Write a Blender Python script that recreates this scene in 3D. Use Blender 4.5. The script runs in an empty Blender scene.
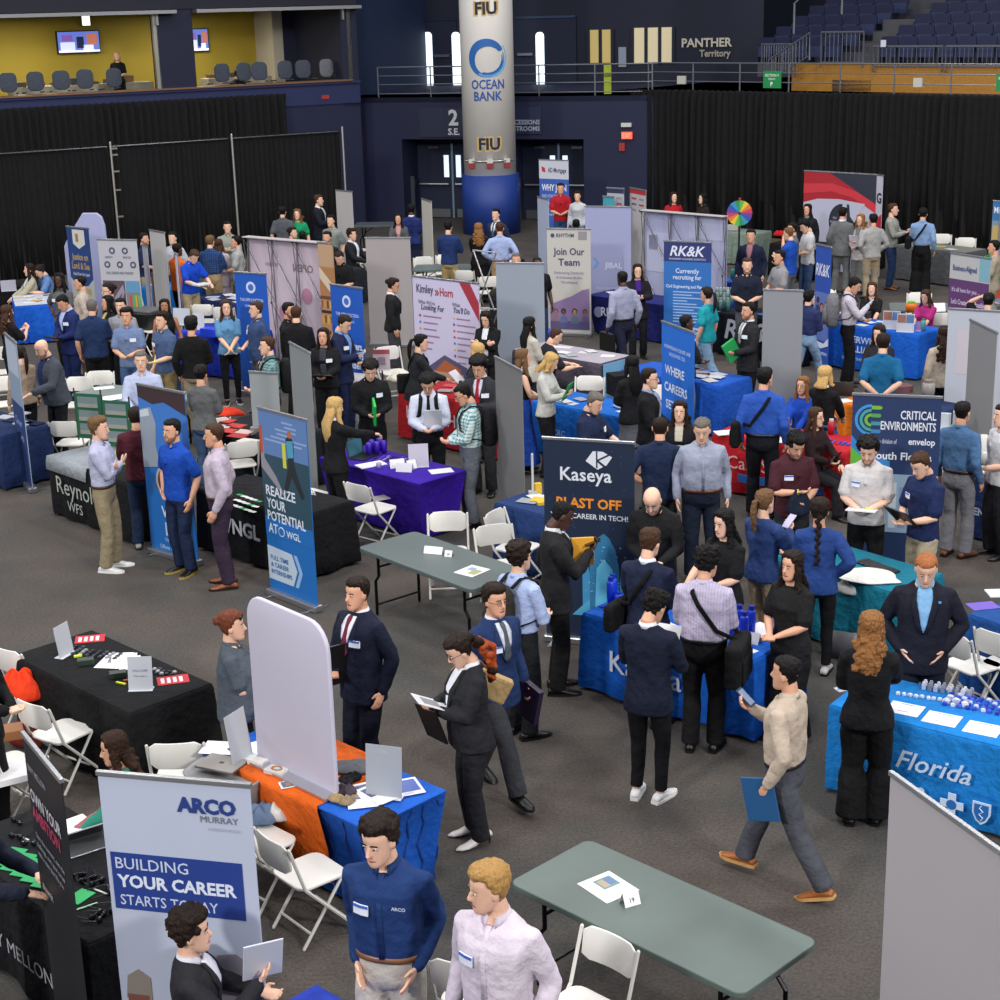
import bpy, math, random
from mathutils import Vector, Matrix
R = math.radians
SC = bpy.context.scene
COL = SC.collection
# ---------------------------------------------------------------- camera
CF, CP, CR, CH = 1627.0, 0.2949, -0.0275, 6.06
FW = Vector((0, math.cos(CP), -math.sin(CP)))
_r = Vector((1, 0, 0)); _u = _r.cross(FW)
RT = _r*math.cos(CR)+_u*math.sin(CR)
UP = _u*math.cos(CR)-_r*math.sin(CR)
cam = bpy.data.cameras.new('camera'); cam.sensor_width = 36; cam.lens = 36*CF/1000
cam.clip_start = .1; cam.clip_end = 300
camo = bpy.data.objects.new('camera', cam); COL.objects.link(camo)
camo.matrix_world = Matrix(((RT.x, UP.x, -FW.x, 0), (RT.y, UP.y, -FW.y, 0), (RT.z, UP.z, -FW.z, CH), (0, 0, 0, 1)))
SC.camera = camo
# ---------------------------------------------------------------- light
w = bpy.data.worlds.new('arena_air'); SC.world = w; w.use_nodes = True
w.node_tree.nodes['Background'].inputs[0].default_value = (.60, .66, .80, 1)
w.node_tree.nodes['Background'].inputs[1].default_value = .42
def area(loc, size, power, color=(1, .97, .93), rot=(0, 0, 0)):
    l = bpy.data.lights.new('arena_light', 'AREA'); l.shape = 'DISK'; l.size = size; l.energy = power; l.color = color
    o = bpy.data.objects.new('arena_light', l); o.location = loc; o.rotation_euler = rot; COL.objects.link(o)
for ly in (6, 16, 26, 36):
    for lx in (-9, 0, 9):
        area((lx, ly, 16), 2.0, 480)
for lx, ly, pw in ((-16, -8, 3600), (14, -8, 3600), (-24, 22, 1500), (24, 20, 1500)):
    dv = (Vector((0, 24, 0))-Vector((lx, ly, 15))).normalized()
    area((lx, ly, 15), 3, pw, rot=(-dv).to_track_quat('Z', 'Y').to_euler())
SC.view_settings.view_transform = 'Standard'
SC.view_settings.look = 'None'
SC.view_settings.exposure = 0.12
SC.view_settings.gamma = 1
SC.view_settings.use_curve_mapping = False
# ---------------------------------------------------------------- helpers
def G(px, py, z=0.0):
    d = FW + RT*((px-500)/CF) - UP*((py-500)/CF)
    t = (z-CH)/d.z
    return Vector((d.x*t, d.y*t, z))
def GD(px, py, D):
    d = FW + RT*((px-500)/CF) - UP*((py-500)/CF)
    t = D/d.y
    return Vector((d.x*t, D, CH+d.z*t))
def lin(h):
    if not isinstance(h, str): return h
    v = [int(h[i:i+2], 16)/255 for i in (0, 2, 4)]
    return tuple((c/12.92 if c <= .04045 else ((c+.055)/1.055)**2.4) for c in v)
MATS = {}
def mat(kind, col, **k):
    key = (kind, col, tuple(sorted(k.items())))
    if key in MATS: return MATS[key]
    m = bpy.data.materials.new(kind); m.use_nodes = True; MATS[key] = m
    nt = m.node_tree; b = nt.nodes['Principled BSDF']; c = lin(col)
    if kind in ('cloth', 'hair', 'leather'): f_ = .5+.5*min(1, max(c)/.09); c = tuple(x*f_ for x in c)      # dyed blacks are deeper than they read
    b.inputs['Base Color'].default_value = (*c, 1)
    if kind in ('cloth', 'drape', 'carpet', 'hair'): b.inputs['Specular IOR Level'].default_value = .22
    N = nt.nodes.new; L = nt.links.new
    rough = {'cloth': .85, 'skin': .5, 'hair': .55, 'plastic': .42, 'metal': .32, 'paper': .6, 'banner': .5, 'print': .55, 'leather': .4, 'gloss': .15, 'wall': .7, 'drape': .9, 'glow': .5, 'foil': .18, 'glass': .05, 'screen': .3, 'table': .45, 'carpet': .95, 'wood': .5}.get(kind, .6)
    b.inputs['Roughness'].default_value = rough
    if kind in ('metal', 'foil'): b.inputs['Metallic'].default_value = .75 if kind == 'metal' else .55
    if kind == 'skin':
        b.inputs['Subsurface Weight'].default_value = .08; b.inputs['Subsurface Radius'].default_value = (.01, .004, .002)
    if kind in ('glow', 'screen'):
        b.inputs['Emission Color'].default_value = (*c, 1); b.inputs['Emission Strength'].default_value = k.get('e', 1.0)
    if kind == 'glass':
        b.inputs['Transmission Weight'].default_value = .55; b.inputs['Roughness'].default_value = .15
    if kind in ('cloth', 'drape', 'hair', 'carpet', 'wall', 'banner', 'wood', 'table', 'skin'):
        tc = N('ShaderNodeTexCoord'); nz = N('ShaderNodeTexNoise')
        sc, amp = {'cloth': (14, .16), 'drape': (6, .25), 'hair': (60, .5), 'carpet': (1.3, .2), 'wall': (.8, .12), 'banner': (2, .04), 'wood': (3, .3), 'table': (9, .06), 'skin': (25, .1)}[kind]
        nz.inputs['Scale'].default_value = sc; nz.inputs['Detail'].default_value = 4
        if kind in ('wood', 'hair'):
            mp = N('ShaderNodeMapping'); L(tc.outputs['Object'], mp.inputs[0]); L(mp.outputs[0], nz.inputs['Vector'])
            mp.inputs['Scale'].default_value = (1, 8, 8) if kind == 'wood' else (1.5, 1.5, .35)
        else: L(tc.outputs['Object'], nz.inputs['Vector'])
        hs = N('ShaderNodeMix'); hs.data_type = 'RGBA'
        L(nz.outputs['Fac'], hs.inputs[0])
        hs.inputs[6].default_value = (*[x*(1-amp) for x in c], 1)
        hs.inputs[7].default_value = (*[min(1, x*(1+amp)+.004*amp) for x in c], 1)
        out = hs.outputs[2]
        if k.get('pat'):                      # woven checks
            p = k['pat']; ck = N('ShaderNodeTexWave') ; ck2 = N('ShaderNodeTexWave')
            for q, ax in ((ck, 'X'), (ck2, 'Z')):
                q.bands_direction = ax; q.inputs['Scale'].default_value = p[1]; L(tc.outputs['Object'], q.inputs['Vector'])
            ad = N('ShaderNodeMath'); ad.operation = 'ADD' if p[2] == 'plaid' else 'MAXIMUM'
            L(ck.outputs['Fac'], ad.inputs[0]); L(ck2.outputs['Fac'], ad.inputs[1])
            if p[2] == 'stripe': ad.operation = 'MULTIPLY'; nt.links.remove(ad.inputs[1].links[0]); ad.inputs[1].default_value = 1
            rp = N('ShaderNodeMapRange'); L(ad.outputs[0], rp.inputs[0]); rp.inputs[1].default_value = .6; rp.inputs[2].default_value = 1.3 if p[2] == 'plaid' else .95
            mx = N('ShaderNodeMix'); mx.data_type = 'RGBA'; L(rp.outputs[0], mx.inputs[0]); L(out, mx.inputs[6]); mx.inputs[7].default_value = (*lin(p[0]), 1)
            out = mx.outputs[2]
        L(out, b.inputs['Base Color'])
        if kind in ('cloth', 'drape', 'carpet', 'hair'):
            n2 = N('ShaderNodeTexNoise'); n2.inputs['Scale'].default_value = {'cloth': 11, 'drape': 5, 'carpet': 160, 'hair': 90}[kind]
            n2.inputs['Detail'].default_value = 3; bp = N('ShaderNodeBump')
            if kind == 'hair': L(mp.outputs[0], n2.inputs['Vector'])
            else: L(tc.outputs['Object'], n2.inputs['Vector'])
            L(n2.outputs['Fac'], bp.inputs['Height']); bp.inputs['Strength'].default_value = {'cloth': .55, 'drape': .3, 'carpet': .5, 'hair': .8}[kind]
            bp.inputs['Distance'].default_value = {'cloth': .05, 'drape': .05, 'carpet': .01, 'hair': .02}[kind]
            L(bp.outputs[0], b.inputs['Normal'])
        if kind == 'carpet':
            n3 = N('ShaderNodeTexNoise'); n3.inputs['Scale'].default_value = .55; n3.inputs['Detail'].default_value = 6; n3.inputs['Roughness'].default_value = .65
            L(tc.outputs['Object'], n3.inputs['Vector'])
            r3 = N('ShaderNodeMapRange'); L(n3.outputs['Fac'], r3.inputs[0]); r3.inputs[1].default_value = .40; r3.inputs[2].default_value = .60
            m3 = N('ShaderNodeMix'); m3.data_type = 'RGBA'; m3.blend_type = 'MIX'; L(r3.outputs[0], m3.inputs[0])
            m3.inputs[6].default_value = (*lin('484745'), 1); L(hs.outputs[2], m3.inputs[7]); 
            n4 = N('ShaderNodeTexNoise'); n4.inputs['Scale'].default_value = 38; n4.inputs['Detail'].default_value = 6; n4.inputs['Roughness'].default_value = .8; L(tc.outputs['Object'], n4.inputs['Vector'])
            m4 = N('ShaderNodeMix'); m4.data_type = 'RGBA'; m4.blend_type = 'MULTIPLY'; m4.inputs[0].default_value = .8; L(m3.outputs[2], m4.inputs[6])
            r4 = N('ShaderNodeMapRange'); L(n4.outputs['Fac'], r4.inputs[0]); r4.inputs[1].default_value = .25; r4.inputs[2].default_value = .75; r4.inputs[3].default_value = .25; r4.inputs[4].default_value = 1.75
            L(r4.outputs[0], m4.inputs[7]); L(m4.outputs[2], b.inputs['Base Color'])
    return m
class MB:
    def __init__(s): s.v = []; s.f = []
    def add(s, vs, fs):
        n = len(s.v); s.v += [tuple(v) for v in vs]; s.f += [tuple(i+n for i in f) for f in fs]
    def box(s, x0, x1, y0, y1, z0, z1, T=None):
        vs = [Vector((x, y, z)) for x in (x0, x1) for y in (y0, y1) for z in (z0, z1)]
        if T: vs = [T @ v for v in vs]
        s.add(vs, [(0, 1, 3, 2), (4, 6, 7, 5), (0, 4, 5, 1), (2, 3, 7, 6), (0, 2, 6, 4), (1, 5, 7, 3)])
        return s
    def rings(s, rs, cap=True, closed=False):
        n = len(rs[0]); vs = [p for r in rs for p in r]; fs = []
        for i in range(len(rs)-1):
            for j in range(n): k = (j+1) % n; fs.append((i*n+j, i*n+k, (i+1)*n+k, (i+1)*n+j))
        if cap: fs += [tuple(range(n))[::-1], tuple((len(rs)-1)*n+j for j in range(n))]
        s.add(vs, fs); return s
    def tube(s, pts, rad, n=8, side=None, rnd=True):
        pts = [Vector(p) for p in pts]; rs = []
        if not isinstance(rad, list): rad = [rad]*len(pts)
        rad = [(r, r) if not isinstance(r, tuple) else r for r in rad]
        if rnd:
            d0 = (pts[0]-pts[1]).normalized(); d1 = (pts[-1]-pts[-2]).normalized(); a, b = rad[0], rad[-1]
            pts = [pts[0]+d0*a[1]*.75] + pts + [pts[-1]+d1*b[1]*.75]
            rad = [(a[0]*.45, a[1]*.45)] + rad + [(b[0]*.45, b[1]*.45)]
        u = None
        for i, p in enumerate(pts):
            t = (pts[min(i+1, len(pts)-1)]-pts[max(i-1, 0)]).normalized()
            if u is None:
                u = Vector(side) if side else (Vector((1, 0, 0)) if abs(t.x) < .8 else Vector((0, 1, 0)))
            u = (u - t*u.dot(t)); u = u.normalized() if u.length > 1e-6 else t.orthogonal().normalized()
            w_ = t.cross(u)
            rs.append([p+u*(rad[i][0]*math.cos(2*math.pi*j/n))+w_*(rad[i][1]*math.sin(2*math.pi*j/n)) for j in range(n)])
        return s.rings(rs)
    def ball(s, c, r, n=10, m=6, T=None):
        if not isinstance(r, tuple): r = (r, r, r)
        rs = []
        for i in range(1, m):
            a = math.pi*i/m
            rs.append([Vector((c[0]+r[0]*math.sin(a)*math.cos(2*math.pi*j/n), c[1]+r[1]*math.sin(a)*math.sin(2*math.pi*j/n), c[2]-r[2]*math.cos(a))) for j in range(n)])
        if T: rs = [[T @ p for p in q] for q in rs]
        return s.rings(rs)
    def prism(s, poly, z0, z1, T=None):   # poly in xy (ccw)
        n = len(poly); vs = [Vector((p[0], p[1], z0)) for p in poly]+[Vector((p[0], p[1], z1)) for p in poly]
        if T: vs = [T @ v for v in vs]
        s.add(vs, [tuple(range(n))[::-1], tuple(range(n, 2*n))]+[(i, (i+1) % n, n+(i+1) % n, n+i) for i in range(n)])
        return s
    def board(s, poly, y0, y1, T=None):   # poly in xz, thickness along y
        n = len(poly); vs = [Vector((p[0], y0, p[1])) for p in poly]+[Vector((p[0], y1, p[1])) for p in poly]
        if T: vs = [T @ v for v in vs]
        s.add(vs, [tuple(range(n)), tuple(range(n, 2*n))[::-1]]+[(i, n+i, n+(i+1) % n, (i+1) % n) for i in range(n)])
        return s
    def build(s, name, m, parent=None, smooth=False, mods=None, T=None):
        me = bpy.data.meshes.new(name)
        me.from_pydata([tuple(T @ Vector(v)) for v in s.v] if T else s.v, [], s.f); me.materials.append(m)
        if smooth: me.polygons.foreach_set('use_smooth', [True]*len(me.polygons))
        o = bpy.data.objects.new(name, me); COL.objects.link(o); o.parent = parent
        for t, kw in (mods or []):
            q = o.modifiers.new(t.lower(), t)
            for a, b in kw.items(): setattr(q, a, b)
        return o
BEV = lambda w_=.01, n=2: [('BEVEL', dict(width=w_, segments=n, limit_method='ANGLE'))]
def tag(o, label, cat, group=None):
    o['label'] = label; o['category'] = cat
    if group: o['group'] = group
    return o
def struct(o): o['kind'] = 'structure'; return o
def thing(name, label, cat, loc=(0, 0, 0), rz=0, group=None):
    o = bpy.data.objects.new(name, None); COL.objects.link(o); o.empty_display_size = .1
    o.location = loc; o.rotation_euler = (0, 0, rz); return tag(o, label, cat, group)
KIDS = {}
def copy_tree(o, par=None):
    c = o.copy(); COL.objects.link(c); c.parent = par
    for ch in [q for q in o.children]: copy_tree(ch, c)
    return c
def rrect(w_, d, r, n=4, x=0, y=0):
    P = []
    for cx, cy, a0 in ((w_/2-r, d/2-r, 0), (-w_/2+r, d/2-r, 90), (-w_/2+r, -d/2+r, 180), (w_/2-r, -d/2+r, 270)):
        for i in range(n+1):
            a = R(a0+90*i/n); P.append((x+cx+r*math.cos(a), y+cy+r*math.sin(a)))
    return P
def text_mesh(s, bold=0.0, shear=0.0, res=3):
    cu = bpy.data.curves.new('lettering', 'FONT'); cu.body = s; cu.resolution_u = res; cu.offset = bold; cu.shear = shear
    cu.align_x = 'LEFT'; cu.extrude = 0; cu.space_line = 1.0
    o = bpy.data.objects.new('lettering', cu)
    me = bpy.data.meshes.new_from_object(o); bpy.data.objects.remove(o); bpy.data.curves.remove(cu)
    return me
TXT = {}
def letters(mb, s, x, z, h, y=-.006, bold=.012, shear=0, maxw=None, align='l', T=None, res=2, wrap=None, flip=False):
    """adds raised lettering to a MB in the local xz plane, cap height h, z = baseline"""
    key = (s, bold, shear, res)
    if key not in TXT: 
        me = text_mesh(s, bold, shear, res); TXT[key] = ([tuple(v.co) for v in me.vertices], [tuple(p.vertices) for p in me.polygons])
    vs, fs = TXT[key]
    if not vs: return
    x0 = min(v[0] for v in vs); x1 = max(v[0] for v in vs); k = h/.70; sx = k
    if maxw and (x1-x0)*k > maxw: sx = maxw/(x1-x0); k = sx if maxw < 0 else k
    wd = (x1-x0)*sx; ox = x - (wd/2 if align == 'c' else wd if align == 'r' else 0)
    out = []
    for v in vs:
        px = (v[0]-x0)*sx; px = wd-px if flip else px
        p = Vector((ox+px, y, z+v[1]*k)); out.append(p)
    if wrap: out = [wrap(p) for p in out]
    if T: out = [T @ p for p in out]
    mb.add(out, fs)

# ---------------------------------------------------------------- footprints, so that nothing stands inside anything else
RECTS, SEGS, SPOTS = [], [], []
def proj(p):
    d = p-Vector((0, 0, CH)); z = d.dot(FW); return 500+CF*d.dot(RT)/z, 500-CF*d.dot(UP)/z
def clash(p, r, sitting=False, pr=.36):
    c = 0
    for Fi, W, D in RECTS:
        q = Fi @ Vector((p.x, p.y, 0)); dx = max(-q.x, 0, q.x-W); dy = max(-q.y, 0, q.y-D)
        if dx == 0 and dy == 0: c += r+min(q.x, W-q.x, q.y, D-q.y)
        else: c += max(0, r-math.hypot(dx, dy))
    for a, b in SEGS:
        d = b-a; t = max(0, min(1, (p-a).dot(d)/d.length_squared)); c += max(0, r+.04-(p-a-d*t).length)
    for s, sr in SPOTS: c += max(0, min(pr, r+sr)-(Vector((p.x, p.y))-s).length)
    return c
def settle(loc, r, z, lim=12, pr=.36, fwd=None):
    """nearest free spot on the floor whose picture position hardly moves"""
    p0 = Vector((loc.x, loc.y)); D = p0.length; e = p0/D; s = Vector((-e.y, e.x)); x0, y0 = proj(Vector((*p0, z))); best = None
    for i in range(-24, 25):
        for j in range(-5, 6):
            q = p0+e*(i*.06)+s*(j*.05); x, y = proj(Vector((*q, z))); px = math.hypot(x-x0, y-y0)
            if px > lim: continue
            c = px+260*clash(q, r, pr=pr)
            if fwd is not None:
                for m_ in (.22, .42): c += 160*clash(q+fwd*m_, .12, pr=.1)
            if best is None or c < best[0]: best = (c, q)
    SPOTS.append((best[1], r)); return Vector((best[1].x, best[1].y, loc.z))
# ---------------------------------------------------------------- people
SKIN = ['e2b59b', 'c8967a', 'a87252', '7a4e36', '4a2e22', 'd6a184']
HR = {'k': '15110f', 'b': '2c1d15', 'm': '4a3020', 'l': '6f5236', 'y': 'c9a468', 'g': '6b6560', 'r': '6e3a26', 'o': '8f6238', 'G': 'a8683f', 'B': 'b08850', 'n': '3a2418'}
HEADR = [(-.118, .014, .072, .040), (-.108, .034, .086, .012), (-.088, .050, .091, -.022), (-.058, .061, .089, -.055), (-.022, .070, .087, -.080), (.02, .0755, .086, -.095), (.055, .0765, .088, -.100), (.084, .069, .077, -.092), (.105, .050, .052, -.070), (.1175, .022, .020, -.038)]
def head_rings(n=18, off=0.0, fn=None):
    rs = []
    for (z, w_, f, b) in (HEADR if n < 25 else sorted(HEADR+[(-.072, .056, .090, -.040), (-.040, .066, .088, -.069), (.0, .073, .0865, -.088), (.038, .076, .087, -.098), (.07, .073, .083, -.096), (.095, .060, .065, -.081)])):
        yc = (f+b)/2; d = (f-b)/2; r = []
        for j in range(n):
            a = 2*math.pi*j/n; ca, sa = math.cos(a), math.sin(a)
            o = off if fn is None else fn(w_*ca, yc+d*sa, z)
            zz = z + o*(z/.118)*.9 if abs(z) > .08 else z
            r.append(Vector(((w_+o)*ca, yc+(d+o)*sa, zz)))
        rs.append(r)
    return rs
def sell(hw, hd, y0, z, n=20, e=2.4):
    r = []
    for j in range(n):
        a = 2*math.pi*j/n; c, s_ = math.cos(a), math.sin(a)
        r.append(Vector((hw*math.copysign(abs(c)**(2/e), c), y0+hd*math.copysign(abs(s_)**(2/e), s_), z)))
    return r
def torso_prof(fem, fat):
    if fem: P = [(.78, .172, .115, -.01), (.86, .178, .118, -.012), (.94, .168, .110, -.005), (1.06, .130, .088, 0), (1.16, .138, .098, .004), (1.26, .152, .122, .016), (1.34, .152, .105, .008), (1.40, .138, .082, -.004), (1.44, .100, .064, -.012), (1.475, .062, .052, -.015)]
    else: P = [(.78, .160, .110, -.005), (.86, .166, .113, -.005), (.94, .160, .108, 0), (1.06, .150, .100, 0), (1.16, .158, .106, .002), (1.26, .174, .118, .006), (1.34, .178, .114, .004), (1.40, .158, .092, -.004), (1.44, .115, .070, -.012), (1.475, .070, .056, -.015)]
    o = []
    for z, a, b, y in P:
        g = math.exp(-((z-1.06)/.22)**2)*fat
        o.append((z, a+g*.055+fat*.008, b+g*.075+fat*.006, y+g*.045))
    return o
def interp(P, z):
    if z <= P[0][0]: return P[0][1:]
    for a, b in zip(P, P[1:]):
        if z <= b[0]:
            t = (z-a[0])/(b[0]-a[0]); return tuple(a[i]*(1-t)+b[i]*t for i in (1, 2, 3))
    return P[-1][1:]
POSES = {  # wrist (x outward, y forward, dz below shoulder), elbow pole, palm normal, curl
 'down': ((.25, .03, -.52), (.3, -1, 0), (-1, 0, 0), .5), 'walkf': ((.20, .26, -.44), (.2, -1, 0), (-1, 0, 0), .6), 'walkb': ((.24, -.20, -.47), (.2, -1, 0), (-1, 0, 0), .6),
 'pocket': ((.16, .07, -.455), (.9, -.7, 0), (-1, 0, .2), .3), 'pocketed': ((.150, .055, -.475), (.35, -1, 0), (-1, 0, .2), .3), 'chest': ((.05, .27, -.25), (.8, -.5, -.6), (-.3, .2, .9), .9),
 'phone': ((.07, .29, -.13), (.7, -.3, -.9), (-.2, -.5, .8), 1.0), 'low': ((.04, .24, -.36), (.9, -.6, -.4), (-.2, .1, .9), .9), 'hips': ((.17, .03, -.40), (1, -.8, 0), (-1, 0, 0), .5),
 'cross': ((-.07, .19, -.20), (1, -.3, -.5), (0, -1, .2), .3), 'back': ((.03, -.17, -.42), (1, -.6, 0), (0, -1, 0), .6), 'table': ((.13, .38, -.34), (.7, -.8, -.3), (0, 0, -1), .25),
 'point': ((.12, .48, -.18), (.5, -.5, -1), (0, 0, -1), .8), 'clasp': ((.01, .22, -.44), (1, -.5, 0), (-.8, 0, .3), .5), 'face': ((.04, .20, .02), (.8, .1, -1), (-.4, -.9, 0), .6),
 'head': ((.13, .05, .26), (1, .3, -.4), (-1, 0, 0), .3), 'lap': ((.08, .34, -.40), (.8, -.6, 0), (0, 0, -1), .3), 'up': ((.16, .36, -.05), (.8, -.4, -.8), (-.3, -.6, .6), .9), 'out': ((.20, .34, -.33), (.5, -1, 0), (-.5, 0, .8), .8)}
def ik(S, W, pole, a, b):
    d = W-S; L = d.length
    if L > (a+b)*.995: W = S+d*((a+b)*.995/L); d = W-S; L = d.length
    if L < abs(a-b)+.02: L = abs(a-b)+.02
    t = d.normalized(); x = (a*a-b*b+L*L)/(2*L); h = math.sqrt(max(a*a-x*x, 0))
    p = pole-t*pole.dot(t); p = p.normalized() if p.length > 1e-5 else t.orthogonal().normalized()
    return S+t*x+p*h, W
def hand(mb, W, d, nrm, side, curl, near):
    d = d.normalized(); nrm = (nrm-d*nrm.dot(d)); nrm = nrm.normalized() if nrm.length > 1e-4 else d.orthogonal().normalized()
    s = d.cross(nrm).normalized()*side      # towards the thumb
    K = W+d*.085+nrm*.004
    mb.tube([W-d*.02, W+d*.015, W+d*.05, K], [(.027, .020), (.031, .018), (.040, .017), (.040, .014)], n=8, side=tuple(s))
    if not near: 
        q = K+d*.03+nrm*.012*curl*2; mb.tube([K-d*.01, q, q+(d*(1-curl*.8)+nrm*curl).normalized()*.035], [(.036, .012), (.033, .011), (.028, .010)], n=6, side=tuple(s))
        mb.tube([W+s*.025+d*.02, W+s*.05+d*.05+nrm*.012, W+s*.05+d*.08+nrm*.02], [.012, .011, .009], n=6)
        return
    for i, (o, ln) in enumerate(((.030, .072), (.0105, .080), (-.0095, .075), (-.029, .058))):
        a = K+s*o-d*.012; dd = (d+s*o*1.6).normalized(); pts = [a]; ang = 0
        for q, fr in ((.2, .45), (.9, .3), (1.5, .27)):
            ang = curl*q*1.0; dr = dd*math.cos(ang)+nrm*math.sin(ang); pts.append(pts[-1]+dr*ln*fr)
        mb.tube(pts, [.0098, .0092, .0085, .0072], n=6)
    a = W+d*.02+s*.022; mb.tube([a, a+(d*.5+s*.8+nrm*.25).normalized()*.035, a+(d*.5+s*.8+nrm*.25).normalized()*.035+(d*.9+s*.15+nrm*.4).normalized()*.035], [.014, .0115, .0085], n=6)
PN = [0]
def person(hx, hy, H, face, top, tc, bot, bc, hair, hc, sk, pose, label, sit=0, lean=0, fat=0.0, stance=0, look=0, nod=0, tie=None, inner='d8dce4', shoe='151515', tagc=None, glasses=0, beard=0, belt=None, pat=None, ft=0, band=None, dx=None, seatz=.47, wide=0, sole=None, hold=None, pole=None, dens=None):
    PN[0] += 1; rnd = random.Random(PN[0])
    fem = hair in ('long', 'pony', 'bun', 'braid', 'wavy', 'bob') or ft; k = H/1.727
    Lp, Rp = (pose, pose) if isinstance(pose, str) else pose
    dz = (seatz-.86*k+.07)/k if sit else 0            # upper body drop when seated
    prof = torso_prof(fem, fat)
    piv = Vector((0, 0, .92+dz)); TL = Matrix.Translation(piv) @ Matrix.Rotation(-R(lean), 4, 'X') @ Matrix.Translation(-piv) @ Matrix.Translation((0, 0, dz))
    neck = Vector((0, -.015, 1.48))
    HT = TL @ Matrix.Translation(neck) @ Matrix.Rotation(R(look), 4, 'Z') @ Matrix.Rotation(-R(nod), 4, 'X') @ Matrix.Translation(-neck) @ Matrix.Translation((0, .013, 1.607))
    topz = (HT @ Vector((0, -.01, .118+{'curly': .034, 'afro': .036, 'mop': .028, 'bald': .0, 'buzz': .005}.get(hair, .016)))); topz.z
    loc0 = G(hx, hy, topz.z*k)
    az = math.atan2(-loc0.x, -loc0.y)      # direction towards the camera, as rotation from +Y (cw)
    rz = -az - R(face) if False else -(az) + R(face)
    # local +Y -> towards camera when face = 0
    M = Matrix.Rotation(rz, 4, 'Z')
    off = M @ Vector((topz.x*k, topz.y*k, 0))
    loc = Vector((loc0.x-off.x, loc0.y-off.y, 0)); loc = settle(loc, .18+fat*.05, 1.6, (16 if sit else 9) if loc.length > 14 else 7, .44, (M.to_3x3() @ Vector((0, 1, 0))).xy if sit else None)
    D = loc.length
    near = D < 17; mid = D < 27
    T0 = thing('person', label, 'person', loc, rz, 'people at the career fair'); T0.scale = (k, k, k)
    skin = mat('skin', SKIN[sk]); FT = .012 if not fem else .009
    shw = .178 if not fem else .158
    ua, fa = (.285, .255) if not fem else (.27, .24)
    body = MB(); n = 16
    # head and neck as one loft
    hr = [[HT @ p for p in r] for r in head_rings(18)]
    body.rings(hr)
    body.tube([TL @ Vector((0, -.02, 1.40)), TL @ Vector((0, -.018, 1.50)), HT @ Vector((0, -.022, -.06))], [(.07, .06), (.054, .055), (.052, .055)], n=12)
    body.tube([HT @ Vector(p) for p in ((0, .080, .026), (0, .095, -.004), (0, .104, -.022), (0, .088, -.038))], [.007, .010, .0135, .008], n=7)
    for s in (-1, 1): body.ball((s*.077, -.008, -.002), (.010, .019, .031), 8, 6, T=HT)
    body.rings([[TL @ p for p in sell(a*.86, b*.84, y, z, 14)] for z, a, b, y in prof if z > .9])
    # arms
    arms = []
    for s, ps in ((-1, Lp), (1, Rp)):
        custom = isinstance(ps, tuple); w_, pl, nr, cu = ps if custom else POSES[ps]
        S = TL @ Vector((s*shw, -.008, 1.375)); 
        Wt = Vector((s*w_[0], w_[1], 1.405+w_[2]+dz))
        if lean and ps not in ('table', 'lap'): Wt = TL @ Vector((s*w_[0], w_[1], 1.405+w_[2]))
        elif lean: Wt = Wt+Vector((0, (S.y)*.8, 0)); Wt.z = max(Wt.z, .80/k)
        E, W = ik(S, Wt, Vector((s*pl[0], pl[1], pl[2])), ua, fa)
        arms.append((s, S, E, W, ps))
        body.tube([S, S.lerp(E, .5), E, E.lerp(W, .3), E.lerp(W, .7), W], [.047, .043, .037, .040, .032, (.027, .022)], n=10)
        hand(body, W, (W-E), Vector((s*nr[0], nr[1], nr[2])), s, cu, near)
    # legs
    hipz = .88+dz; legs = []
    for s in (-1, 1):
        Hj = Vector((s*.092, -.005, hipz))
        if sit: A = Vector((s*.11, .44+rnd.uniform(-.05, .08), .075)); pl = Vector((0, 1, .6))
        elif stance == 'walk': A = Vector((s*.07, .34*s, .085 if s > 0 else .12)); pl = Vector((0, 1, 0))
        elif stance == 'step': A = Vector((s*.08, .14*s, .08)); pl = Vector((0, 1, 0))
        else: A = Vector((s*(.10+wide), rnd.uniform(-.05, .05), .08)); pl = Vector((s*.1, 1, 0))
        Kn, A = ik(Hj, A, pl, .412, .394); legs.append((s, Hj, Kn, A))
        body.tube([Hj, Hj.lerp(Kn, .5), Kn, Kn.lerp(A, .3), A], [.070, .060, .046, .046, .032], n=10)
    bm_mods = None
    if near: bm_mods = [('REMESH', dict(mode='VOXEL', voxel_size=.0068, use_smooth_shade=True)), ('SMOOTH', dict(factor=.5, iterations=1))]
    body.build('body', skin, T0, True, bm_mods)
    # ---- face details
    if mid and abs(((face+look+180) % 360)-180) < 125:
        for s in (-1, 1):
            e = MB().ball((s*.031, .0795, .012), (.0115, .007, .0058), 8, 6, T=HT).build('eye', mat('plastic', 'c9c4be'), T0, True)
            if near: MB().ball((s*.031, .0855, .012), (.0068, .0035, .0058), 8, 6, T=HT).build('iris', mat('gloss', '241710'), e, True)
            MB().tube([HT @ Vector((s*.047, .077, .029)), HT @ Vector((s*.031, .087, .034)), HT @ Vector((s*.015, .088, .030))], [(.003, .004)]*3, n=5).build('eyebrow', mat('hair', HR[hc]), T0, True)
        MB().tube([HT @ Vector(q) for q in ((-.024, .081, -.063), (0, .090, -.061), (.024, .081, -.063))], [.0035, .0065, .0035], n=6).build('lips', mat('skin', 'a85a50' if sk < 3 else '6e3c34'), T0, True)
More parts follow.
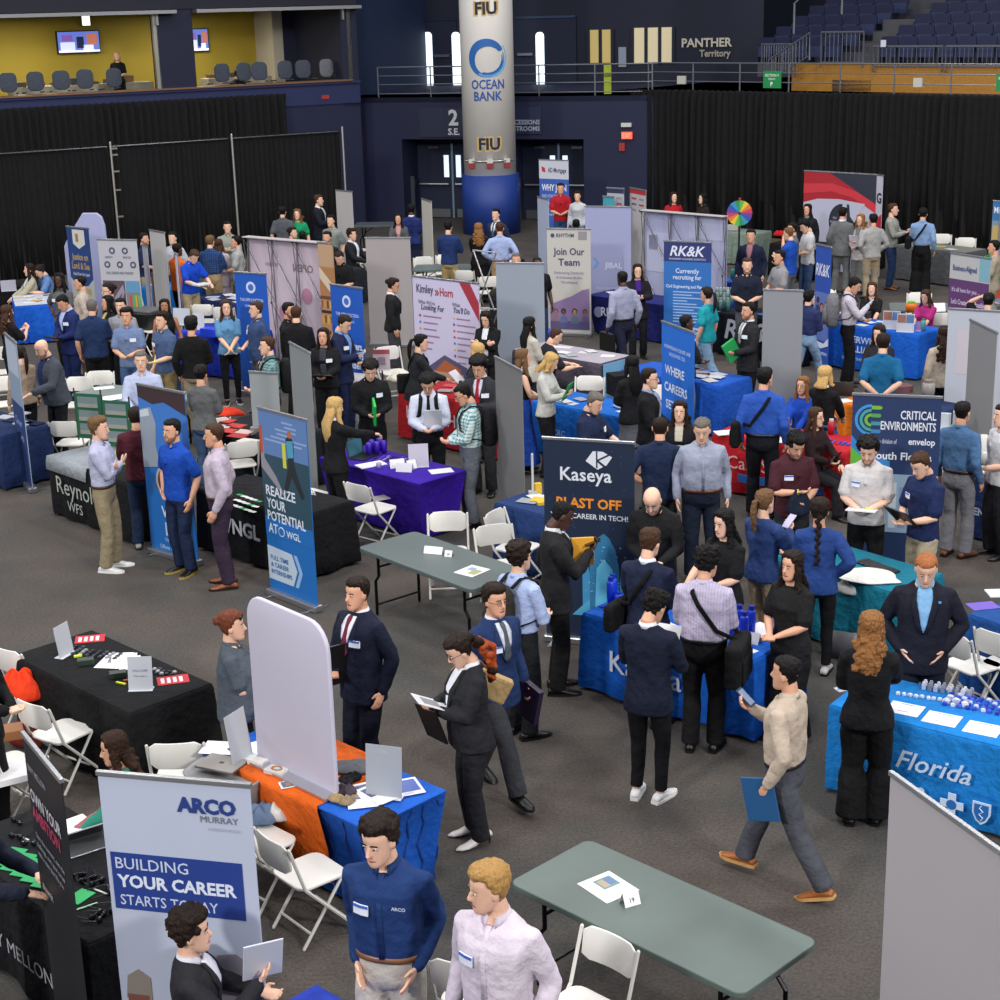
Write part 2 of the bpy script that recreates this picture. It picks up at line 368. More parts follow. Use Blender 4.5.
    if glasses:
        g = MB()
        for s in (-1, 1):
            c = [HT @ Vector((s*.034+.022*math.cos(a), .096-abs(math.cos(a))*.004, .010+.017*math.sin(a))) for a in [2*math.pi*i/10 for i in range(11)]]
            g.tube(c, .0018, n=5, rnd=False); g.tube([HT @ Vector((s*.056, .092, .013)), HT @ Vector((s*.080, 0, .010))], .0018, n=5)
        g.build('eyeglasses', mat('plastic', '1c1a1a'), T0)
    # ---- hair
    hm = mat('hair', HR[hc])
    if hair != 'bald':
        th, am = {'short': (.010, .004), 'buzz': (.004, 0), 'curly': (.024, .012), 'afro': (.030, .008), 'fade': (.008, .002), 'slick': (.016, .004), 'mop': (.019, .008)}.get(hair, (.014, .003))
        def hf(x, y, z):
            hl = .074 if y > .03 else (.045 if y > 0 else (-.01 if y > -.03 else -.065))
            if hair in ('long', 'wavy', 'bob'): hl = .088 if y > .06 else (.055 if y > .035 else -.12)
            if hair == 'fade' and z < .03: return .002 if z > hl else -.012
            t = (z-hl)/.02; 
            if t < 0: return -.010
            q = min(1, t)*th*(1+.5*max(0, z/.1)*(1 if th > .005 else 0)) + rnd.uniform(-am, am)
            return q
        hmb = MB(); hmb.rings([[HT @ p for p in r] for r in head_rings(26, 0, hf)])
        if hair in ('curly', 'afro', 'mop'):
            for i in range(46 if near else 20):
                a = rnd.uniform(0, 2*math.pi); e = rnd.uniform(.12, 1.4); x, y, z = math.cos(a)*math.cos(e), math.sin(a)*math.cos(e), math.sin(e)
                if y > .55 and z < .6: continue
                hmb.ball((x*.083, y*.092-.008, .02+z*.105), rnd.uniform(.014, .026)*(1 if hair != 'mop' else .9), 6, 5, T=HT)
        V = lambda *p: TL @ Vector(p)
        if hair in ('long', 'wavy', 'bob'):
            L_ = {'long': 1.20, 'wavy': 1.25, 'bob': 1.46}[hair]; b0 = -.045
            h0 = HT @ Vector((0, b0, .02)); h1 = HT @ Vector((0, b0-.02, -.08)); lo = V(0, -.10, L_); md = V(0, -.105, max(1.42, L_+.02))
            hmb.tube([h0, h1, md, lo.lerp(md, .5), lo], [(.078, .055), (.082, .05), (.100, .042), (.098, .034), (.055, .018)], n=14, side=(1, 0, 0))
            for s in (-1, 1):
                pz = L_+.03 if hair != 'bob' else 1.49
                hmb.tube([HT @ Vector((s*.060, .02, .06)), HT @ Vector((s*.083, .018, -.02)), HT @ Vector((s*.082, .015, -.11)), V(s*.10, .045, max(1.42, pz)), V(s*.105, .075, pz)], [(.022, .028), (.020, .034), (.024, .036), (.032, .028), (.012, .012)], n=8, side=(1, 0, 0))
                if hair == 'wavy':
                    for i in range(12): hmb.ball((V(s*rnd.uniform(.03, .11), -.105+rnd.uniform(-.03, .02), rnd.uniform(L_, 1.55))), rnd.uniform(.024, .036), 7, 5)
        if hair == 'pony':
            a = HT @ Vector((0, -.105, .05)); hmb.ball(a, .026, 8, 6)
            hmb.tube([a, a+Vector((0, -.05, -.01)), V(0, -.16, 1.55), V(0, -.15, 1.42), V(0, -.13, 1.32)], [.018, .026, .034, .028, .010], n=8)
        if hair == 'braid':
            a = HT @ Vector((0, -.10, -.03)); b = V(0, -.13, 1.15)
            for i in range(12): hmb.ball(a.lerp(b, i/11)+Vector((.010*(-1)**i, 0, 0)), (.030-.011*i/11, .024, .030), 8, 5)
        if hair == 'bun': hmb.ball((0, -.118, .055), (.045, .038, .042), 10, 7, T=HT)
        hx_ = bpy.data.textures.get('locks')
        if hx_ is None: hx_ = bpy.data.textures.new('locks', 'CLOUDS'); hx_.noise_scale = .022; hx_.noise_depth = 2
        mods = [('REMESH', dict(mode='VOXEL', voxel_size=.007, use_smooth_shade=True)), ('SMOOTH', dict(factor=.5, iterations=1)), ('DISPLACE', dict(texture=hx_, strength=.012 if hair in ('short', 'fade', 'buzz', 'slick', 'bun', 'braid') else .022, mid_level=.5, texture_coords='LOCAL'))] if near else None
        hmb.build('hair', hm, T0, True, mods)
    if beard:
        def bf(x, y, z):
            if z > -.035 and not (abs(x) > .06 and y < .035 and z < .0): return -.01
            if y < -.01: return -.01
            if abs(x) < .026 and -.075 < z < -.053 and y > .05: return -.006
            if z > -.05 and abs(x) > .035 and y > .02: return -.01
            return .004 if beard == 1 else .009
        b = MB(); b.rings([[HT @ p for p in r] for r in head_rings(26, 0, bf)]); b.build('beard', mat('hair', tuple(.62*p_+.38*q_ for p_, q_ in zip(lin(HR[hc]), lin(SKIN[sk])))) if beard == 1 else hm, T0, True)
    # ---- clothes on the legs
    rem = lambda v, it=3: [('REMESH', dict(mode='VOXEL', voxel_size=v, use_smooth_shade=True)), ('SMOOTH', dict(factor=.5, iterations=it))]
    vx = .012 if near else (.017 if mid else .024)
    bk = 'cloth'
    if bot in ('pants', 'jeans', 'wide', 'slim', 'leggings'):
        p = MB(); g = {'pants': .016, 'jeans': .012, 'wide': .03, 'slim': .008, 'leggings': .006}[bot]
        pz = [r for r in prof if .84 <= r[0] <= 1.07]
        p.rings([[Vector((q.x, q.y, q.z+dz)) for q in sell(a+.006, b+.006, y, z, 18)] for z, a, b, y in [(.79, .10, .085, -.008), (.82, .150, .105, -.008)]+[(z, a, b, y) for z, a, b, y in pz if z < 1.02]+[(1.02, *interp(prof, 1.02))]])
        for s, Hj, Kn, A in legs:
            fl = {'wide': .045, 'slim': .0, 'leggings': .0}.get(bot, .018)
            e = A+(A-Kn).normalized()*(.02 if bot not in ('leggings', 'slim') else -.01)
            wob = [Vector((rnd.uniform(-.006, .006), rnd.uniform(-.006, .006), 0)) for _ in range(5)]
            p.tube([Hj, Hj.lerp(Kn, .35)+wob[0], Hj.lerp(Kn, .75)+wob[1], Kn, Kn.lerp(A, .25)+wob[2], Kn.lerp(A, .6)+wob[3], e], [.082+g*.5, .077+g, .066+g, .056+g, .054+g+fl*.4, .046+g+fl*.7, .042+g+fl], n=12, rnd=False)
        p.build('jeans' if bot == 'jeans' else 'trousers', mat('cloth', bc), T0, True, rem(vx))
    else:
        p = MB(); hz = {'skirt': .48, 'longskirt': .14, 'dress': .50}[bot]; 
        if sit: p.rings([[Vector((q.x, q.y, q.z)) for q in sell(.19, .13, 0, hipz+z, 16)] for z in (-.07, .0, .10)]); [p.tube([Hj, Kn, Kn+(A-Kn)*.15], [.10, .085, .085], n=10) for s, Hj, Kn, A in legs]
        else:
            fl = .05 if bot != 'longskirt' else .10
            p.rings([[Vector((q.x, q.y, q.z)) for q in sell(a, b, y, z, 18)] for z, a, b, y in [(hz, .17+fl, .13+fl, 0), (.70, .185, .135, 0)]+[(z, a+.01, b+.01, y) for z, a, b, y in prof if .84 <= z <= 1.07]])
        p.build('skirt', mat('cloth', bc), T0, True, rem(vx))
    # ---- shoes
    for s, Hj, Kn, A in legs:
        f = A-Kn; yaw = (rnd.uniform(5, 16))*-s; Mx = Matrix.Translation(A+Vector((0, .0, -.08))) @ Matrix.Rotation(R(yaw), 4, 'Z')
        if stance == 'walk' and s < 0: Mx = Matrix.Translation(A+Vector((0, 0, -.10))) @ Matrix.Rotation(R(-18), 4, 'X')
        elif A.z > .085: Mx = Matrix.Translation(Vector((A.x, A.y, A.z-.08))) @ Matrix.Rotation(R(yaw), 4, 'Z')
        sh = MB(); he = .055 if shoe == 'heel' else 0
        scol = {'heel': 'd8d2d0'}.get(shoe, shoe)
        secs = [(-.085, .030, .052+he, .012+he), (-.06, .038, .075+he, .010+he), (0, .040, .088+he*.8, .012+he*.6), (.06, .043, .062+he*.3, .010), (.12, .047, .042, .009), (.17, .040, .034, .009), (.20 if he == 0 else .215, .018 if he == 0 else .007, .024, .010)]
        rg = [[Mx @ Vector((w_*math.cos(a), y, (zt+zb)/2+(zt-zb)/2*math.sin(a))) for a in [2*math.pi*i/10 for i in range(10)]] for y, w_, zt, zb in secs]
        sh.rings(rg); so = sh.build('shoe', mat('leather', scol), T0, True)
        sm = MB(); pl = [(-.09, .03), (-.05, .040), (.06, .046), (.13, .049), (.18, .036), (.21, .010)]
        if not he:
            poly = [(x, y) for y, x in pl]+[(-x, y) for y, x in pl[::-1]]; sm.prism([(a*1.02, b) for a, b in poly], .0, .022, Mx)
        else: sm.tube([Mx @ Vector((0, -.07, .055)), Mx @ Vector((0, -.072, .0))], [.012, .006], n=6, rnd=False)
        sm.build('sole', mat('plastic', sole or ('e6e6e2' if scol in ('e8e8e8', 'dcdcdc') else '1a1412')), so)
    # ---- tops
    tmat = mat('cloth', tc, pat=pat) if pat else mat('cloth', tc)
    ex = {'blazer': .016, 'jacket': .022, 'tee': .012, 'polo': .012, 'shirt': .012, 'sweater': .016, 'blouse': .012, 'tank': .004, 'hoodie': .022, 'cardigan': .018}.get(top, .01)
    hem = {'blazer': .76, 'jacket': .84, 'tee': .84, 'polo': .85, 'shirt': .985, 'sweater': .86, 'blouse': .86, 'tank': .9, 'hoodie': .84, 'cardigan': .74, 'tuck': .985}.get(top, .86)
    if top == 'polo' and belt: hem = .985
    if top == 'blazer' and fem: hem = .82
    short = top in ('tee', 'polo', 'tank') or top.endswith('tee')
    if sit: hem = max(hem, .90)
    mb = MB(); rr = []
    zs = [hem]+[z for z in (.86, .94, 1.0, 1.06, 1.12, 1.2, 1.26, 1.3, 1.34, 1.38, 1.41, 1.45, 1.475) if z > hem+.02]
    TR = []
    for z in zs:
        a, b, y = interp(prof, z); e_ = ex if z < 1.42 else ex*.6
        if z < 1.0 and top in ('blazer', 'jacket', 'cardigan'): e_ += (1.0-z)*.08
        if z <= hem+.001: e_ += .003
        if top in ('shirt',) and 1.0 < z < 1.15: e_ += .008
        j = rnd.uniform(-.003, .003); TR.append((z, a+e_+j, b+e_+j, y)); dip = (.045 if z > 1.46 else (.02 if z > 1.44 else 0)) if not tie else 0
        rr.append([TL @ Vector((q.x, q.y, q.z-dip*max(0, (q.y-y)/(b+e_))**2)) for q in sell(a+e_+j, b+e_+j, y, z, 22)])
    mb.rings(rr)
    if top != 'tank':
        for s, S, E, W, ps in arms:
            g = ex*.8; N_ = TL @ Vector((s*.085, -.012, 1.405))
            if short: 
                M1 = S.lerp(E, .82); mb.tube([N_, S, S.lerp(E, .4), M1], [.048, .054+g, .056+g, .060+g*1.1], n=12, rnd=True)
            else:
                d = (W-E).normalized(); up_ = (E-S).normalized()
                wob = lambda: Vector([rnd.uniform(-.006, .006) for _ in range(3)])
                mb.tube([N_, S, S.lerp(E, .35)+wob(), S.lerp(E, .75)+wob(), E, E.lerp(W, .3)+wob(), E.lerp(W, .7)+wob(), W-d*.005], [.048, .054+g, .055+g, .050+g, .047+g, .046+g, .038+g, .031+g], n=12, rnd=True)
    nm = {'blazer': 'blazer', 'jacket': 'jacket', 'tee': 'tee_shirt', 'polo': 'polo_shirt', 'shirt': 'shirt', 'sweater': 'sweater', 'blouse': 'blouse', 'tank': 'tank_top', 'hoodie': 'pullover', 'cardigan': 'cardigan'}.get(top, 'top')
    tmods = rem(vx, 2)
    if near: 
        tx = bpy.data.textures.get('creases') or bpy.data.textures.new('creases', 'CLOUDS'); tx.noise_scale = .09; tx.noise_depth = 2
        tmods += [('DISPLACE', dict(texture=tx, strength=.010, mid_level=.5, texture_coords='LOCAL'))]
    mb.build(nm, tmat, T0, True, tmods)
    if near: pass
    def fy(x, z, o=.006):
        a, b, y = interp(TR, z); q = min(abs(x)/a, .98); return y+b*(1-q**2.4)**(1/2.4)+o
    def patch(name, pts, col, kind='cloth', o=.006, par=T0):   # pts = rows of (x0,x1,z)
        m_ = MB(); rows = []
        for x0, x1, z in pts:
            xs = [x0+(x1-x0)*i/4 for i in range(5)]
            rows.append([TL @ Vector((x, fy(x, z, o), z)) for x in xs]+[TL @ Vector((x, fy(x, z, o)-.02, z)) for x in xs[::-1]])
        m_.rings(rows); return m_.build(name, mat(kind, col), par, True)
    front = abs(((face+180) % 360)-180) < 120
    if top in ('blazer', 'jacket', 'cardigan'):
        w0 = .062; zb = 1.16 if top == 'blazer' and tie else (1.12 if top == 'blazer' else 1.0)
        if top != 'blazer': w0 = .05
        if front: 
            patch('shirt_front', [(-.004 if top == 'blazer' else -.045, .004 if top == 'blazer' else .045, zb), (-.022 if top == 'blazer' else -.045, .022 if top == 'blazer' else .045, zb+.06), (-.045, .045, 1.30), (-w0, w0, 1.38), (-w0-.002, w0+.002, 1.42), (-.045, .045, 1.452)], inner, o=.011)
            if top == 'blazer':
                for s in (-1, 1): patch('lapel', [tuple(sorted((s*.006, s*.012)))+(zb-.01,), tuple(sorted((s*.024, s*.055)))+(zb+.06,), tuple(sorted((s*.046, s*.092)))+(1.30,), tuple(sorted((s*.060, s*.100)))+(1.36,), tuple(sorted((s*.062, s*.082)))+(1.40,), tuple(sorted((s*.056, s*.068)))+(1.45,)], tc, o=.018)
    if tie and front: patch('necktie', [(-.006, .006, 1.00 if top == 'shirt' else 1.15), (-.033, .033, 1.05 if top == 'shirt' else 1.19), (-.024, .024, 1.27), (-.015, .015, 1.41), (-.021, .021, 1.43), (-.017, .017, 1.452)], tie, o=.021 if top == 'blazer' else .013)
    if top in ('polo', 'shirt') and front and not tie: patch('placket', [(-.014, .014, 1.0 if top == 'shirt' else 1.26), (-.014, .014, 1.3), (-.014, .014, 1.44)], tc, o=.009)
    if top in ('polo', 'shirt', 'blazer') or (top == 'jacket' and not fem):
        cc = tc if top in ('polo', 'shirt') else inner; c = MB(); rows = []; gp = .10 if tie else .34
        for q in range(21):
            a = math.pi/2+gp+(2*math.pi-2*gp)*q/20; fr_ = min(q, 20-q)/20; pt = max(0, 1-fr_*5.5)     # collar points at the front
            ca, sa = math.cos(a), math.sin(a)
            pr = [(.060, .060, 1.452-.012*pt), (.056, .056, 1.492-.022*pt), (.062, .062, 1.496-.022*pt), (.078+.012*pt, .074+.020*pt, 1.452-.040*pt)]
            rows.append([TL @ Vector((rx*ca, -.014+ry*sa, zz)) for rx, ry, zz in pr])
        c.rings(rows).build('collar', mat('cloth', cc), T0, True)
    if belt:
        a, b, y = interp(prof, 1.0); e_ = .013
        MB().rings([[Vector((q.x, q.y, q.z+dz)) for q in sell(a+e_+.004, b+e_+.004, y, z, 22)] for z in (.972, 1.004)]).build('belt', mat('leather', belt), T0, True)
    if tagc and front:
        x = {'l': -.10, 'r': .095}[tagc]; m_ = MB(); z = 1.27
        rows = [[TL @ Vector((x+dx_, fy(x+dx_, zz, .019), zz)) for dx_ in (-.042, 0, .042)]+[TL @ Vector((x+dx_, fy(x+dx_, zz, .019)-.012, zz)) for dx_ in (.042, 0, -.042)] for zz in (z-.026, z+.026)]
        t_ = m_.rings(rows).build('name_tag', mat('paper', 'dfe6f2'), T0)
        if near:
            m_ = MB(); m_.rings([[TL @ Vector((x+dx_, fy(x+dx_, zz, .0205), zz)) for dx_ in (-.042, 0, .042)]+[TL @ Vector((x+dx_, fy(x+dx_, zz, .0205)-.004, zz)) for dx_ in (.042, 0, -.042)] for zz in (z+.012, z+.0262)]).build('name_tag_header', mat('print', '3f62b8'), t_)
    if band:
        s, S, E, W, ps = arms[0 if band[0] == 'L' else 1]; d = (W-E).normalized()
        MB().tube([W-d*.012, W+d*.006], [(.033, .030)]*2, n=12, rnd=False).build('wristband', mat('plastic', band[1:]), T0)
    T0['_k'] = k
    A = {('L' if s < 0 else 'R'): (T0.matrix_basis.copy(), S, E, W) for s, S, E, W, ps in arms}
    MT = Matrix.LocRotScale(loc, Matrix.Rotation(rz, 3, 'Z').to_quaternion(), Vector((k, k, k)))
    del T0['_k']
    return dict(o=T0, T=MT, TL=TL, HT=HT, arms={('L' if s < 0 else 'R'): (MT @ S, MT @ E, MT @ W) for s, S, E, W, ps in arms}, loc=loc, rz=rz, k=k, prof=TR)
# ---------------------------------------------------------------- the hall
NAVY = '10173a'
def line(p, ang): return Vector((p[0], p[1], 0)), Vector((math.cos(R(ang)), math.sin(R(ang)), 0))
# floor
struct(MB().box(-45, 45, -12, 75, -.2, 0).build('floor', mat('carpet', '544d48')))
def frame_at(o, ang, z=0): return Matrix.Translation((o[0], o[1], z)) @ Matrix.Rotation(R(ang), 4, 'Z')
WL = Vector((-3.75, 48.75)); WA = -19.4
FM = frame_at(WL, WA)         # middle wall frame: x right along wall, -y towards the hall
ML = 8.9
# middle wall with two door recesses
def wallbox(name, x0, x1, z0, z1, y0=0, y1=.5, col=NAVY, F=FM): return struct(MB().box(x0, x1, y0, y1, z0, z1).build(name, mat('wall', col), T=F))
wm = MB()
DL = (1.25, 3.45); DR = (4.55, 6.75)
for x0, x1 in ((-2, DL[0]), (DL[1], DR[0]), (DR[1], ML+1)): wm.box(x0, x1, 0, 1.6, 0, 3.6)
for x0, x1 in (DL, DR): wm.box(x0, x1, 0, 1.6, 2.42, 3.6)
struct(wm.build('wall_middle', mat('wall', NAVY), T=FM))
def dbl_door(n, x0, x1):
    t = thing('door_%d' % n, '', 'door'); del t['label']; del t['category']; struct(t); t.matrix_world = FM
    MB().box(x0-.02, x1+.02, 1.2, 1.3, 2.16, 2.44).build('door_frame', mat('wall', '0f1630'), t)
    mid = (x0+x1)/2
    for a, b in ((x0, mid-.03), (mid+.03, x1)):
        d = MB().box(a, b, 1.2, 1.25, .02, 2.16).build('door_leaf', mat('wall', '18213c'), t)
        s = 1 if a == x0 else -1; wx = mid-s*.19
        MB().box(wx-.075, wx+.075, 1.18, 1.2, 1.22, 1.86).build('glass_slit', mat('glow', 'd5e6f2', e=1.0), d)
        MB().tube([(a+.08, 1.1, 1.02), (b-.08, 1.1, 1.02)], .03).build('push_bar', mat('metal', 'b8bcc0'), d)
        MB().box(a+.08, b-.08, 1.185, 1.2, .03, .28).build('kick_plate', mat('metal', '8f949a'), d)
        MB().box((a+b)/2-.16, (a+b)/2+.16, 1.12, 1.2, 2.06, 2.12).build('door_closer', mat('metal', '777d85'), d)
    MB().box(mid-.03, mid+.03, 1.17, 1.25, .02, 2.2).build('door_mullion', mat('metal', 'a9c4d8'), t)
    for xx in (x0+.05, x1-.05): MB().box(xx-.06, xx+.06, .55, .62, 0, 1.3).build('door_guard', mat('metal', '6d7580'), t)
dbl_door(1, *DL); dbl_door(2, *DR)
# upper concourse deck and its back wall
struct(MB().box(-2, ML+14, 0, 12, 3.45, 3.6).build('trim_1', mat('wall', '1c2444'), T=FM))
BY = 7.0
def hitF(px, py, F, yl):       # a pixel on the plane y = yl of frame F, local coordinates
    Fi = F.inverted(); c = Fi @ Vector((0, 0, CH)); d = Fi.to_3x3() @ (FW + RT*((px-500)/CF) - UP*((py-500)/CF)); t = (yl-c.y)/d.y; return c+d*t
bw = MB().box(-3, 2.0, BY, BY+.3, 3.6, 9.5).box(2, hitF(763, 50, FM, BY).x, BY, BY+.3, 3.6, 9.5)
struct(bw.build('wall_upper', mat('wall', '10162e'), T=FM))
struct(MB().box(-.9, -.6, 0, BY, 3.6, 9.5).build('wall_upper_return', mat('wall', '1f3152'), T=FM))
k_ = 2
for a, b, sl in ((397, 458, ((427, 432), (455, 460))), (515, 577, ((538.5, 543.5),))):
    k_ += 1; t = thing('door_%d' % k_, '', 'door'); del t['label']; del t['category']; struct(t); t.matrix_world = FM
    x0 = hitF(a, 60, FM, BY).x; x1 = hitF(b, 60, FM, BY).x; zt = hitF(430, 21, FM, BY).z
    MB().box(x0, x1, BY-.08, BY, 3.6, zt).build('door_leaf', mat('wall', '141d36'), t)
    MB().box(x0, x1, BY-.12, BY-.06, zt, zt+.07).build('door_frame', mat('metal', '3d4a63'), t)
    for u0, u1 in sl:
        xa = hitF(u0-1.6, 60, FM, BY).x; xb = hitF(u1+1.6, 60, FM, BY).x; za = hitF(u0, 87, FM, BY).z; zb = hitF(u0, 32, FM, BY).z
        MB().board(rr_ := [(p[0], p[1]) for p in rrect(xb-xa, zb-za, .12, 4, (xa+xb)/2, (za+zb)/2)], BY-.10, BY-.08).build('glass_slit', mat('glow', 'eaf6ff', e=1.3), t)
        MB().box(xa-.6, xa-.1, BY-.2, BY-.1, 4.5, 4.58).build('push_bar', mat('metal', '8a8f9c'), t)
# lit windows beside the middle wall
for i, (a, b, y0, y1, pxm) in enumerate(((589, 613, 30, 63, 601), (633, 674, 28, 64, 645))):
    t = thing('window_%d' % (i+1), '', ''); del t['label']; del t['category']; struct(t); t.matrix_world = FM
    x0 = hitF(a, 50, FM, BY).x; x1 = hitF(b, 50, FM, BY).x; z0 = hitF(a, y1, FM, BY).z; z1 = hitF(a, y0, FM, BY).z
    MB().box(x0, x1, BY-.05, BY-.02, z0, z1).build('pane', mat('glow', 'a8945a' if i == 0 else 'b9ad8c', e=.55), t)
    n_ = 2 if i == 0 else 3
    for q in range(n_+1): MB().box(x0+(x1-x0)*q/n_-.05, x0+(x1-x0)*q/n_+.05, BY-.1, BY, z0, z1).build('mullion', mat('wall', '10162c'), t)
# big round column
cx, cy = -.02, 45.75
ct = thing('column', 'tall round white column with blue padded base in front of the doors', 'column', (cx, cy, 0))
def cyl(r, z0, z1, n=48): return MB().rings([[Vector((r*math.cos(2*math.pi*j/n), r*math.sin(2*math.pi*j/n), z)) for j in range(n)] for z in (z0, z1)])
cyl(.72, 1.6, 9).build('shaft', mat('wall', 'd6d2cc'), ct, True)
cyl(.80, 0, 1.62).build('base_pad', mat('banner', '1c3a86'), ct, True)
def onc(r, a0=-90): 
    def f(p): a = R(a0)+p.x/r; return Vector(((r+p.y)*math.cos(a), (r+p.y)*math.sin(a), p.z))
    return f
def ctext(name, s, z, h, col, bold=.02, mw=None, rim=None):
    if rim: m_ = MB(); letters(m_, s, 0, z-.02, h*1.1, y=.006, bold=bold+.05, align='c', maxw=mw*1.08 if mw else None, wrap=onc(.72)); q = m_.build(name+'_outline', mat('print', rim), ct)
    m_ = MB(); letters(m_, s, 0, z, h, y=.012, bold=bold, align='c', maxw=mw, wrap=onc(.72)); m_.v = [tuple(v) for v in m_.v]; m_.build(name, mat('print', col), ct)
def onc2(r): return onc(r)
ctext('wordmark', 'FIU', hitF(490, 14, FM, 0).z*0+5.86, .30, '141a33', .035, .80, 'c9a860')
ctext('wordmark', 'FIU', 2.33, .30, '141a33', .035, .80, 'c9a860')
ctext('bank_name', 'OCEAN', 3.93, .24, '1d4f9c', .018, .92)
ctext('bank_name', 'BANK', 3.62, .24, '1d4f9c', .018, .78)
def crescent(r0, a0, a1, wmax, off, col, zc=4.73):
    m_ = MB(); up, lo = [], []
    for i in range(25):
        t = i/24; a = R(a0+(a1-a0)*t); w_ = wmax*math.sin(math.pi*min(1, .12+t*.88)**.8)+.01
        up.append((r0*math.cos(a)+off[0], zc+r0*math.sin(a)+off[1])); lo.append(((r0-w_)*math.cos(a)+off[0], zc+(r0-w_)*math.sin(a)+off[1]))
    rows = [[onc(.72)(Vector((p[0], .016, p[1]))), onc(.72)(Vector((q[0], .016, q[1]))), onc(.72)(Vector((q[0], -.02, q[1]))), onc(.72)(Vector((p[0], -.02, p[1])))] for p, q in zip(up, lo)]
    m_.rings(rows).build('wave_emblem', mat('print', col), ct)
crescent(.50, 25, 300, .20, (-.02, 0), '1d5fa8'); crescent(.48, -120, 20, .05, (0, -.02), '2f8ac8'); crescent(.40, -115, 15, .045, (.03, -.03), '1d4f9c'); crescent(.50, -125, 40, .04, (.05, .0), '7fb4dc')
rg_ = MB().tube([onc(.72)(Vector((x*.1, .08, 2.02))) for x in range(-7, 8)], .02, n=6).build('pipe_rail', mat('metal', 'b8b4ae'), ct)
for x in (-.5, 0, .46):
    q = MB().box(-.08, .08, -.05, .06, -.03, .08).build('mount', mat('plastic', 'c8c4bc'), ct, T=Matrix.Translation(onc(.72)(Vector((x, .06, 2.0)))))
    MB().box(-.09, .09, -.02, .05, -.17, -.03).build('red_outlet', mat('plastic', '8c2a2e'), ct, T=Matrix.Translation(onc(.72)(Vector((x, .08, 2.0)))))
# navy left wall, suites, ledges
def fr2(a, b): d = b-a; return Matrix.Translation((a.x, a.y, 0)) @ Matrix.Rotation(math.atan2(d.y, d.x), 4, 'Z'), Vector((d.x, d.y)).length
pA, pB = G(0, 97, 4.15), G(340, 80, 4.15)
FL, LL = fr2(pA, pB)
def lx(px, py, yl=0): return hitF(px, py, FL, yl)
struct(MB().box(-14, LL+.6, 0, .4, 0, 4.05).build('wall_left', mat('wall', NAVY), T=FL))
struct(MB().box(-14, LL+.6, -.10, .35, 4.05, 4.12).box(-14, LL+.6, -.04, .3, 3.5, 4.06).build('trim_2', mat('wall', '1b2550'), T=FL))
MB_l = MB().box(-14, LL+.35, -.14, .38, 4.12, 4.16); struct(MB_l.build('trim_3', mat('wood', '7a5438'), T=FL))
struct(MB().box(-14, LL+.6, .4, 5.2, 3.4, 3.5).build('floor_suite', mat('carpet', '3a3a40'), T=FL))
zt = 6.2
xp0, xp1 = lx(159, 60).x, lx(195, 60).x
struct(MB().box(xp0, xp1, 0, .5, 4.1, zt+.2).build('wall_suite_pillar', mat('wall', '0c1230'), T=FL))
struct(MB().box(-14, LL+.6, -.05, 5.2, zt, zt+2.6).build('ceiling_suite', mat('wall', '080c20'), T=FL))
struct(MB().box(-14, lx(285, 40, 4.6).x, 4.6, 4.9, 3.5, zt).build('wall_suite_back', mat('wall', 'a8922c'), T=FL))
xd = lx(283, 40, 3.2).x
struct(MB().box(xd-.32, xd+.0, 3.2, 4.6, 3.5, zt).build('wall_suite_door_jamb', mat('wall', 'bdb5a4'), T=FL))
struct(MB().box(xd, LL+.6, 3.2, 3.5, 3.5, zt).build('wall_suite_end', mat('wall', '151b36'), T=FL))
struct(MB().box(LL+.1, LL+.6, 0, 5, 3.4, zt+.2).build('wall_suite_side', mat('wall', '0f1630'), T=FL))
for xa, xb in ((-13, lx(172, 8).x), (lx(192, 8).x, lx(350, 10).x+.2)):
    struct(MB().box(xa, xb, -.35, .1, zt-.11, zt-.02).box(xb-.5, xb-.44, -.1, .0, zt-.4, zt-.1).build('trim_4', mat('metal', '9a9a9c'), T=FL))
for px in (157, 350): x = lx(px, 50).x; struct(MB().box(x-.06, x+.06, .0, .12, 4.16, zt-.1).build('trim_5', mat('metal', 'a9a79c'), T=FL))
for (lxx, e) in ((-5, 1), (1.5, 1), (6.2, 1)):
    p = FL @ Vector((lxx, 2.4, zt-.15)); area(p, 1.6, 85, (1, .93, .75))
def tv(px0, px1, py0, py1, lab):
    a = lx(px0, py1, 4.5); b = lx(px1, py0, 4.5); w_, h_ = b.x-a.x, b.z-a.z
    t = thing('television', lab, 'television', FL @ Vector((a.x, 4.5, a.z)), R(29.8), 'televisions in the suites')
    MB().box(-.03, w_+.03, .0, .1, -.03, h_+.03).build('bezel', mat('plastic', '121212'), t)
    MB().box(0, w_, -.02, .0, 0, h_).build('screen', mat('screen', '5b6fc0', e=.9), t)
    for u0, u1, v0, v1, c in ((.05, .4, .1, .5, 'c8d0f0'), (.45, .62, .2, .75, '1c2440'), (.7, .95, .35, .9, 'b06a58'), (.1, .35, .55, .85, '7a50a0'), (.0, 1, .0, .1, 'e8e8f4'), (.6, .85, .1, .35, 'd8dcf4')):
        MB().box(u0*w_, u1*w_, -.03, -.02, v0*h_, v1*h_).build('picture', mat('screen', c, e=.8), t)
tv(59, 98, 31, 53, 'larger wall television left of the standing attendant in the yellow suite')
tv(190, 207, 29, 51, 'small wall television right of the navy pillar in the second suite')
a = lx(86, 16, 4.4); t = thing('wall_lamp', 'small glowing white lamp high on the yellow suite wall', 'lamp', FL @ Vector((a.x, 4.45, a.z-.12)), R(29.8))
MB().box(-.11, .11, -.02, .0, -.14, .12).build('diffuser', mat('glow', 'f4f6e0', e=1.5), t); MB().box(-.13, .13, .0, .12, -.16, .14).build('housing', mat('metal', 'a0a0a0'), t)
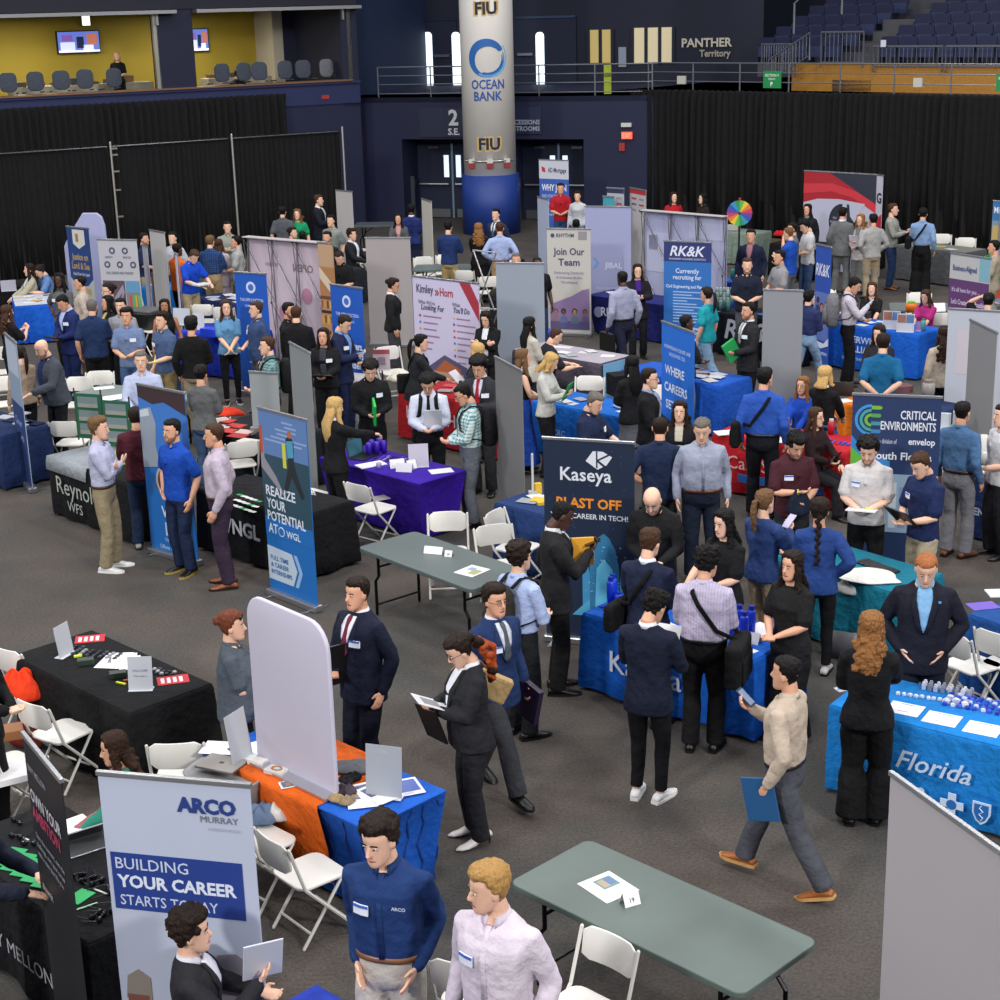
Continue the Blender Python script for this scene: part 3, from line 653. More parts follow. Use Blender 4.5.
def swivel(px, py, lab, ofs=.75, col='454c58'):
    p = lx(px, py, ofs); t = thing('office_chair', lab, 'chair', FL @ Vector((p.x, ofs, 3.5)), R(29.8+random.Random(px).uniform(-15, 15)), 'office chairs along the suite ledge')
    P_ = rrect(.45, .50, .15, 4, 0, .98)
    MB().board([(a_, b_) for a_, b_ in P_], -.27, -.2).build('backrest', mat('cloth', col), t, True, BEV(.02))
    MB().box(-.21, .21, -.2, .24, .46, .54).build('seat', mat('cloth', col), t, False, BEV(.03)); MB().tube([(0, 0, .1), (0, 0, .46)], .03).build('stem', mat('metal', '303030'), t)
    for s in (-1, 1): MB().tube([(s*.24, .2, .68), (s*.24, -.1, .70)], .02).build('armrest', mat('plastic', '2a2c30'), t)
    MB().tube([(-.2, 0, .05), (.2, 0, .05)], .03).tube([(0, -.2, .05), (0, .2, .05)], .03).build('base', mat('plastic', '222222'), t)
for i, (px, lab) in enumerate(((7, 'leftmost dark office chair at the suite ledge'), (33, 'dark office chair second from the left at the suite ledge'), (60, 'dark office chair below the suite television'), (83, 'dark office chair just left of the suite attendant'), (110, 'dark office chair in front of the suite attendant'), (219, 'leftmost full office chair right of the navy pillar'), (240, 'dark office chair in front of the seated suite guest'), (259, 'dark office chair right of the seated suite guest'), (282, 'taller office chair before the cream door jamb'), (301, 'office chair just right of the cream door jamb'))):
    swivel(px, 85, lab)
swivel(322, 76, 'lone pale grey chair at the far right end of the suite ledge', .75, '6d7078')
def suite_table(px0, px1, lab):
    x0, x1 = lx(px0, 80, 2.2).x, lx(px1, 80, 2.2).x
    t = thing('buffet_table', lab, 'table', FL @ Vector((x0, 1.9, 3.5)), R(29.8))
    MB().box(0, x1-x0, 0, .7, 0, .78).build('tablecloth', mat('cloth', 'b4ae9c'), t)
    rd = random.Random(px0); n = int((x1-x0)/.5)
    for i in range(n): MB().box(.1+i*.5, .4+i*.5, .15, .5, .78, .78+rd.uniform(.06, .2)).build('serving_tray', mat('plastic', rd.choice(['6a4a34', '30343c', '8a6a4c', '4a3c34'])), t, False, BEV(.02))
suite_table(10, 150, 'long buffet table with trays behind the chairs of the yellow suite'); suite_table(205, 268, 'shorter buffet table with trays in the second suite')
# drapes
def drape(name, A, B, z1, lab, pitch=.22, amp=.07, z0=.03, seed=0, grp=None, st=False):
    rd = random.Random(seed); F, L = fr2(A, B); n = int(L/pitch*4); fr_, bk_ = [], []
    ph = 0; xs = []
    for i in range(n+1):
        x = L*i/n; ph += math.pi/2*rd.uniform(.6, 1.4); y = amp*math.sin(ph)*rd.uniform(.5, 1.2)*(.55+.75*abs(math.sin(x*1.3+seed))); xs.append((x, y))
    m_ = MB(); zz = (z1+.05, z1, z1-.15, z1*.5, z0)
    rows = []
    for q, z in enumerate(zz):
        f = (.35, .2, .8, 1.0, 1.15)[q]
        rows.append([F @ Vector((x+(.03*math.sin(x*9+z) if q > 2 else 0), y*f, z+(.03*math.sin(i*1.6) if q == 0 else 0))) for i, (x, y) in enumerate(xs)]+[F @ Vector((x, y*f+.015, z)) for x, y in xs[::-1]])
    o = thing(name, lab, 'curtain', (A.x, A.y, 0), 0, grp)
    m_.rings(rows); m_.build('drape_cloth', mat('drape', '171618'), o, True, T=Matrix.Translation((-A.x, -A.y, 0)))
    if grp:
        for zq, nm in ((z1+.03, 'crossbar'),): MB().tube([F @ Vector((.06, -.05, zq)), F @ Vector((L-.06, -.05, zq))], .022, n=6).build(nm, mat('metal', '4a4a4e'), o, T=Matrix.Translation((-A.x, -A.y, 0)))
    return F, L
bA, bB = G(-60, 110, 3.9), G(278, 98, 3.9)
drape('curtain', FL @ Vector((-3, -.45, 0)), FL @ Vector((lx(280, 98).x, -.45, 0)), 3.82, 'tall gathered black curtain hung under the suites along the left wall', .2, .09, seed=3)
# pipe and drape panels in front
PP = [(-92, 158), (0-2, 152), (108, 145), (228.5, 137), (336, 129.5)]
pts = [G(-92, 158.3, 3.05), None, G(108, 145, 3.05), G(229, 137, 3.05), G(336, 130, 3.05)]
dl = (pts[3]-pts[2]); pts[1] = pts[2]-dl; pts[0] = pts[2]-dl*2; pts[4] = pts[3]+dl*.98
labs = ['black drape panel at the far left edge behind the gold-lettered banner', 'black drape panel between the left edge and the first white pole', 'black drape panel between the two tall white poles', 'rightmost black drape panel ending beside the exit sign wall']
for i in range(4):
    a, b = pts[i].copy(), pts[i+1].copy(); a.z = b.z = 0
    drape('black_curtain', a, b, 2.98, labs[i], .13, .035, seed=10+i, grp='pipe and drape panels')
for i, lab in ((2, 'left tall white drape pole with open side slots'), (3, 'middle tall white drape pole above the plaid shirt group'), (4, 'right tall white drape pole next to the navy door wall')):
    p = pts[i]; t = thing('drape_pole', lab, 'pole', (p.x+.05, p.y-.08, 0), R(29.6), 'drape poles')
    MB().tube([(0, -.08, 0), (0, -.08, 3.12)], .028, n=8).build('upright', mat('metal', 'cfcac0'), t); MB().box(-.22, .22, -.3, .14, 0, .012).build('base_plate', mat('metal', '777777'), t)
    if i == 2:
        for z in (2.95, 2.8, 2.4, 1.95, 1.3): MB().box(.0, .16, -.1, -.06, z, z+.04).build('bracket', mat('metal', 'a8a49a'), t)
rA, rB = Vector((3.9, 46.35, 0)), Vector((15.2, 35.55, 0))
drape('curtain', rA, rB, 3.7, 'very long gathered black curtain hanging below the railing along the right wall', .2, .09, seed=5)
FR, LR = fr2(rA, rB)
struct(MB().box(-.4, LR+3, .35, .8, 0, 3.6).build('wall_right', mat('wall', '12183a'), T=FR))
struct(MB().box(-.5, LR+3, -.7, -.16, 0, .03).build('trim_6', mat('wood', '6d5638'), T=FR))
struct(MB().box(-2, LR+3, .3, 30, 3.45, 3.6).build('trim_7', mat('wall', '1a2038'), T=FR))
# railings
def railing(F, x0, x1, y, lab, step=1.55):
    t = thing('railing', lab, 'railing', F @ Vector((x0, y, 3.6)), math.atan2(F[1][0], F[0][0]), 'steel railings of the upper walkway')
    L = x1-x0; n = max(1, round(L/step))
    for i in range(n+1): MB().tube([(L*i/n, 0, 0), (L*i/n, 0, .84)], .022, n=6).build('post', mat('metal', '8b8e96'), t)
    for z in (.84, .60, .36, .10): MB().tube([(0, 0, z), (L, 0, z)], .021 if z == .84 else .015, n=6).build('rail', mat('metal', '8b8e96'), t)
railing(FM, .55, ML-.2, .1, 'steel railing of the walkway above the doors and behind the column')
railing(FR, .3, LR, .45, 'long steel railing above the right black curtain')
# seating bowl, upper right
def box_in(F, name, *a, c='wall', col='101018', lab=None, cat=None): return MB().box(*a).build(name, mat(c, col), T=F)
F8 = FR
struct(box_in(FR, 'wall_bowl_panel', 3.3, LR+3, 3.0, 3.2, 3.6, 4.32, c='wood', col='a8762c'))
struct(box_in(FR, 'wall_bowl_back', -9, LR+8, 14, 14.4, 3.6, 12, col='0c1024'))
for r_ in range(7):
    struct(box_in(FR, 'trim_%d' % (8+r_), hitF(764, 50, FR, 3.5).x, LR+8, 3.2+r_*.85, 12, 4.25+r_*.27-.3, 4.3+r_*.27, col='44464e' if r_ else '4a4b52'))
st0 = None
pos = ['lowest', 'second', 'third', 'fourth', 'fifth']
for r_ in range(5):
    for q in range(26):
        x = hitF(766, 50, FR, 3.5).x+q*.56
        if 4.6 < x < 5.8 or x > LR+3: continue
        if st0 is None:
            s_ = st0 = thing('stadium_seat', 'navy folding stadium seat in the upper right seating rows', 'seat', (0, 0, 0), 0, 'stadium seats in the upper right rows')
            MB().board(rrect(.50, .30, .07, 3, 0, .56), .05, .1).build('seat_back', mat('plastic', '1c2240'), s_)
            MB().box(-.22, .22, -.02, .06, .18, .46).build('seat_pan', mat('plastic', '2c3558'), s_); MB().box(-.26, -.23, -.02, .3, .0, .5).build('seat_bracket', mat('metal', '4c5060'), s_)
        else: s_ = copy_tree(st0)
        s_.location = FR @ Vector((x, 3.45+r_*.85, 4.3+r_*.27)); s_.rotation_euler = (0, 0, math.atan2(FR[1][0], FR[0][0]))
def barrier(x0, x1, y, z, lab, n=14, h=.85, slope=0):
    t = thing('crowd_barrier', lab, 'barrier', FR @ Vector((x0, y, z)), math.atan2(FR[1][0], FR[0][0]), 'barred steel barriers in front of the seats'); L = x1-x0
    MB().tube([(0, 0, 0), (0, 0, h), (L, 0, h+slope), (L, 0, slope)], .03, n=6).tube([(0, 0, .12), (L, 0, .12+slope)], .02, n=5).build('frame', mat('metal', '7d8088'), t)
    m_ = MB()
    for i in range(1, n): x = L*i/n; m_.tube([(x, 0, .1+slope*i/n), (x, 0, h+slope*i/n)], .012, n=4)
    b = m_.build('bars', mat('metal', '6d7078'), t)
XB = hitF(762, 50, FR, 2.7).x
barrier(XB, XB+1.1, 2.7, 4.0, 'short barred barrier at the left end of the seats'); barrier(XB+.5, XB+1.8, 2.3, 3.75, 'sloping barred stair rail left of the steps', 12, .7, .7)
barrier(XB+1.9, XB+3.2, 2.7, 4.25, 'tall barred barrier at the top of the steps', 10, .9)
for i in range(4): barrier(5.9+i*2.1, 7.9+i*2.1, 2.9, 4.15, ['barred barrier just right of the steps, with a notice on it', 'second barred barrier right of the steps', 'third barred barrier right of the steps', 'barred barrier at the right edge of the photo'][i], 16, .62)
for i in range(6): struct(box_in(FR, 'trim_%d' % (20+i), 4.6, 5.8, 3.0+i*.5, 3.6+i*.5, 3.6+i*.3, 3.9+i*.3, col='4a4a50'))
MB().tube([(0, 0, 0), (0, 0, .8), (.5, 0, 1.2), (1.5, 0, 1.3), (1.5, 0, .5)], .03, n=6).build('handrail', mat('metal', '9a9ca2'), None, T=FR @ Matrix.Translation((3.2, 3.2, 5.1)))
tag(bpy.data.objects['handrail'], 'looped steel handrail above the steps between the seat blocks', 'handrail')
# signs on the walls
def wallsign(name, lab, cat, F, y, px0, px1, py0, py1, col, rows=(), e=None, grp=None, bx=0.03):
    a, b = hitF(px0, py1, F, y), hitF(px1, py0, F, y); w_, h_ = b.x-a.x, b.z-a.z
    t = thing(name, lab, cat, F @ Vector((a.x, y, a.z)), math.atan2(F[1][0], F[0][0]), grp)
    if col: MB().box(0, w_, 0, bx, 0, h_).build('panel', mat('glow', col, e=e) if e else mat('print', col), t)
    for s_, u, v, hh, c, mw, al in rows:
        m_ = MB(); letters(m_, s_, u*w_, v*h_, hh*h_, y=-.012, bold=.03, maxw=mw*w_, align=al); m_.build('lettering', mat('print', c), t)
    return t
wallsign('direction_sign', 'navy panel with a large white 2 and S.E. left of the column', 'sign', FM, -.04, 420, 464, 108, 137, '161d3a', (('2', .76, .42, .52, 'c4c8cc', .3, 'c'), ('S.E.', .76, .08, .22, 'c4c8cc', .3, 'c')))
wallsign('direction_sign', 'navy concessions and restrooms panel right of the column', 'sign', FM, -.04, 512, 541, 107, 134, '1b2444', (('CONCESSIONS', .95, .36, .17, '9aa2b4', 1.3, 'r'), ('RESTROOMS', .95, .12, .17, '9aa2b4', 1.1, 'r')))
wallsign('exit_sign', 'glowing red exit sign left of the doors', 'sign', FM, -.12, 347, 358, 137, 144, 'ff5a3c', (('EXIT', .5, .2, .6, 'ffc0a8', .8, 'c'),), e=1.0)
wallsign('exit_sign', 'glowing red exit sign right of the column', 'sign', FM, -.12, 621.5, 632, 132, 139, 'ff5a3c', (('EXIT', .5, .2, .6, 'ffc0a8', .8, 'c'),), e=1.0)
for px, py, l in ((352, 131, 'left'), (626, 125, 'right')): wallsign('emergency_light', 'small white twin emergency light above the %s exit sign' % l, 'light', FM, -.1, px-5, px+5, py-2, py+2, 'c8c8c4', (), bx=.1)
wallsign('alarm_box', 'small red fire alarm box below the right exit sign', 'alarm', FM, -.06, 619, 624.5, 143, 151, '9c2a28', (), bx=.06)
wallsign('alarm_box', 'small red alarm light on the navy wall below the suites', 'alarm', FL, -.06, 322, 329, 95, 99, 'a82a2c', (), bx=.06)
wallsign('wall_box', 'yellowish electrical box behind the grey banner at the door wall', 'box', FM, -.1, 346, 356, 186, 194, '7c7658', (), bx=.1)
wallsign('wall_sign', 'raised cream lettering sign high on the dark wall', 'sign', FM, BY-.1, 681, 733, 36, 57, None, (('PANTHER', .5, .50, .42, 'c9c2b2', 1, 'c'), ('Territory', .66, .0, .34, 'a8a294', .6, 'c')))
wallsign('caution_sign', 'tall yellow-green wet floor sign behind the railing', 'sign', FM, .6, 604, 611, 65, 94, '9fb02a', (('CAUTION', .5, .6, .1, '303a10', .9, 'c'),))
wallsign('intercom_panel', 'pale wall panel between the two lit windows', 'panel', FM, BY-.08, 618.5, 626, 47, 67, '8c98a8', (), bx=.05)
wallsign('section_sign', 'green section sign hanging on the railing above the curtain', 'sign', FR, .38, 763, 781, 71, 88, '1d8a4a', (('SECTION 4', .5, .68, .14, 'c8e6d0', .8, 'c'), ('EVENTS', .5, .48, .10, 'c8e6d0', .6, 'c'), ('P', .5, .12, .24, 'e6f4ea', .3, 'c')))
wallsign('section_sign', 'green section sign cut by the right edge of the photo', 'sign', FR, .38, 995.5, 1014, 74, 91, '1d8a4a', (('SECTION', .5, .68, .14, 'c8e6d0', .8, 'c'),))
wallsign('junction_box', 'white box on the railing above the start of the right curtain', 'box', FR, .36, 677, 685, 76, 84, 'c0bdb4', (), bx=.06)
wallsign('junction_box', 'white box on the railing above the red and white backdrop', 'box', FR, .36, 913, 922, 78, 87, 'c0bdb4', (), bx=.06)
wallsign('notice', 'small white notice taped on a barrier below the seats', 'notice', FR, 2.8, 880.5, 886, 40, 47, 'd0d4e0', (), bx=.01)
# ---------------------------------------------------------------- furniture and displays
def top_frame(a, b):     # frame with origin a, x towards b, y away from the camera
    d = b-a; an = math.atan2(d.y, d.x); return Matrix.Translation((a.x, a.y, 0)) @ Matrix.Rotation(an, 4, 'Z'), Vector((d.x, d.y)).length, an
def banner(tl, tr, h, lab, col='e0e0e4', bandc=None, name='banner_stand', lean=0, feet=True, back=False, polecol='b8b8bc', grp='roll-up banners', wmin=None, w_=None, z0=.0, group=True, low=False, curl=0):
    """roll-up banner: tl, tr = photo corners of its top edge, h = its real height"""
    A, B = G(*tl, h+z0), G(*tr, h+z0)
    if w_:
        d = (B-A).normalized(); B = A+d*w_
    F, W, an = top_frame(A, B); t = thing(name, lab, 'banner', (A.x, A.y, z0), an, grp); n = 10; SEGS.append((A.xy.copy(), B.xy.copy()))
    m_ = MB(); rows = []
    for i in range(n+1):
        x = W*i/n; y = .0; z = .07 if not low else .02
        rows.append([Vector((x, y-.004, z)), Vector((x, y-.004, h-.02)), Vector((x, y+.004, h-.02)), Vector((x, y+.004, z))])
    m_.rings(rows); m_.build('banner_sheet', mat('banner', col), t)
    MB().box(-.01, W+.01, -.014, .014, h-.03, h).build('top_rail', mat('metal', 'a4a6aa'), t, False, BEV(.004))
    if feet:
        MB().box(-.02, W+.02, -.06, .06, .0, .075).build('base', mat('metal', '9b9da2'), t, False, BEV(.015))
        for x in (.08, W-.08): MB().box(x-.02, x+.02, -.2, .2, .0, .012).build('foot', mat('metal', '8b8d92'), t)
    s = -1 if back else 1
    MB().tube([(W/2, .05*s, .05), (W/2, .035*s, h-.03)], .010, n=6).build('support_pole', mat('metal', polecol), t)
    return dict(t=t, W=W, h=h, F=F)
def words(bn, rows, sub='lettering'):
    """rows: (text, u, v, cap height m, colour, align, maxwidth fraction, bold, shear); v counted from the top in metres"""
    for r_ in rows:
        s_, u, v, hh, c = r_[:5]; al = r_[5] if len(r_) > 5 else 'c'; mw = r_[6] if len(r_) > 6 else .9; bo = r_[7] if len(r_) > 7 else .02; sh = r_[8] if len(r_) > 8 else 0; fl = r_[9] if len(r_) > 9 else False
        m_ = MB(); letters(m_, s_, u*bn['W'], bn['h']-v, hh, y=-.009, bold=bo, shear=sh, maxw=mw*bn['W'], align=al, flip=fl)
        m_.build(sub, mat('print', c), bn['t'])
SHN = [0]
def shape(bn, poly, col, y=-.0065, name='printed_area', kind='print'):
    SHN[0] += 1; y -= (SHN[0] % 40)*.00004
    """poly in (u, metres from the top)"""
    P = [(u*bn['W'], bn['h']-v) for u, v in poly]
    a = sum(P[i][0]*P[(i+1) % len(P)][1]-P[(i+1) % len(P)][0]*P[i][1] for i in range(len(P)))
    if a > 0: P = P[::-1]
    return MB().board(P, y, y+.0015).build(name, mat(kind, col), bn['t'])
def rect(bn, u0, u1, v0, v1, col, **k): return shape(bn, [(u0, v0), (u1, v0), (u1, v1), (u0, v1)], col, **k)
def disc(bn, u, v, r, col, y=-.0075, name='printed_dot', n=14, ry=None): return shape(bn, [(u+r/bn['W']*math.cos(2*math.pi*i/n), v+(ry or r)*math.sin(2*math.pi*i/n)) for i in range(n)], col, y=y, name=name)
def figure(bn, u, v, s, skin, hair, top, name='printed_person'):
    W = bn['W']
    shape(bn, [(u-.9*s/W, v+2.6*s), (u-.8*s/W, v+1.3*s), (u-.3*s/W, v+.9*s), (u+.3*s/W, v+.9*s), (u+.8*s/W, v+1.3*s), (u+.9*s/W, v+2.6*s)], top, y=-.0085, name=name)
    disc(bn, u, v-.1*s, .62*s, hair, y=-.0088, name='printed_hair', ry=.72*s); disc(bn, u, v+.05*s, .45*s, skin, y=-.0092, name='printed_face', ry=.58*s)
TB = {}
def fold_table(a, b, lab, col='6f7d7a', W=1.83, D=.76, z=.74, legc='15161a', frame='dark'):
    A = G(*a, z); d = Vector((math.cos(R(b)), math.sin(R(b)), 0)) if isinstance(b, (int, float)) else (G(*b, z)-A).normalized(); F, L, an = top_frame(A, A+d*W)
    t = thing('folding_table', lab, 'table', (A.x, A.y, 0), an, 'bare folding tables')
    RECTS.append((F.inverted(), W, D)); MB().prism(rrect(W, D, .07, 5, W/2, D/2), z-.045, z).build('tabletop', mat('table', col), t, False, BEV(.008))
    lm = mat('metal', legc)
    for s, x in ((1, .22), (-1, W-.22)):
        x2 = x-s*.06
        for y in (.1, D-.1): MB().tube([(x, y, z-.05), (x, y, .45), (x2, y, .38), (x2, y, .015)], .016, n=6).build('leg', lm, t)
        MB().tube([(x2, .1, .12), (x2, D-.1, .12)], .012, n=6).build('crossbar', lm, t); MB().tube([(x, .1, .55), (x, D-.1, .55)], .012, n=6).build('crossbar', lm, t)
        MB().tube([(x, D/2, .5), (x+s*.32, D/2, z-.05)], .010, n=6).build('brace', lm, t)
    return dict(F=F, an=an, W=W, D=D, z=z, t=t)
def cloth_table(a, b, lab, col, W=1.83, D=.76, z=.76, fitted=0, right=False, drop=.03, seed=0, flare=.05, topc=None):
    """a, b: photo corners of the near long edge (left, right) of the covered table top"""
    A = a if isinstance(a, Vector) else G(*a, z)
    if isinstance(b, (int, float)): d = Vector((math.cos(R(b)), math.sin(R(b)), 0)); B = A if right else A+d*W
    else: B = G(*b, z); d = (B-A).normalized()
    if right: A = B-d*W
    F, L, an = top_frame(A, A+d*W); t = thing('covered_table', lab, 'table', (A.x, A.y, 0), an, 'tables under cloths'); rd = random.Random(seed)
    RECTS.append((F.inverted(), W, D)); P = []
    for i in range(16): P.append((W*i/16, 0))
    for i in range(8): P.append((W, D*i/8))
    for i in range(16): P.append((W-W*i/16, D))
    for i in range(8): P.append((0, D-D*i/8))
    def off(p, o):
        x, y = p; cx_, cy_ = W/2, D/2; nx = (x-cx_)/(W/2); ny = (y-cy_)/(D/2)
        q = Vector((nx if abs(nx) > .98 else 0, ny if abs(ny) > .98 else 0)); 
        return (x+q.x*o, y+q.y*o)
    rows = []; ph = rd.uniform(0, 6)
    for z_, o, wv in ((z-.012, .006, 0), (z-.05, .012, .15), (z*.66, .02, .5), (z*.33, .03, .8), (drop, .035, 1)):
        r = []
        for i, p in enumerate(P):
            if fitted:
                fq = (i % 16)/16 if i < 16 else ((i-16)/8 if i < 24 else ((i-24)/16 if i < 40 else (i-40)/8)); oo = (-.10*(1-z_/z)-.08*math.sin(math.pi*(1-z_/z)**.8)*max(0, math.sin(math.pi*fq))**.5 if z_ < z-.04 else 0)+.004
            else: oo = o*flare/.05+wv*.028*math.sin(i*1.9+ph+math.sin(i*.7+ph)*1.4)
            q = off(p, oo); r.append(Vector((q[0], q[1], z_)))
        rows.append(r)
    m_ = MB(); m_.rings(rows+[]); top = [Vector((off(p, -.012)[0], off(p, -.012)[1], z)) for p in P]; m_.rings([rows[0], top])
    m_.build('cloth', mat('cloth', col), t, True, [('BEVEL', dict(width=.01, segments=2, limit_method='ANGLE', angle_limit=R(50)))])
    if fitted:
        for x in (.14, W-.14):
            for y in (.14, D-.14): MB().tube([(x, y, .3), (x, y, 0)], .014, n=6).build('leg', mat('metal', '1a1a1c'), t)
    if topc: MB().prism(rrect(W-.01, D-.01, .03, 3, W/2, D/2), z+.001, z+.006).build('topper', mat('cloth', topc), t)
    return dict(F=F, an=an, W=W, D=D, z=z, t=t, fitted=fitted)
def facetext(tb, rows, side='front'):
    for r_ in rows:
        s_, x, z, hh, c, al, mw = r_[:7]; bo = r_[7] if len(r_) > 7 else .03; sh = r_[8] if len(r_) > 8 else 0
        y = -.075 if not tb['fitted'] else -.01
        T = None if side == 'front' else Matrix.Translation((tb['W'], 0, 0)) @ Matrix.Rotation(R(90), 4, 'Z')
        m_ = MB(); letters(m_, s_, x, z, hh, y=y, bold=bo, shear=sh, maxw=mw, align=al, T=T); 
        m_.build('lettering', mat('print', c), tb['t'])
def on(tb, px, py, dz=0): 
    p = G(px, py, tb['z']+dz) if tb else G(px, py, .76); return p
# white folding chair, built once
CHAIR0 = [None]
def chair_proto(lab):
    t = thing('folding_chair', lab, 'chair', (0, 0, 0), 0, 'white folding chairs'); wm_ = mat('plastic', 'dedcd6'); fm = mat('metal', 'c9c7c2'); fm = mat('plastic', 'd2d0ca')
    MB().prism(rrect(.40, .40, .08, 4, 0, .0), .435, .46).build('seat', wm_, t, False, BEV(.01))
    m_ = MB(); rows = []
    for i in range(9):
        x = -.20+.40*i/8; y = -.255+.03*(1-(x/.2)**2)*-1; e = .035 if i in (0, 8) else 0
        rows.append([Vector((x, y-.012, .60+e)), Vector((x, y-.03, .82-e)), Vector((x, y-.015, .82-e)), Vector((x, y+.006, .60+e))])
    m_.rings(rows).build('backrest', wm_, t, True, [('BEVEL', dict(width=.006, segments=2, limit_method='ANGLE'))])
    for s in (-1, 1):
        MB().tube([(s*.215, -.28, .80), (s*.215, -.17, .46), (s*.215, .24, .012)], .013, n=6).build('leg', fm, t)
        MB().tube([(s*.19, .14, .44), (s*.19, -.20, .012)], .012, n=6).build('leg', fm, t)
    MB().tube([(-.215, .17, .10), (.215, .17, .10)], .010, n=6).build('crossbar', fm, t); MB().tube([(-.19, -.13, .10), (.19, -.13, .10)], .010, n=6).build('crossbar', fm, t)
    return t
def chair(px, py, face, lab, z=.45, tuck=None):
    """px, py: photo point of the seat centre; face as for people"""
    p = G(px, py, z); rz = math.atan2(p.x, -p.y)+R(face)
    if CHAIR0[0] is None: t = CHAIR0[0] = chair_proto(lab)
    else: t = copy_tree(CHAIR0[0])
    if tuck is None: p = settle(p, .31, .45, 12 if p.length > 14 else 14, .46)
    else: SPOTS.append((p.xy.copy(), .2))
    t.location = (p.x, p.y, 0); t.rotation_euler = (0, 0, rz); t['label'] = lab; return t
def item(name, lab, cat, px, py, z, rot=0, grp=None, F=None):
    p = G(px, py, z); return thing(name, lab, cat, p, R(rot), grp)
PCOUNT = [0]
def paper(px, py, z, lab, rot=20, w_=.216, h_=.28, col='e4e4e6', grp='papers on the tables', marks=None, name='sheet_of_paper', th=.002):
    t = item(name, lab, 'paper', px, py, z, rot, grp); MB().box(-w_/2, w_/2, -h_/2, h_/2, 0, th).build('sheet', mat('paper', col), t)
    for mi, (u0, u1, v0, v1, c) in enumerate(marks or []): MB().box(-w_/2+u0*w_, -w_/2+u1*w_, -h_/2+v0*h_, -h_/2+v1*h_, th-.001, th+.0012+.0006*mi).build('printed_area', mat('print', c), t)
    return t
def lay(px, py, z, lab, name, cat, w_, d_, h_, col, rot=0, kind='plastic', grp=None, bev=.004):
    t = item(name, lab, cat, px, py, z, rot, grp); MB().box(-w_/2, w_/2, -d_/2, d_/2, 0, h_).build('body', mat(kind, col), t, False, BEV(min(bev, h_*.4))); return t
def stand_sign(px, py, z, lab, w_=.22, h_=.28, rot=-20, col='dcdfe8', rows=(), kind='paper', tilt=8):
    t = item('sign_holder', lab, 'sign', px, py, z, rot, 'upright table signs'); T = Matrix.Rotation(R(-tilt), 4, 'X')
    MB().box(-w_/2, w_/2, -.002, .002, 0, h_, T=T).build('panel', mat(kind, col), t); MB().box(-w_/2, w_/2, -.03, .06, 0, .004).build('base', mat('plastic', 'c9ccd2'), t)
    for (s_, v, hh, c) in rows:
        m_ = MB(); letters(m_, s_, 0, h_*v, hh, y=-.004, align='c', maxw=w_*.85, T=T); m_.build('lettering', mat('print', c), t)
    return t
def tent(px, py, z, lab, rot=0, w_=.15, h_=.08, col='e8e8ea', txt=None):
    t = item('tent_card', lab, 'card', px, py, z, rot, 'folded tent cards')
    for s in (-1, 1): MB().box(-w_/2, w_/2, -.001, .001, 0, h_*1.1, T=Matrix.Translation((0, s*h_*.5, 0)) @ Matrix.Rotation(R(s*25), 4, 'X')).build('flap', mat('paper', col), t)
    if txt: m_ = MB(); letters(m_, txt, 0, h_*.3, h_*.35, y=-.003, align='c', T=Matrix.Translation((0, -h_*.5, 0)) @ Matrix.Rotation(R(-25), 4, 'X')); m_.build('lettering', mat('print', '30343c'), t)
    return t
def laptop(px, py, z, lab, rot=0, col='9c9ba2', open_=0, scr='1a1c22'):
    t = item('laptop', lab, 'laptop', px, py, z, rot, 'laptops'); MB().box(-.165, .165, -.115, .115, 0, .012).build('base', mat('metal' if col != '2a2c30' else 'plastic', col), t, False, BEV(.004))
    if open_:
        T = Matrix.Translation((0, .112, .012)) @ Matrix.Rotation(R(90-open_), 4, 'X')   # hinge at the back
        q = MB().box(-.165, .165, 0, .008, 0, .22, T=Matrix.Translation((0, .112, .01)) @ Matrix.Rotation(R(open_-90)*-1, 4, 'X')).build('lid', mat('plastic', col), t)
        MB().box(-.15, .15, -.002, 0, .015, .205, T=Matrix.Translation((0, .112, .01)) @ Matrix.Rotation(R(open_-90)*-1, 4, 'X')).build('screen', mat('gloss', scr), q)
    else:
        q = MB().box(-.165, .165, -.115, .115, .013, .020).build('lid', mat('plastic', col), t, False, BEV(.003))
        MB().box(-.018, .018, -.014, .014, .020, .0212).build('logo', mat('print', '30323a'), q)
    return t
def cup(px, py, z, lab, col, r=.035, h=.12, cap=None, name='tumbler', cat='cup', grp=None):
    t = item(name, lab, cat, px, py, z, 0, grp); c = lambda rr, zz: [Vector((rr*math.cos(2*math.pi*i/12), rr*math.sin(2*math.pi*i/12), zz)) for i in range(12)]
    MB().rings([c(r*.85, 0), c(r, h*.5), c(r, h*.9), c(r*.6, h)]).build('cup_body' if name == 'tumbler' else 'bottle_body', mat('plastic', col), t, True)
    if cap: MB().rings([c(r*.65, h), c(r*.65, h*1.16)]).build('cap', mat('plastic', cap), t)
    return t
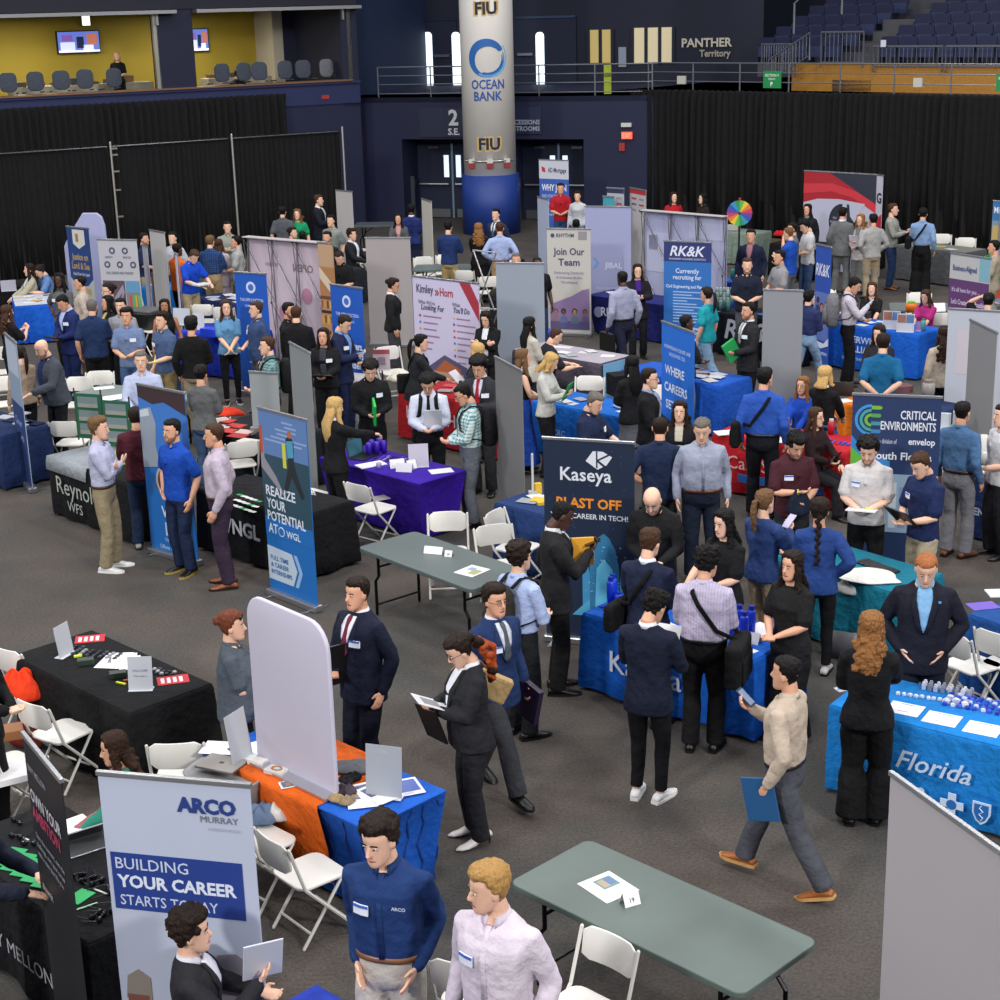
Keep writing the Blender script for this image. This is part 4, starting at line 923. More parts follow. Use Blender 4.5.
def pile(px, py, z, lab, cat, n, sx, sy, cols, rot=0, kind='plastic', size=.03, name='giveaways', h=.015, seed=1):
    """small giveaways, every one an object of its own"""
    p = G(px, py, z); rd = random.Random(seed+int(px)*7+int(py)); M_ = Matrix.Translation(p) @ Matrix.Rotation(R(rot), 4, 'Z'); out = []
    nx = max(1, round(math.sqrt(n*sx/sy))); ny = math.ceil(n/nx)
    for i in range(n):
        a, b = i % nx, i//nx; q = M_ @ Vector((-sx/2+sx*(a+.5)/nx+rd.uniform(-.1, .1)*sx/nx, -sy/2+sy*(b+.5)/ny+rd.uniform(-.1, .1)*sy/ny, 0))
        o = MB().box(-size/2, size/2, -size*.5, size*.5, 0, h).box(-size*.35, size*.35, -size*.35, size*.35, h, h*1.25).build(name, mat(kind, cols[i % len(cols)]), None, False, BEV(.002))
        o.location = q; o.rotation_euler = (0, 0, R(rot+rd.uniform(-25, 25))); tag(o, lab, cat, lab[:60]); out.append(o)
    return out
def held(P_, name, lab, cat, hand_='R', w_=.075, d_=.15, h_=.008, col='15171c', kind='gloss', tilt=35, up=.03, fwd=.05, yaw=0, extra=None, side=0):
    """flat thing held in a hand of person P_"""
    S, E, W = P_['arms'][hand_]; d = (W-E).normalized(); p = W+d*fwd+Vector((0, 0, up)); t = thing(name, lab, cat, p, P_['rz']+R(yaw))
    T = Matrix.Translation((side, 0, 0)) @ Matrix.Rotation(R(tilt), 4, 'X'); b = MB().box(-w_/2, w_/2, -d_/2, d_/2, -h_/2, h_/2, T=T).build('body', mat(kind, col), t, False, BEV(min(.004, h_*.4)))
    if extra:
        for (u0, u1, v0, v1, c) in extra: MB().box(-w_/2+u0*w_, -w_/2+u1*w_, -d_/2+v0*d_, -d_/2+v1*d_, h_/2, h_/2+.0015, T=T).build('printed_area', mat('print', c), b)
    return t
def surf(P_, x, z, back, o=.012):
    a, b, y = interp(P_['prof'], z); q = (1-min(abs(x)/a, .97)**2.4)**(1/2.4)
    return P_['TL'] @ Vector((x, y-b*q-o if back else y+b*q+o, z))
def strap_bag(P_, lab, side=1, col='17181b', z=.95, size=(.34, .09, .28), strap=True, name='shoulder_bag'):
    """bag at the hip with a strap across the torso"""
    k = P_['k']; t = thing(name, lab, 'bag', P_['loc'], P_['rz']); t.scale = (k,)*3; w_, d_, h_ = size
    hx_ = interp(P_['prof'], 1.06)[0]+.03+d_/2; yb = -.10
    MB().box(side*hx_-d_/2, side*hx_+d_/2, yb-w_/2, yb+w_/2, z-h_/2, z+h_/2).build('bag_body', mat('cloth', col), t, False, BEV(.035, 4))
    MB().box(side*(hx_+d_/2), side*(hx_+d_/2+.015), yb-w_/2+.04, yb+w_/2-.04, z-h_/2+.03, z+h_*.15).build('pocket', mat('cloth', col), t, False, BEV(.01))
    if strap:
        f = [Vector((side*hx_, yb, z+h_*.45)), surf(P_, side*.13, 1.10, 1, .022), surf(P_, side*.06, 1.20, 1, .022), surf(P_, -side*.02, 1.31, 1, .022), surf(P_, -side*.07, 1.40, 1, .02), P_['TL'] @ Vector((-side*.095, -.02, 1.455)), surf(P_, -side*.07, 1.40, 0, .02), surf(P_, -side*.02, 1.31, 0, .022), surf(P_, side*.07, 1.18, 0, .024), Vector((side*hx_, yb+.1, z+h_*.45))]
        MB().tube(f, [(.020, .006)]*len(f), n=6, side=(1, 0, 1)).build('strap', mat('cloth', '101113'), t, True)
    return t
def backpack(P_, lab, col='3a3734', size=(.30, .17, .44), tall=1.20, pocket=True):
    k = P_['k']; Z = P_['TL']; t = thing('backpack', lab, 'backpack', P_['loc'], P_['rz'], 'backpacks worn by visitors'); t.scale = (k,)*3; w_, d_, h_ = size
    cmat = mat('cloth', col); pr = interp(P_['prof'], 1.25); y0 = pr[2]-pr[1]-.012
    MB().rings([[Z @ Vector((p.x, y0-d_/2+p.y*1.0, tall+zz)) for p in sell(w_/2*f, d_/2*f, 0, 0, 16, 3)] for zz, f in ((-h_/2, .8), (-h_*.42, .98), (0, 1), (h_*.36, .92), (h_*.5, .6))]).build('pack_body', cmat, t, True)
    if pocket: MB().rings([[Z @ Vector((p.x, y0-d_+p.y, tall+zz)) for p in sell(w_/2*f*.75, .05*f, 0, 0, 12, 3)] for zz, f in ((-h_*.42, .8), (-h_*.3, 1), (0, .95), (h_*.08, .5))]).build('front_pocket', cmat, t, True)
    for s in (-1, 1):
        f = [Z @ Vector((s*.08, y0-.02, 1.40)), Z @ Vector((s*.085, -.06, 1.462)), Z @ Vector((s*.09, .0, 1.462)), surf(P_, s*.095, 1.40, 0, .018), surf(P_, s*.10, 1.32, 0, .018), surf(P_, s*.12, 1.20, 0, .018), Z @ Vector((s*(interp(P_['prof'], 1.12)[0]+.012), 0, 1.10)), Z @ Vector((s*.12, y0-.01, 1.06))]
        MB().tube(f, [(.024, .007)]*len(f), n=6, side=(1, 0, 0)).build('shoulder_strap', mat('cloth', '1c1c1e'), t, True)
    return t
# ---------------------------------------------------------------- banners, back to front
b = banner((539, 159), (568.5, 160), 2.2, 'tall blue WHY JOIN roll-up banner right of the big column', '3c5fb4', z0=0)
rect(b, 0, 1, .02, .50, 'c9cdda'); shape(b, [(.08, .18), (.2, .22), (.22, .34), (.1, .32)], 'c03038'); words(b, [('AD Mortgage', .30, .33, .12, '3a3a50', 'l', .62), ('WHY JOIN', .08, .80, .16, 'e6e8f4', 'l', .84, .03), ('AND HOW TO START?', .08, .98, .08, 'b8c4ea', 'l', .8), ('Unlimited earnings', .14, 1.16, .06, 'b8c4ea', 'l', .7), ('Work from anywhere', .14, 1.3, .06, 'b8c4ea', 'l', .7), ('Training and support', .14, 1.44, .06, 'b8c4ea', 'l', .7)])
b = banner((335.6, 189.4), (352, 191), 2.0, 'narrow pale back of a roll-up banner before the navy wall', 'b9b5b4', back=False)
b = banner((365.3, 237), (410, 237), 2.05, 'taupe grey back of a roll-up banner left of the orange list display', '9d9798')
b = banner((421.5, 198), (431.5, 201), 2.0, 'thin white edge-on banner in front of the double doors', 'c4c0b8')
b = banner((495.7, 262), (543.7, 262.5), 2.0, 'pale grey back of a banner left of the Join Our Team banner', '8f99a6')
b = banner((537.5, 196), (548.5, 199), 2.2, 'narrow whitish side panel behind the Join Our Team banner', 'aab4cc', feet=False)
b = banner((546.8, 227.8), (588, 228.3), 2.05, 'cream Join Our Team banner with a lilac photo of people', 'bdbab4', w_=.84)
words(b, [('RHYTHM', .22, .17, .07, '3a4668', 'l', .4), ('Join Our', .5, .50, .13, '3c3f66', 'c', .72), ('Team', .5, .70, .13, '3c3f66', 'c', .5), ('Embracing Diversity', .5, .86, .05, '8a88a4', 'c', .8), ('& Inclusion in the', .5, .95, .05, '8a88a4', 'c', .7), ('Workplace', .5, 1.04, .05, '8a88a4', 'c', .5)])
disc(b, .13, .14, .04, '3a4668'); rect(b, .72, .92, .06, .22, '8d8a90')
shape(b, [(.05, 1.50), (.12, 1.42), (.3, 1.36), (.55, 1.28), (.8, 1.16), (.96, 1.13), (.96, 1.92), (.05, 1.92)], '85709a'); rect(b, .05, .96, 1.76, 1.92, '55507e', y=-.008)
for u, s_, sk, hr, tp in ((.18, .07, 'a07058', '40302c', '8a6a78'), (.36, .08, '6a4838', '1c1818', '5a6a98'), (.62, .085, 'a87860', '2c2420', '58707c'), (.86, .075, '8a5c48', '382c28', '6c5a88')): figure(b, u, 1.58, s_, sk, hr, tp)
b = banner((585, 205.5), (631, 206.3), 2.25, 'wide pale backdrop with a blue arrow, behind the star balloon table', '9a9fc4', feet=False, name='backdrop', grp='fabric backdrops', polecol='9a9fc4')
words(b, [('JIBAL', .42, 1.22, .11, 'd0d4ea', 'l', .4, .02), ('TRANSFORMING', .52, 1.66, .06, 'c0c4de', 'c', .6)]); shape(b, [(.22, 1.02), (.3, 1.12), (.22, 1.24), (.16, 1.24), (.24, 1.12), (.16, 1.02)], '6f96d0')
# pop-up frames (seen from behind)
def popup(tl, tr, h, lab, cols, nx, nz, ret=None, fabric='b3b4cc', truss='3c3a3c', txt=None, polecol='8d8a8c'):
    A, B = G(*tl, h), G(*tr, h); F, W, an = top_frame(A, B); t = thing('popup_display', lab, 'display', (A.x, A.y, 0), an, 'pop-up display frames')
    MB().box(0, W, .15, .165, .04, h-.03).build('fabric_panel', mat('banner', fabric), t)
    MB().box(-.01, W+.01, .0, .17, h-.035, h-.02).build('top_channel', mat('plastic', 'b8b0b0'), t)
    tm = mat('metal', truss); cm = mat('metal', polecol)
    for i in range(nx+1):
        x = W*i/nx
        for k2 in range(nz): 
            z0, z1 = .05+(h-.1)*k2/nz, .05+(h-.1)*(k2+1)/nz
            if i < nx: MB().tube([(x, .02, z1), (x+W/nx, .11, z0)], .006, n=5).build('strut', tm, t); MB().tube([(x, .11, z1), (x+W/nx, .02, z0)], .005, n=5).build('strut', cm, t)
            MB().tube([(x, .02, z0), (x, .13, z1)], .008, n=5).build('strut', cm, t); MB().tube([(x, .13, z0), (x, .02, z1)], .008, n=5).build('strut', cm, t)
            MB().ball((x, .02, z1), .022, 6, 5).build('hub', mat('plastic', '2a2a2e'), t)
        MB().tube([(x, .13, .02), (x, .13, h-.05)], .008, n=5).build('upright', cm, t)
    bn = dict(t=t, W=W, h=h, F=F)
    return bn
p = popup((640.5, 209), (722.5, 215.5), 2.25, 'wide pop-up frame seen from behind, with star balloons before it', 0, 3, 2, fabric='a3a6c6')
for u0, u1, v0, v1 in ((.05, .16, .50, .78), (.02, .30, .45, 1.2), (.55, .95, 0.1, .5)): 
    q = [(u0, v0), (u1, v0), (u1, v1), (u0, v1)]; MB().board([(a*p['W'], p['h']-c) for a, c in q][::-1], .142, .149).build('ghost_print', mat('print', 'adb0cc'), p['t'])
p = popup((242, 235.5), (317, 241.5), 2.3, 'large pinkish pop-up backdrop seen from behind, with a reversed OPEN', 0, 3, 2, fabric='c4b4be')
for s_, x, z, hh, c in (('OPEN', .72, 1.72, .13, '85707e'), ('BE SEEN', .3, 1.78, .06, 'a08c98')):
    m_ = MB(); letters(m_, s_, x*p['W'], z, hh, y=.144, bold=.02, align='c', flip=True); m_.build('reversed_lettering', mat('print', c), p['t'])
for x, z, r_ in ((.45, .92, .17), (.75, 1.3, .12)): MB().board([(x*p['W']+r_*math.cos(2*math.pi*i/20), z+r_*1.2*math.sin(2*math.pi*i/20)) for i in range(20)], .143, .149).build('ghost_print', mat('print', 'b07e94'), p['t'])
A_, B_ = G(317.5, 241.5, 2.3), G(332.5, 243, 2.3)
bw_ = banner((317.5, 241.5), (332.8, 243), 2.3, 'narrow side panel with a warm wooden interior photo', 'b0845c', feet=False, name='backdrop', grp='fabric backdrops')
for v0, v1, c in ((0, .42, 'b89878'), (.42, .9, 'a9784a'), (.9, .98, '6a4426'), (1.15, 1.22, '3c2818'), (1.3, 1.42, 'c09048'), (1.5, 1.58, '4a3020'), (1.7, 1.78, '3c281c'), (1.85, 2.2, '4a3a3c')): rect(bw_, .02, .98, v0+.02, v1, c)
for i in range(14): rect(bw_, .06+(i % 5)*.18, .15+(i % 5)*.18, 1.0+.2*(i//5)*1.3, 1.13+.2*(i//5)*1.3, ['8a5a30', 'c89848', '5c3a24', 'd0a860'][i % 4], y=-.008)
shape(bw_, [(.02, .42), (.98, .75), (.98, .95), (.02, .62)], 'd0c0a8', y=-.0075)
# red and white backdrop far right
b = banner((804.5, 170), (877, 174), 2.3, 'white backdrop with red wave and dark split circle before the right curtain', 'b9bad0', feet=False, name='backdrop', grp='fabric backdrops', polecol='b9bad0')
shape(b, [(0, .02), (1, .02), (1, .86), (.8, .66), (.5, .60), (.2, .62), (0, .72)], 'a8202c'); shape(b, [(.35, .02), (1, .02), (1, .72), (.7, .36)], '2c3040', y=-.008); shape(b, [(0, .3), (.4, .26), (.75, .42), (1, .66), (1, .86), (.7, .56), (.4, .44), (0, .52)], 'c93440', y=-.009)
cx_ = .58
shape(b, [(cx_-.03-.30/1.0*math.sin(math.pi*i/12)*.62, 1.10-.40*math.cos(math.pi*i/12)) for i in range(13)], '272a38'); shape(b, [(cx_+.03+.30*math.sin(math.pi*i/12)*.62, 1.10-.40*math.cos(math.pi*i/12)) for i in range(13)], '272a38')
shape(b, [(.64, .65), (.86, .67), (.72, 1.10), (.66, .97)], 'b9bad0', y=-.009); words(b, [('FIU', .45, 1.05, .05, 'a8aabc', 'c', .1), ('BUSINESS', .45, 1.13, .04, 'a8aabc', 'c', .14)])
b = banner((877.2, 174), (883.3, 175), 2.3, 'narrow white return panel with a small dark letter beside the red backdrop', 'c6c4d4', feet=False, name='backdrop', grp='fabric backdrops'); words(b, [('G', .5, .62, .22, '202838', 'c', .8, .03)]); shape(b, [(0, 1.0), (1, .85), (1, 1.2), (0, 1.5)], 'b02834'); shape(b, [(0, 1.5), (1, 1.2), (1, 1.5), (0, 1.8)], '2c3040')
b = banner((993.5, 200), (1010, 201), 2.1, 'colourful city banner cut by the right edge of the photo', '7a8ca8', back=True)
rect(b, .02, 1, .02, .4, '2f6fa8'); rect(b, .05, .5, .5, 1.1, 'b8a060'); rect(b, .1, 1, 1.1, 1.5, 'c89a3a'); rect(b, .02, 1, 1.5, 1.65, '2c7a50'); rect(b, .1, .9, 1.68, 1.95, 'c0402c'); words(b, [('Miami', .1, .25, .12, 'e8e8f0', 'l', .8)])
# left far booths
b = banner((66, 225.6), (88.6, 227.8), 2.1, 'navy and white banner with gold lettering at the far left', 'b4b6b0')
rect(b, 0, 1, .02, 1.02, '1f3f78'); shape(b, [(0, 1.02), (1, 1.02), (.75, 1.16), (.5, 1.2), (.25, 1.16)], '1f3f78'); shape(b, [(.25, .06), (.78, .06), (.78, .34), (.5, .44), (.25, .34)], 'cfccc4', y=-.008); rect(b, .38, .5, .14, .3, '9a7a48', y=-.010); words(b, [('Justice on', .5, .66, .13, 'b79a5a', 'c', .7), ('Land & Sea', .5, .84, .13, 'b79a5a', 'c', .78), ('Not Over Dry Land', .5, .97, .06, 'c8ccd8', 'c', .7)])
rect(b, .25, .85, 1.22, 1.34, 'b79a5a', y=-.008)
for i in range(9): rect(b, .06, .15, 1.42+i*.07, 1.46+i*.07, '2a3558'); rect(b, .2, .2+.3*(1-(i % 3)*.2), 1.43+i*.07, 1.45+i*.07, '8c8e94')
disc(b, .85, 1.65, .14, '3c4a3a'); disc(b, .86, 1.75, .08, '6a6c80', y=-.009)
A_ = G(60, 236, 2.3); 
ap = GD(82, 213, 33.6); rza = R(-14)
oc = thing('arch_display', 'large pale lavender eight-sided arch display behind the gold-lettered banner', 'display', (ap.x-.46*math.cos(rza), ap.y-.46*math.sin(rza), 0), rza)
kz = ap.z/2.24
MB().board(list(reversed([(-.03, .0), (-.03, 1.55*kz), (.10, 1.77*kz), (.46, 2.24*kz), (.78, 2.24*kz), (.88, 2.16*kz), (.93, 1.98*kz), (.96, 0)])), 0, .07).build('fabric_panel', mat('banner', 'a3a6cc'), oc, False, BEV(.02))
b = banner((97.3, 238.6), (136.5, 239.2), 2.1, 'white backdrop with round icons above bridge and boat pictures', 'b6b6be', name='backdrop', grp='fabric backdrops')
words(b, [('AIRPORTS', .25, .36, .04, '6a6c78', 'c', .2), ('BRIDGES', .72, .36, .04, '6a6c78', 'c', .2), ('CIVIL DESIGN AND TRANSIT', .5, .66, .05, '6a6c78', 'c', .7)])
for u, v in ((.35, .22), (.68, .22), (.2, .48), (.52, .48), (.86, .48)): disc(b, u, v, .065, '4a5068'); disc(b, u, v, .03, 'b6b6be', y=-.009)
rect(b, .04, .6, .78, 2.0, '594c58'); rect(b, .62, .98, .78, 1.0, '5f92b8'); rect(b, .62, .98, 1.0, 1.28, '7c7c78'); rect(b, .64, .98, 1.34, 1.9, 'a792a8')
shape(b, [(.08, 1.9), (.15, 1.3), (.4, 1.0), (.55, .85), (.58, 1.0), (.4, 1.3), (.3, 1.9)], '9a8ea0', y=-.008); shape(b, [(.12, 1.9), (.2, 1.4), (.42, 1.1), (.52, 1.0), (.4, 1.3), (.22, 1.9)], '3c4876', y=-.009)
for u, c in ((.70, 'c8404a'), (.78, '4ca860'), (.84, 'd0a040'), (.92, '60c060')): rect(b, u, u+.05, 1.05, 1.27, c, y=-.009)
rect(b, .68, .94, 1.5, 1.7, '5c5c78', y=-.009)
b = banner((149.3, 229), (164.5, 232), 2.1, 'tall pale roll-up back with a brown edge near the orange shirt', 'b6b4b2'); MB().box(-.06, -.01, -.02, .02, .05, 1.25).build('brown_edge_panel', mat('wood', '6a4030'), b['t'])
b = banner((174.6, 252), (178.5, 254.5), 2.0, 'very thin edge-on roll-up banner in front of the orange shirt', 'b8bcd2', w_=.16)
b = banner((142, 244), (148, 246), 1.9, 'small white rounded paddle panel beside the man in navy', 'b8b8be', feet=True, w_=.3)
# blue campaign banners
for tl, tr, lab, k3 in (((234, 271), (266, 273), 'blue recruiting banner behind the man in a navy polo', 0), ((330, 283), (362, 287.3), 'blue recruiting banner behind the man looking at his phone', 1)):
    b = banner(tl, tr, 2.05, lab, '1c55b4'); disc(b, .5, .25, .095, 'c9d4ee'); disc(b, .5, .25, .055, '3c6cc0', y=-.009)
    words(b, [('THE APPS JUNCTION', .5, .48, .05, 'b8c8ec', 'c', .72), ('COMPANY, S.A.', .5, .57, .035, 'b8c8ec', 'c', .45), ('Thinkers,' if k3 else 'Creating', .95 if k3 else .28, .98, .11, 'd6def2', 'r' if k3 else 'l', .6, .03), ('Creators' if k3 else 'Things', .95 if k3 else .28, 1.13, .11, 'd6def2', 'r' if k3 else 'l', .6, .03), ('Leaders' if k3 else 'Better', .95 if k3 else .28, 1.28, .11, 'd6def2' if k3 else '3aa0e0', 'r' if k3 else 'l', .6, .03), ('careers.com', .3, 1.5, .04, 'b8c8ec', 'l', .5)])
    disc(b, .6, 1.78, .2, '8ba0c8' if k3 == 0 else '3c6ab8')
# Kimley-Horn
b = banner((412.3, 275), (478.5, 282.5), 2.0, 'white fabric list display with a red corner stripe behind the red table', 'c8c2dc', name='backdrop', grp='fabric backdrops', feet=False, polecol='c8c2dc')
W = b['W']
words(b, [('Kimley', .06, .26, .13, '53506a', 'l', .26), ('Horn', .42, .28, .13, 'a83848', 'l', .2), ('»', .34, .28, .13, 'a83848', 'l', .07), ("Who We're", .08, .44, .06, '75728c', 'l', .26), ('Looking For', .12, .53, .09, '45435c', 'l', .36, .02, .25), ('What', .60, .42, .06, '75728c', 'l', .12), ("You'll Do", .62, .52, .09, '45435c', 'l', .24, .02, .25)])
shape(b, [(.70, .0), (.86, .0), (1.0, .32), (1.0, .62)], 'a03040', y=-.008); m_ = MB(); 
for i, c in enumerate(('a83848', '3c8cc0', 'e0a030', 'a8b830', 'd06030', '7050a0')): disc(b, .10, .63+i*.105, .022, c); rect(b, .15, .15+(.28, .22, .2, .24, .14, .12)[i], .62+i*.105, .645+i*.105, '9a7890')
for i, c in enumerate(('d0c030', '5c4a98', 'd86828', 'a83060', '3c80b8', 'd0c030', '7050a0', 'e0a030')): disc(b, .62, .61+i*.1, .022, c); rect(b, .66, .66+(.2, .28, .26, .3, .22, .12, .16, .12)[i], .60+i*.1, .625+i*.1, '9a7890')
shape(b, [(.20, 1.62), (.20, 1.45), (.46, 1.22), (.80, 1.38), (.80, 1.62)], '55506e', y=-.010); shape(b, [(.30, 1.5), (.46, 1.30), (.70, 1.42), (.70, 1.62), (.30, 1.62)], 'a85c34', y=-.011); rect(b, .25, .74, 1.5, 1.6, 'b08c78', y=-.012)
ft = thing('truss_frame', 'open silver truss frame standing right of the orange list display', 'frame', G(487, 352, .3), R(-42))
for (a, c_) in (((-.25, 0, 1.75), (.28, 0, 1.75)), ((-.25, 0, 1.75), (.2, 0, .75)), ((.28, 0, 1.75), (-.2, 0, .75)), ((-.2, 0, .75), (.3, 0, .78)), ((-.2, 0, .75), (.25, 0, -.28)), ((.3, 0, .78), (-.2, 0, -.28))): MB().tube([a, c_], .014, n=6).build('strut', mat('metal', 'bcbabc'), ft)
sp = thing('loudspeaker', 'tall black covered loudspeaker between the truss frame and the grey banner', 'loudspeaker', G(502, 352, .0), R(5)); 
MB().rings([[Vector((p.x, p.y, z)) for p in sell(a, .2, 0, 0, 16, 5)] for z, a in ((0, .15), (.1, .17), (.9, .2), (1.06, .21), (1.12, .17), (1.15, .08))]).build('cover', mat('cloth', '26272a'), sp, True); MB().rings([[Vector((p.x, p.y, z)) for p in sell(.215, .215, 0, 0, 16, 5)] for z in (.98, 1.03)]).build('rim', mat('plastic', '17181a'), sp)
# RK&K
b = banner((664, 240), (706, 241.5), 2.1, 'blue banner listing open jobs, behind the woman in teal', '2a6cb8', w_=.86)
rect(b, 0, 1, .02, .36, '28346e'); words(b, [('RK&K', .5, .26, .17, 'd8dcec', 'c', .84, .02, .25), ('ENGINEERS PLANNERS SCIENTISTS', .5, .33, .03, 'b0b8d8', 'c', .8), ('Currently', .5, .56, .08, 'd0daf0', 'c', .5), ('recruiting for', .5, .67, .08, 'd0daf0', 'c', .6), ('Civil Engineering and Planning', .5, .82, .055, 'd0daf0', 'c', .9), ('Construction Engineering', .5, 1.55, .055, 'd0daf0', 'c', .75), ('and Management', .5, 1.63, .055, 'd0daf0', 'c', .5)])
for i in range(11): rect(b, .2, .2+(.62, .4, .66, .3, .5, .7, .44, .6, .55, .64, .5)[i], .88+i*.052, .90+i*.052, '9cb8e0')
for i in range(5): rect(b, .2, .2+(.5, .62, .4, .55, .5)[i], 1.70+i*.06, 1.72+i*.06, '9cb8e0')
b = banner((816.3, 243), (831.8, 246.5), 2.1, 'narrow blue banner with a photo of people, right of the grey back', '2c50a8')
words(b, [('RK&K', .5, .52, .2, 'd8dcec', 'c', .9, .02, .2)]); rect(b, .05, .95, .8, 1.62, '5c74b8')
for u, v, s_, sk, hr, tp in ((.25, .95, .08, 'b88068', '503020', '303c68'), (.5, 1.05, .09, 'b87a5c', '2c2020', '2a3050'), (.78, 1.0, .08, 'c08c74', '604030', 'd0d4e0')): figure(b, u, v, s_, sk, hr, tp)
shape(b, [(.0, 1.55), (.3, 1.65), (.7, 1.66), (1, 1.55), (1, 1.68), (.5, 1.76), (0, 1.68)], 'd0d8ec', y=-.012); words(b, [('Infrastructure', .5, 1.86, .07, 'c0ccec', 'c', .85)])
b = banner((662, 320), (694.5, 332), 2.05, 'bright blue rounded WHERE CAREERS SET SAIL banner', '1b6cd0', name='banner_stand', feet=False)
words(b, [('NORWEGIAN CRUISE LINE', .5, .34, .045, 'b8d0f0', 'c', .8), ('HOLDINGS LTD.', .5, .43, .045, 'b8d0f0', 'c', .5), ('WHERE', .42, .68, .115, 'dbe6f6', 'c', .7), ('CAREERS', .46, .91, .115, 'dbe6f6', 'c', .86), ('SET SAIL', .48, 1.14, .115, 'dbe6f6', 'c', .8)]); MB().box(.03, b['W']-.03, -.25, .25, 0, .02).build('base_plate', mat('metal', '9a9ca0'), b['t'])
b = banner((763.4, 288.5), (803.2, 289.8), 2.05, 'wide pale grey banner back with centre pole, between the black and bright blue far tables', '8b8e93')
b = banner((797, 296), (802.5, 298), 1.9, 'narrow side of a second banner hidden behind the wide grey back', '7f838a', w_=.2)
# purple banner and right hand panels
b = banner((951, 252), (989, 257.5), 2.05, 'white and purple insurance banner with a picture of a woman', 'b4b4b4', w_=.84)
rect(b, .74, 1, .02, .40, '7aa8b8'); words(b, [('Business-Aligned', .08, .28, .09, '3c4c80', 'l', .6)]); rect(b, 0, 1, .42, .92, '5c3868'); words(b, [("It's all here for you ...", .08, .62, .07, 'c8b8d0', 'l', .7), ("Let's Create Your Possible.", .08, .82, .08, 'd0c0d8', 'l', .86)])
for i in range(8): rect(b, .03+(i % 4)*.245, .26+(i % 4)*.245, .95+(i//4)*.33, 1.26+(i//4)*.33, ['b8c068', '8fa8b8', 'a8a0c0', '6fa0b8', 'a8b4a0', '9ab0a8', 'c09ab0', '78a8b4'][i])
figure(b, .3, 1.18, .16, 'b8846c', '5c3a28', '2c3c60')
b = banner((949, 307.5), (1003, 310.5), 2.0, 'broad whitish lit banner back at the right, under the purple banner', 'b3b8c4', w_=1.25)
rect(b, .1, .3, .3, .9, 'bfb8c0')
b = banner((970.3, 318.5), (1012, 339), 2.1, 'steep grey banner back at the right edge, behind the blue denim shirt', '86888a', w_=.9)
b = banner((853, 392.5), (928.5, 395.5), 2.1, 'navy CRITICAL banner with green and blue curved logo', '21345c', w_=.9)
words(b, [('CRITICAL', .95, .26, .09, 'd8dce8', 'r', .4, .015), ('ENVIRONMENTS', .95, .38, .09, 'd8dce8', 'r', .62, .015), ('a division of', .42, .53, .05, 'a8b4cc', 'c', .2), ('envelop', .95, .53, .07, 'd8dce8', 'r', .3), ('South Florida', .92, .70, .08, 'e0e4ee', 'r', .8)])
for i, c in enumerate(('6fae3a', '4a9a50', '3f8a98', '3a78b0')):
    yy = .13+i*.085; shape(b, [(.22, yy), (.32, yy), (.335, yy+.02), (.32, yy+.04), (.22, yy+.04)], c)
    shape(b, [(.33-.0, .13), (.345, .15), (.33, .17)], '6fae3a')
for k3 in range(3):
    r0 = .17-.05*k3; shape(b, [(.22-r0/b['W']*math.sin(math.pi*i/10), .285-r0*math.cos(math.pi*i/10)) for i in range(11)]+[(.22-(r0-.03)/b['W']*math.sin(math.pi*i/10), .285-(r0-.03)*math.cos(math.pi*i/10)) for i in range(10, -1, -1)], ['3a8ad0', '3f9a98', '6fae3a'][k3])
shape(b, [(0, .45), (.12, .58), (.3, .68), (.45, .72), (.45, .80), (.2, .8), (0, .72)], '2a7ac0'); shape(b, [(0, .58), (.15, .70), (.32, .78), (0, .82)], '5aa83a', y=-.008); rect(b, 0, 1, .86, 1.5, '8fa8c0'); 
for i in range(9): rect(b, .02+i*.11, .1+i*.11, .9+.05*(i % 3), 1.45, ['5c80b0', 'c0ccd8', '7894b8'][i % 3], y=-.008)
for i in range(8): rect(b, .72, .95, 1.62+i*.045, 1.635+i*.045, '6fae3a')
# near banners
b = banner((495, 355.5), (522, 370), 2.1, 'grey double banner back with centre pole, beside the red tie man', '767676')
b = banner((289.3, 341), (306, 350), 2.1, 'steep pale grey banner back behind the REALIZE banner', '868b8c', w_=.8)
b = banner((249, 370.5), (275, 372), .82, 'small pale grey banner back left of the plaid shirt man', '92989a', z0=.76, w_=.42)
b = banner((543, 436), (629.5, 441), 2.1, 'dark blue BLAST OFF banner with a glowing blue rocket', '13233c', w_=.9)
words(b, [('Kaseya', .47, .42, .13, 'd6dae2', 'c', .72, .015), ('BLAST OFF', .5, .69, .095, 'e08a20', 'c', .86, .03), ('YOUR CAREER IN TECH!', .5, .80, .05, 'd0d4dc', 'c', .86, .015), ('MILES OF', .06, 1.05, .05, 'd0d4dc', 'l', .5), ('FUN', .06, 1.13, .05, 'd0d4dc', 'l', .3), ('INCLUDING:', .06, 1.22, .05, 'd0d4dc', 'l', .5)])
lg = [(.47, .22), (.55, .12), (.66, .12), (.76, .17), (.70, .25), (.60, .30)]
shape(b, lg, 'd6dae2'); shape(b, [(.585, .12), (.60, .12), (.60, .29), (.585, .28)], '13233c', y=-.009); shape(b, [(.60, .20), (.72, .14), (.73, .155), (.615, .21), (.69, .26), (.67, .275), (.60, .225)], '13233c', y=-.009)
rdx = random.Random(4)
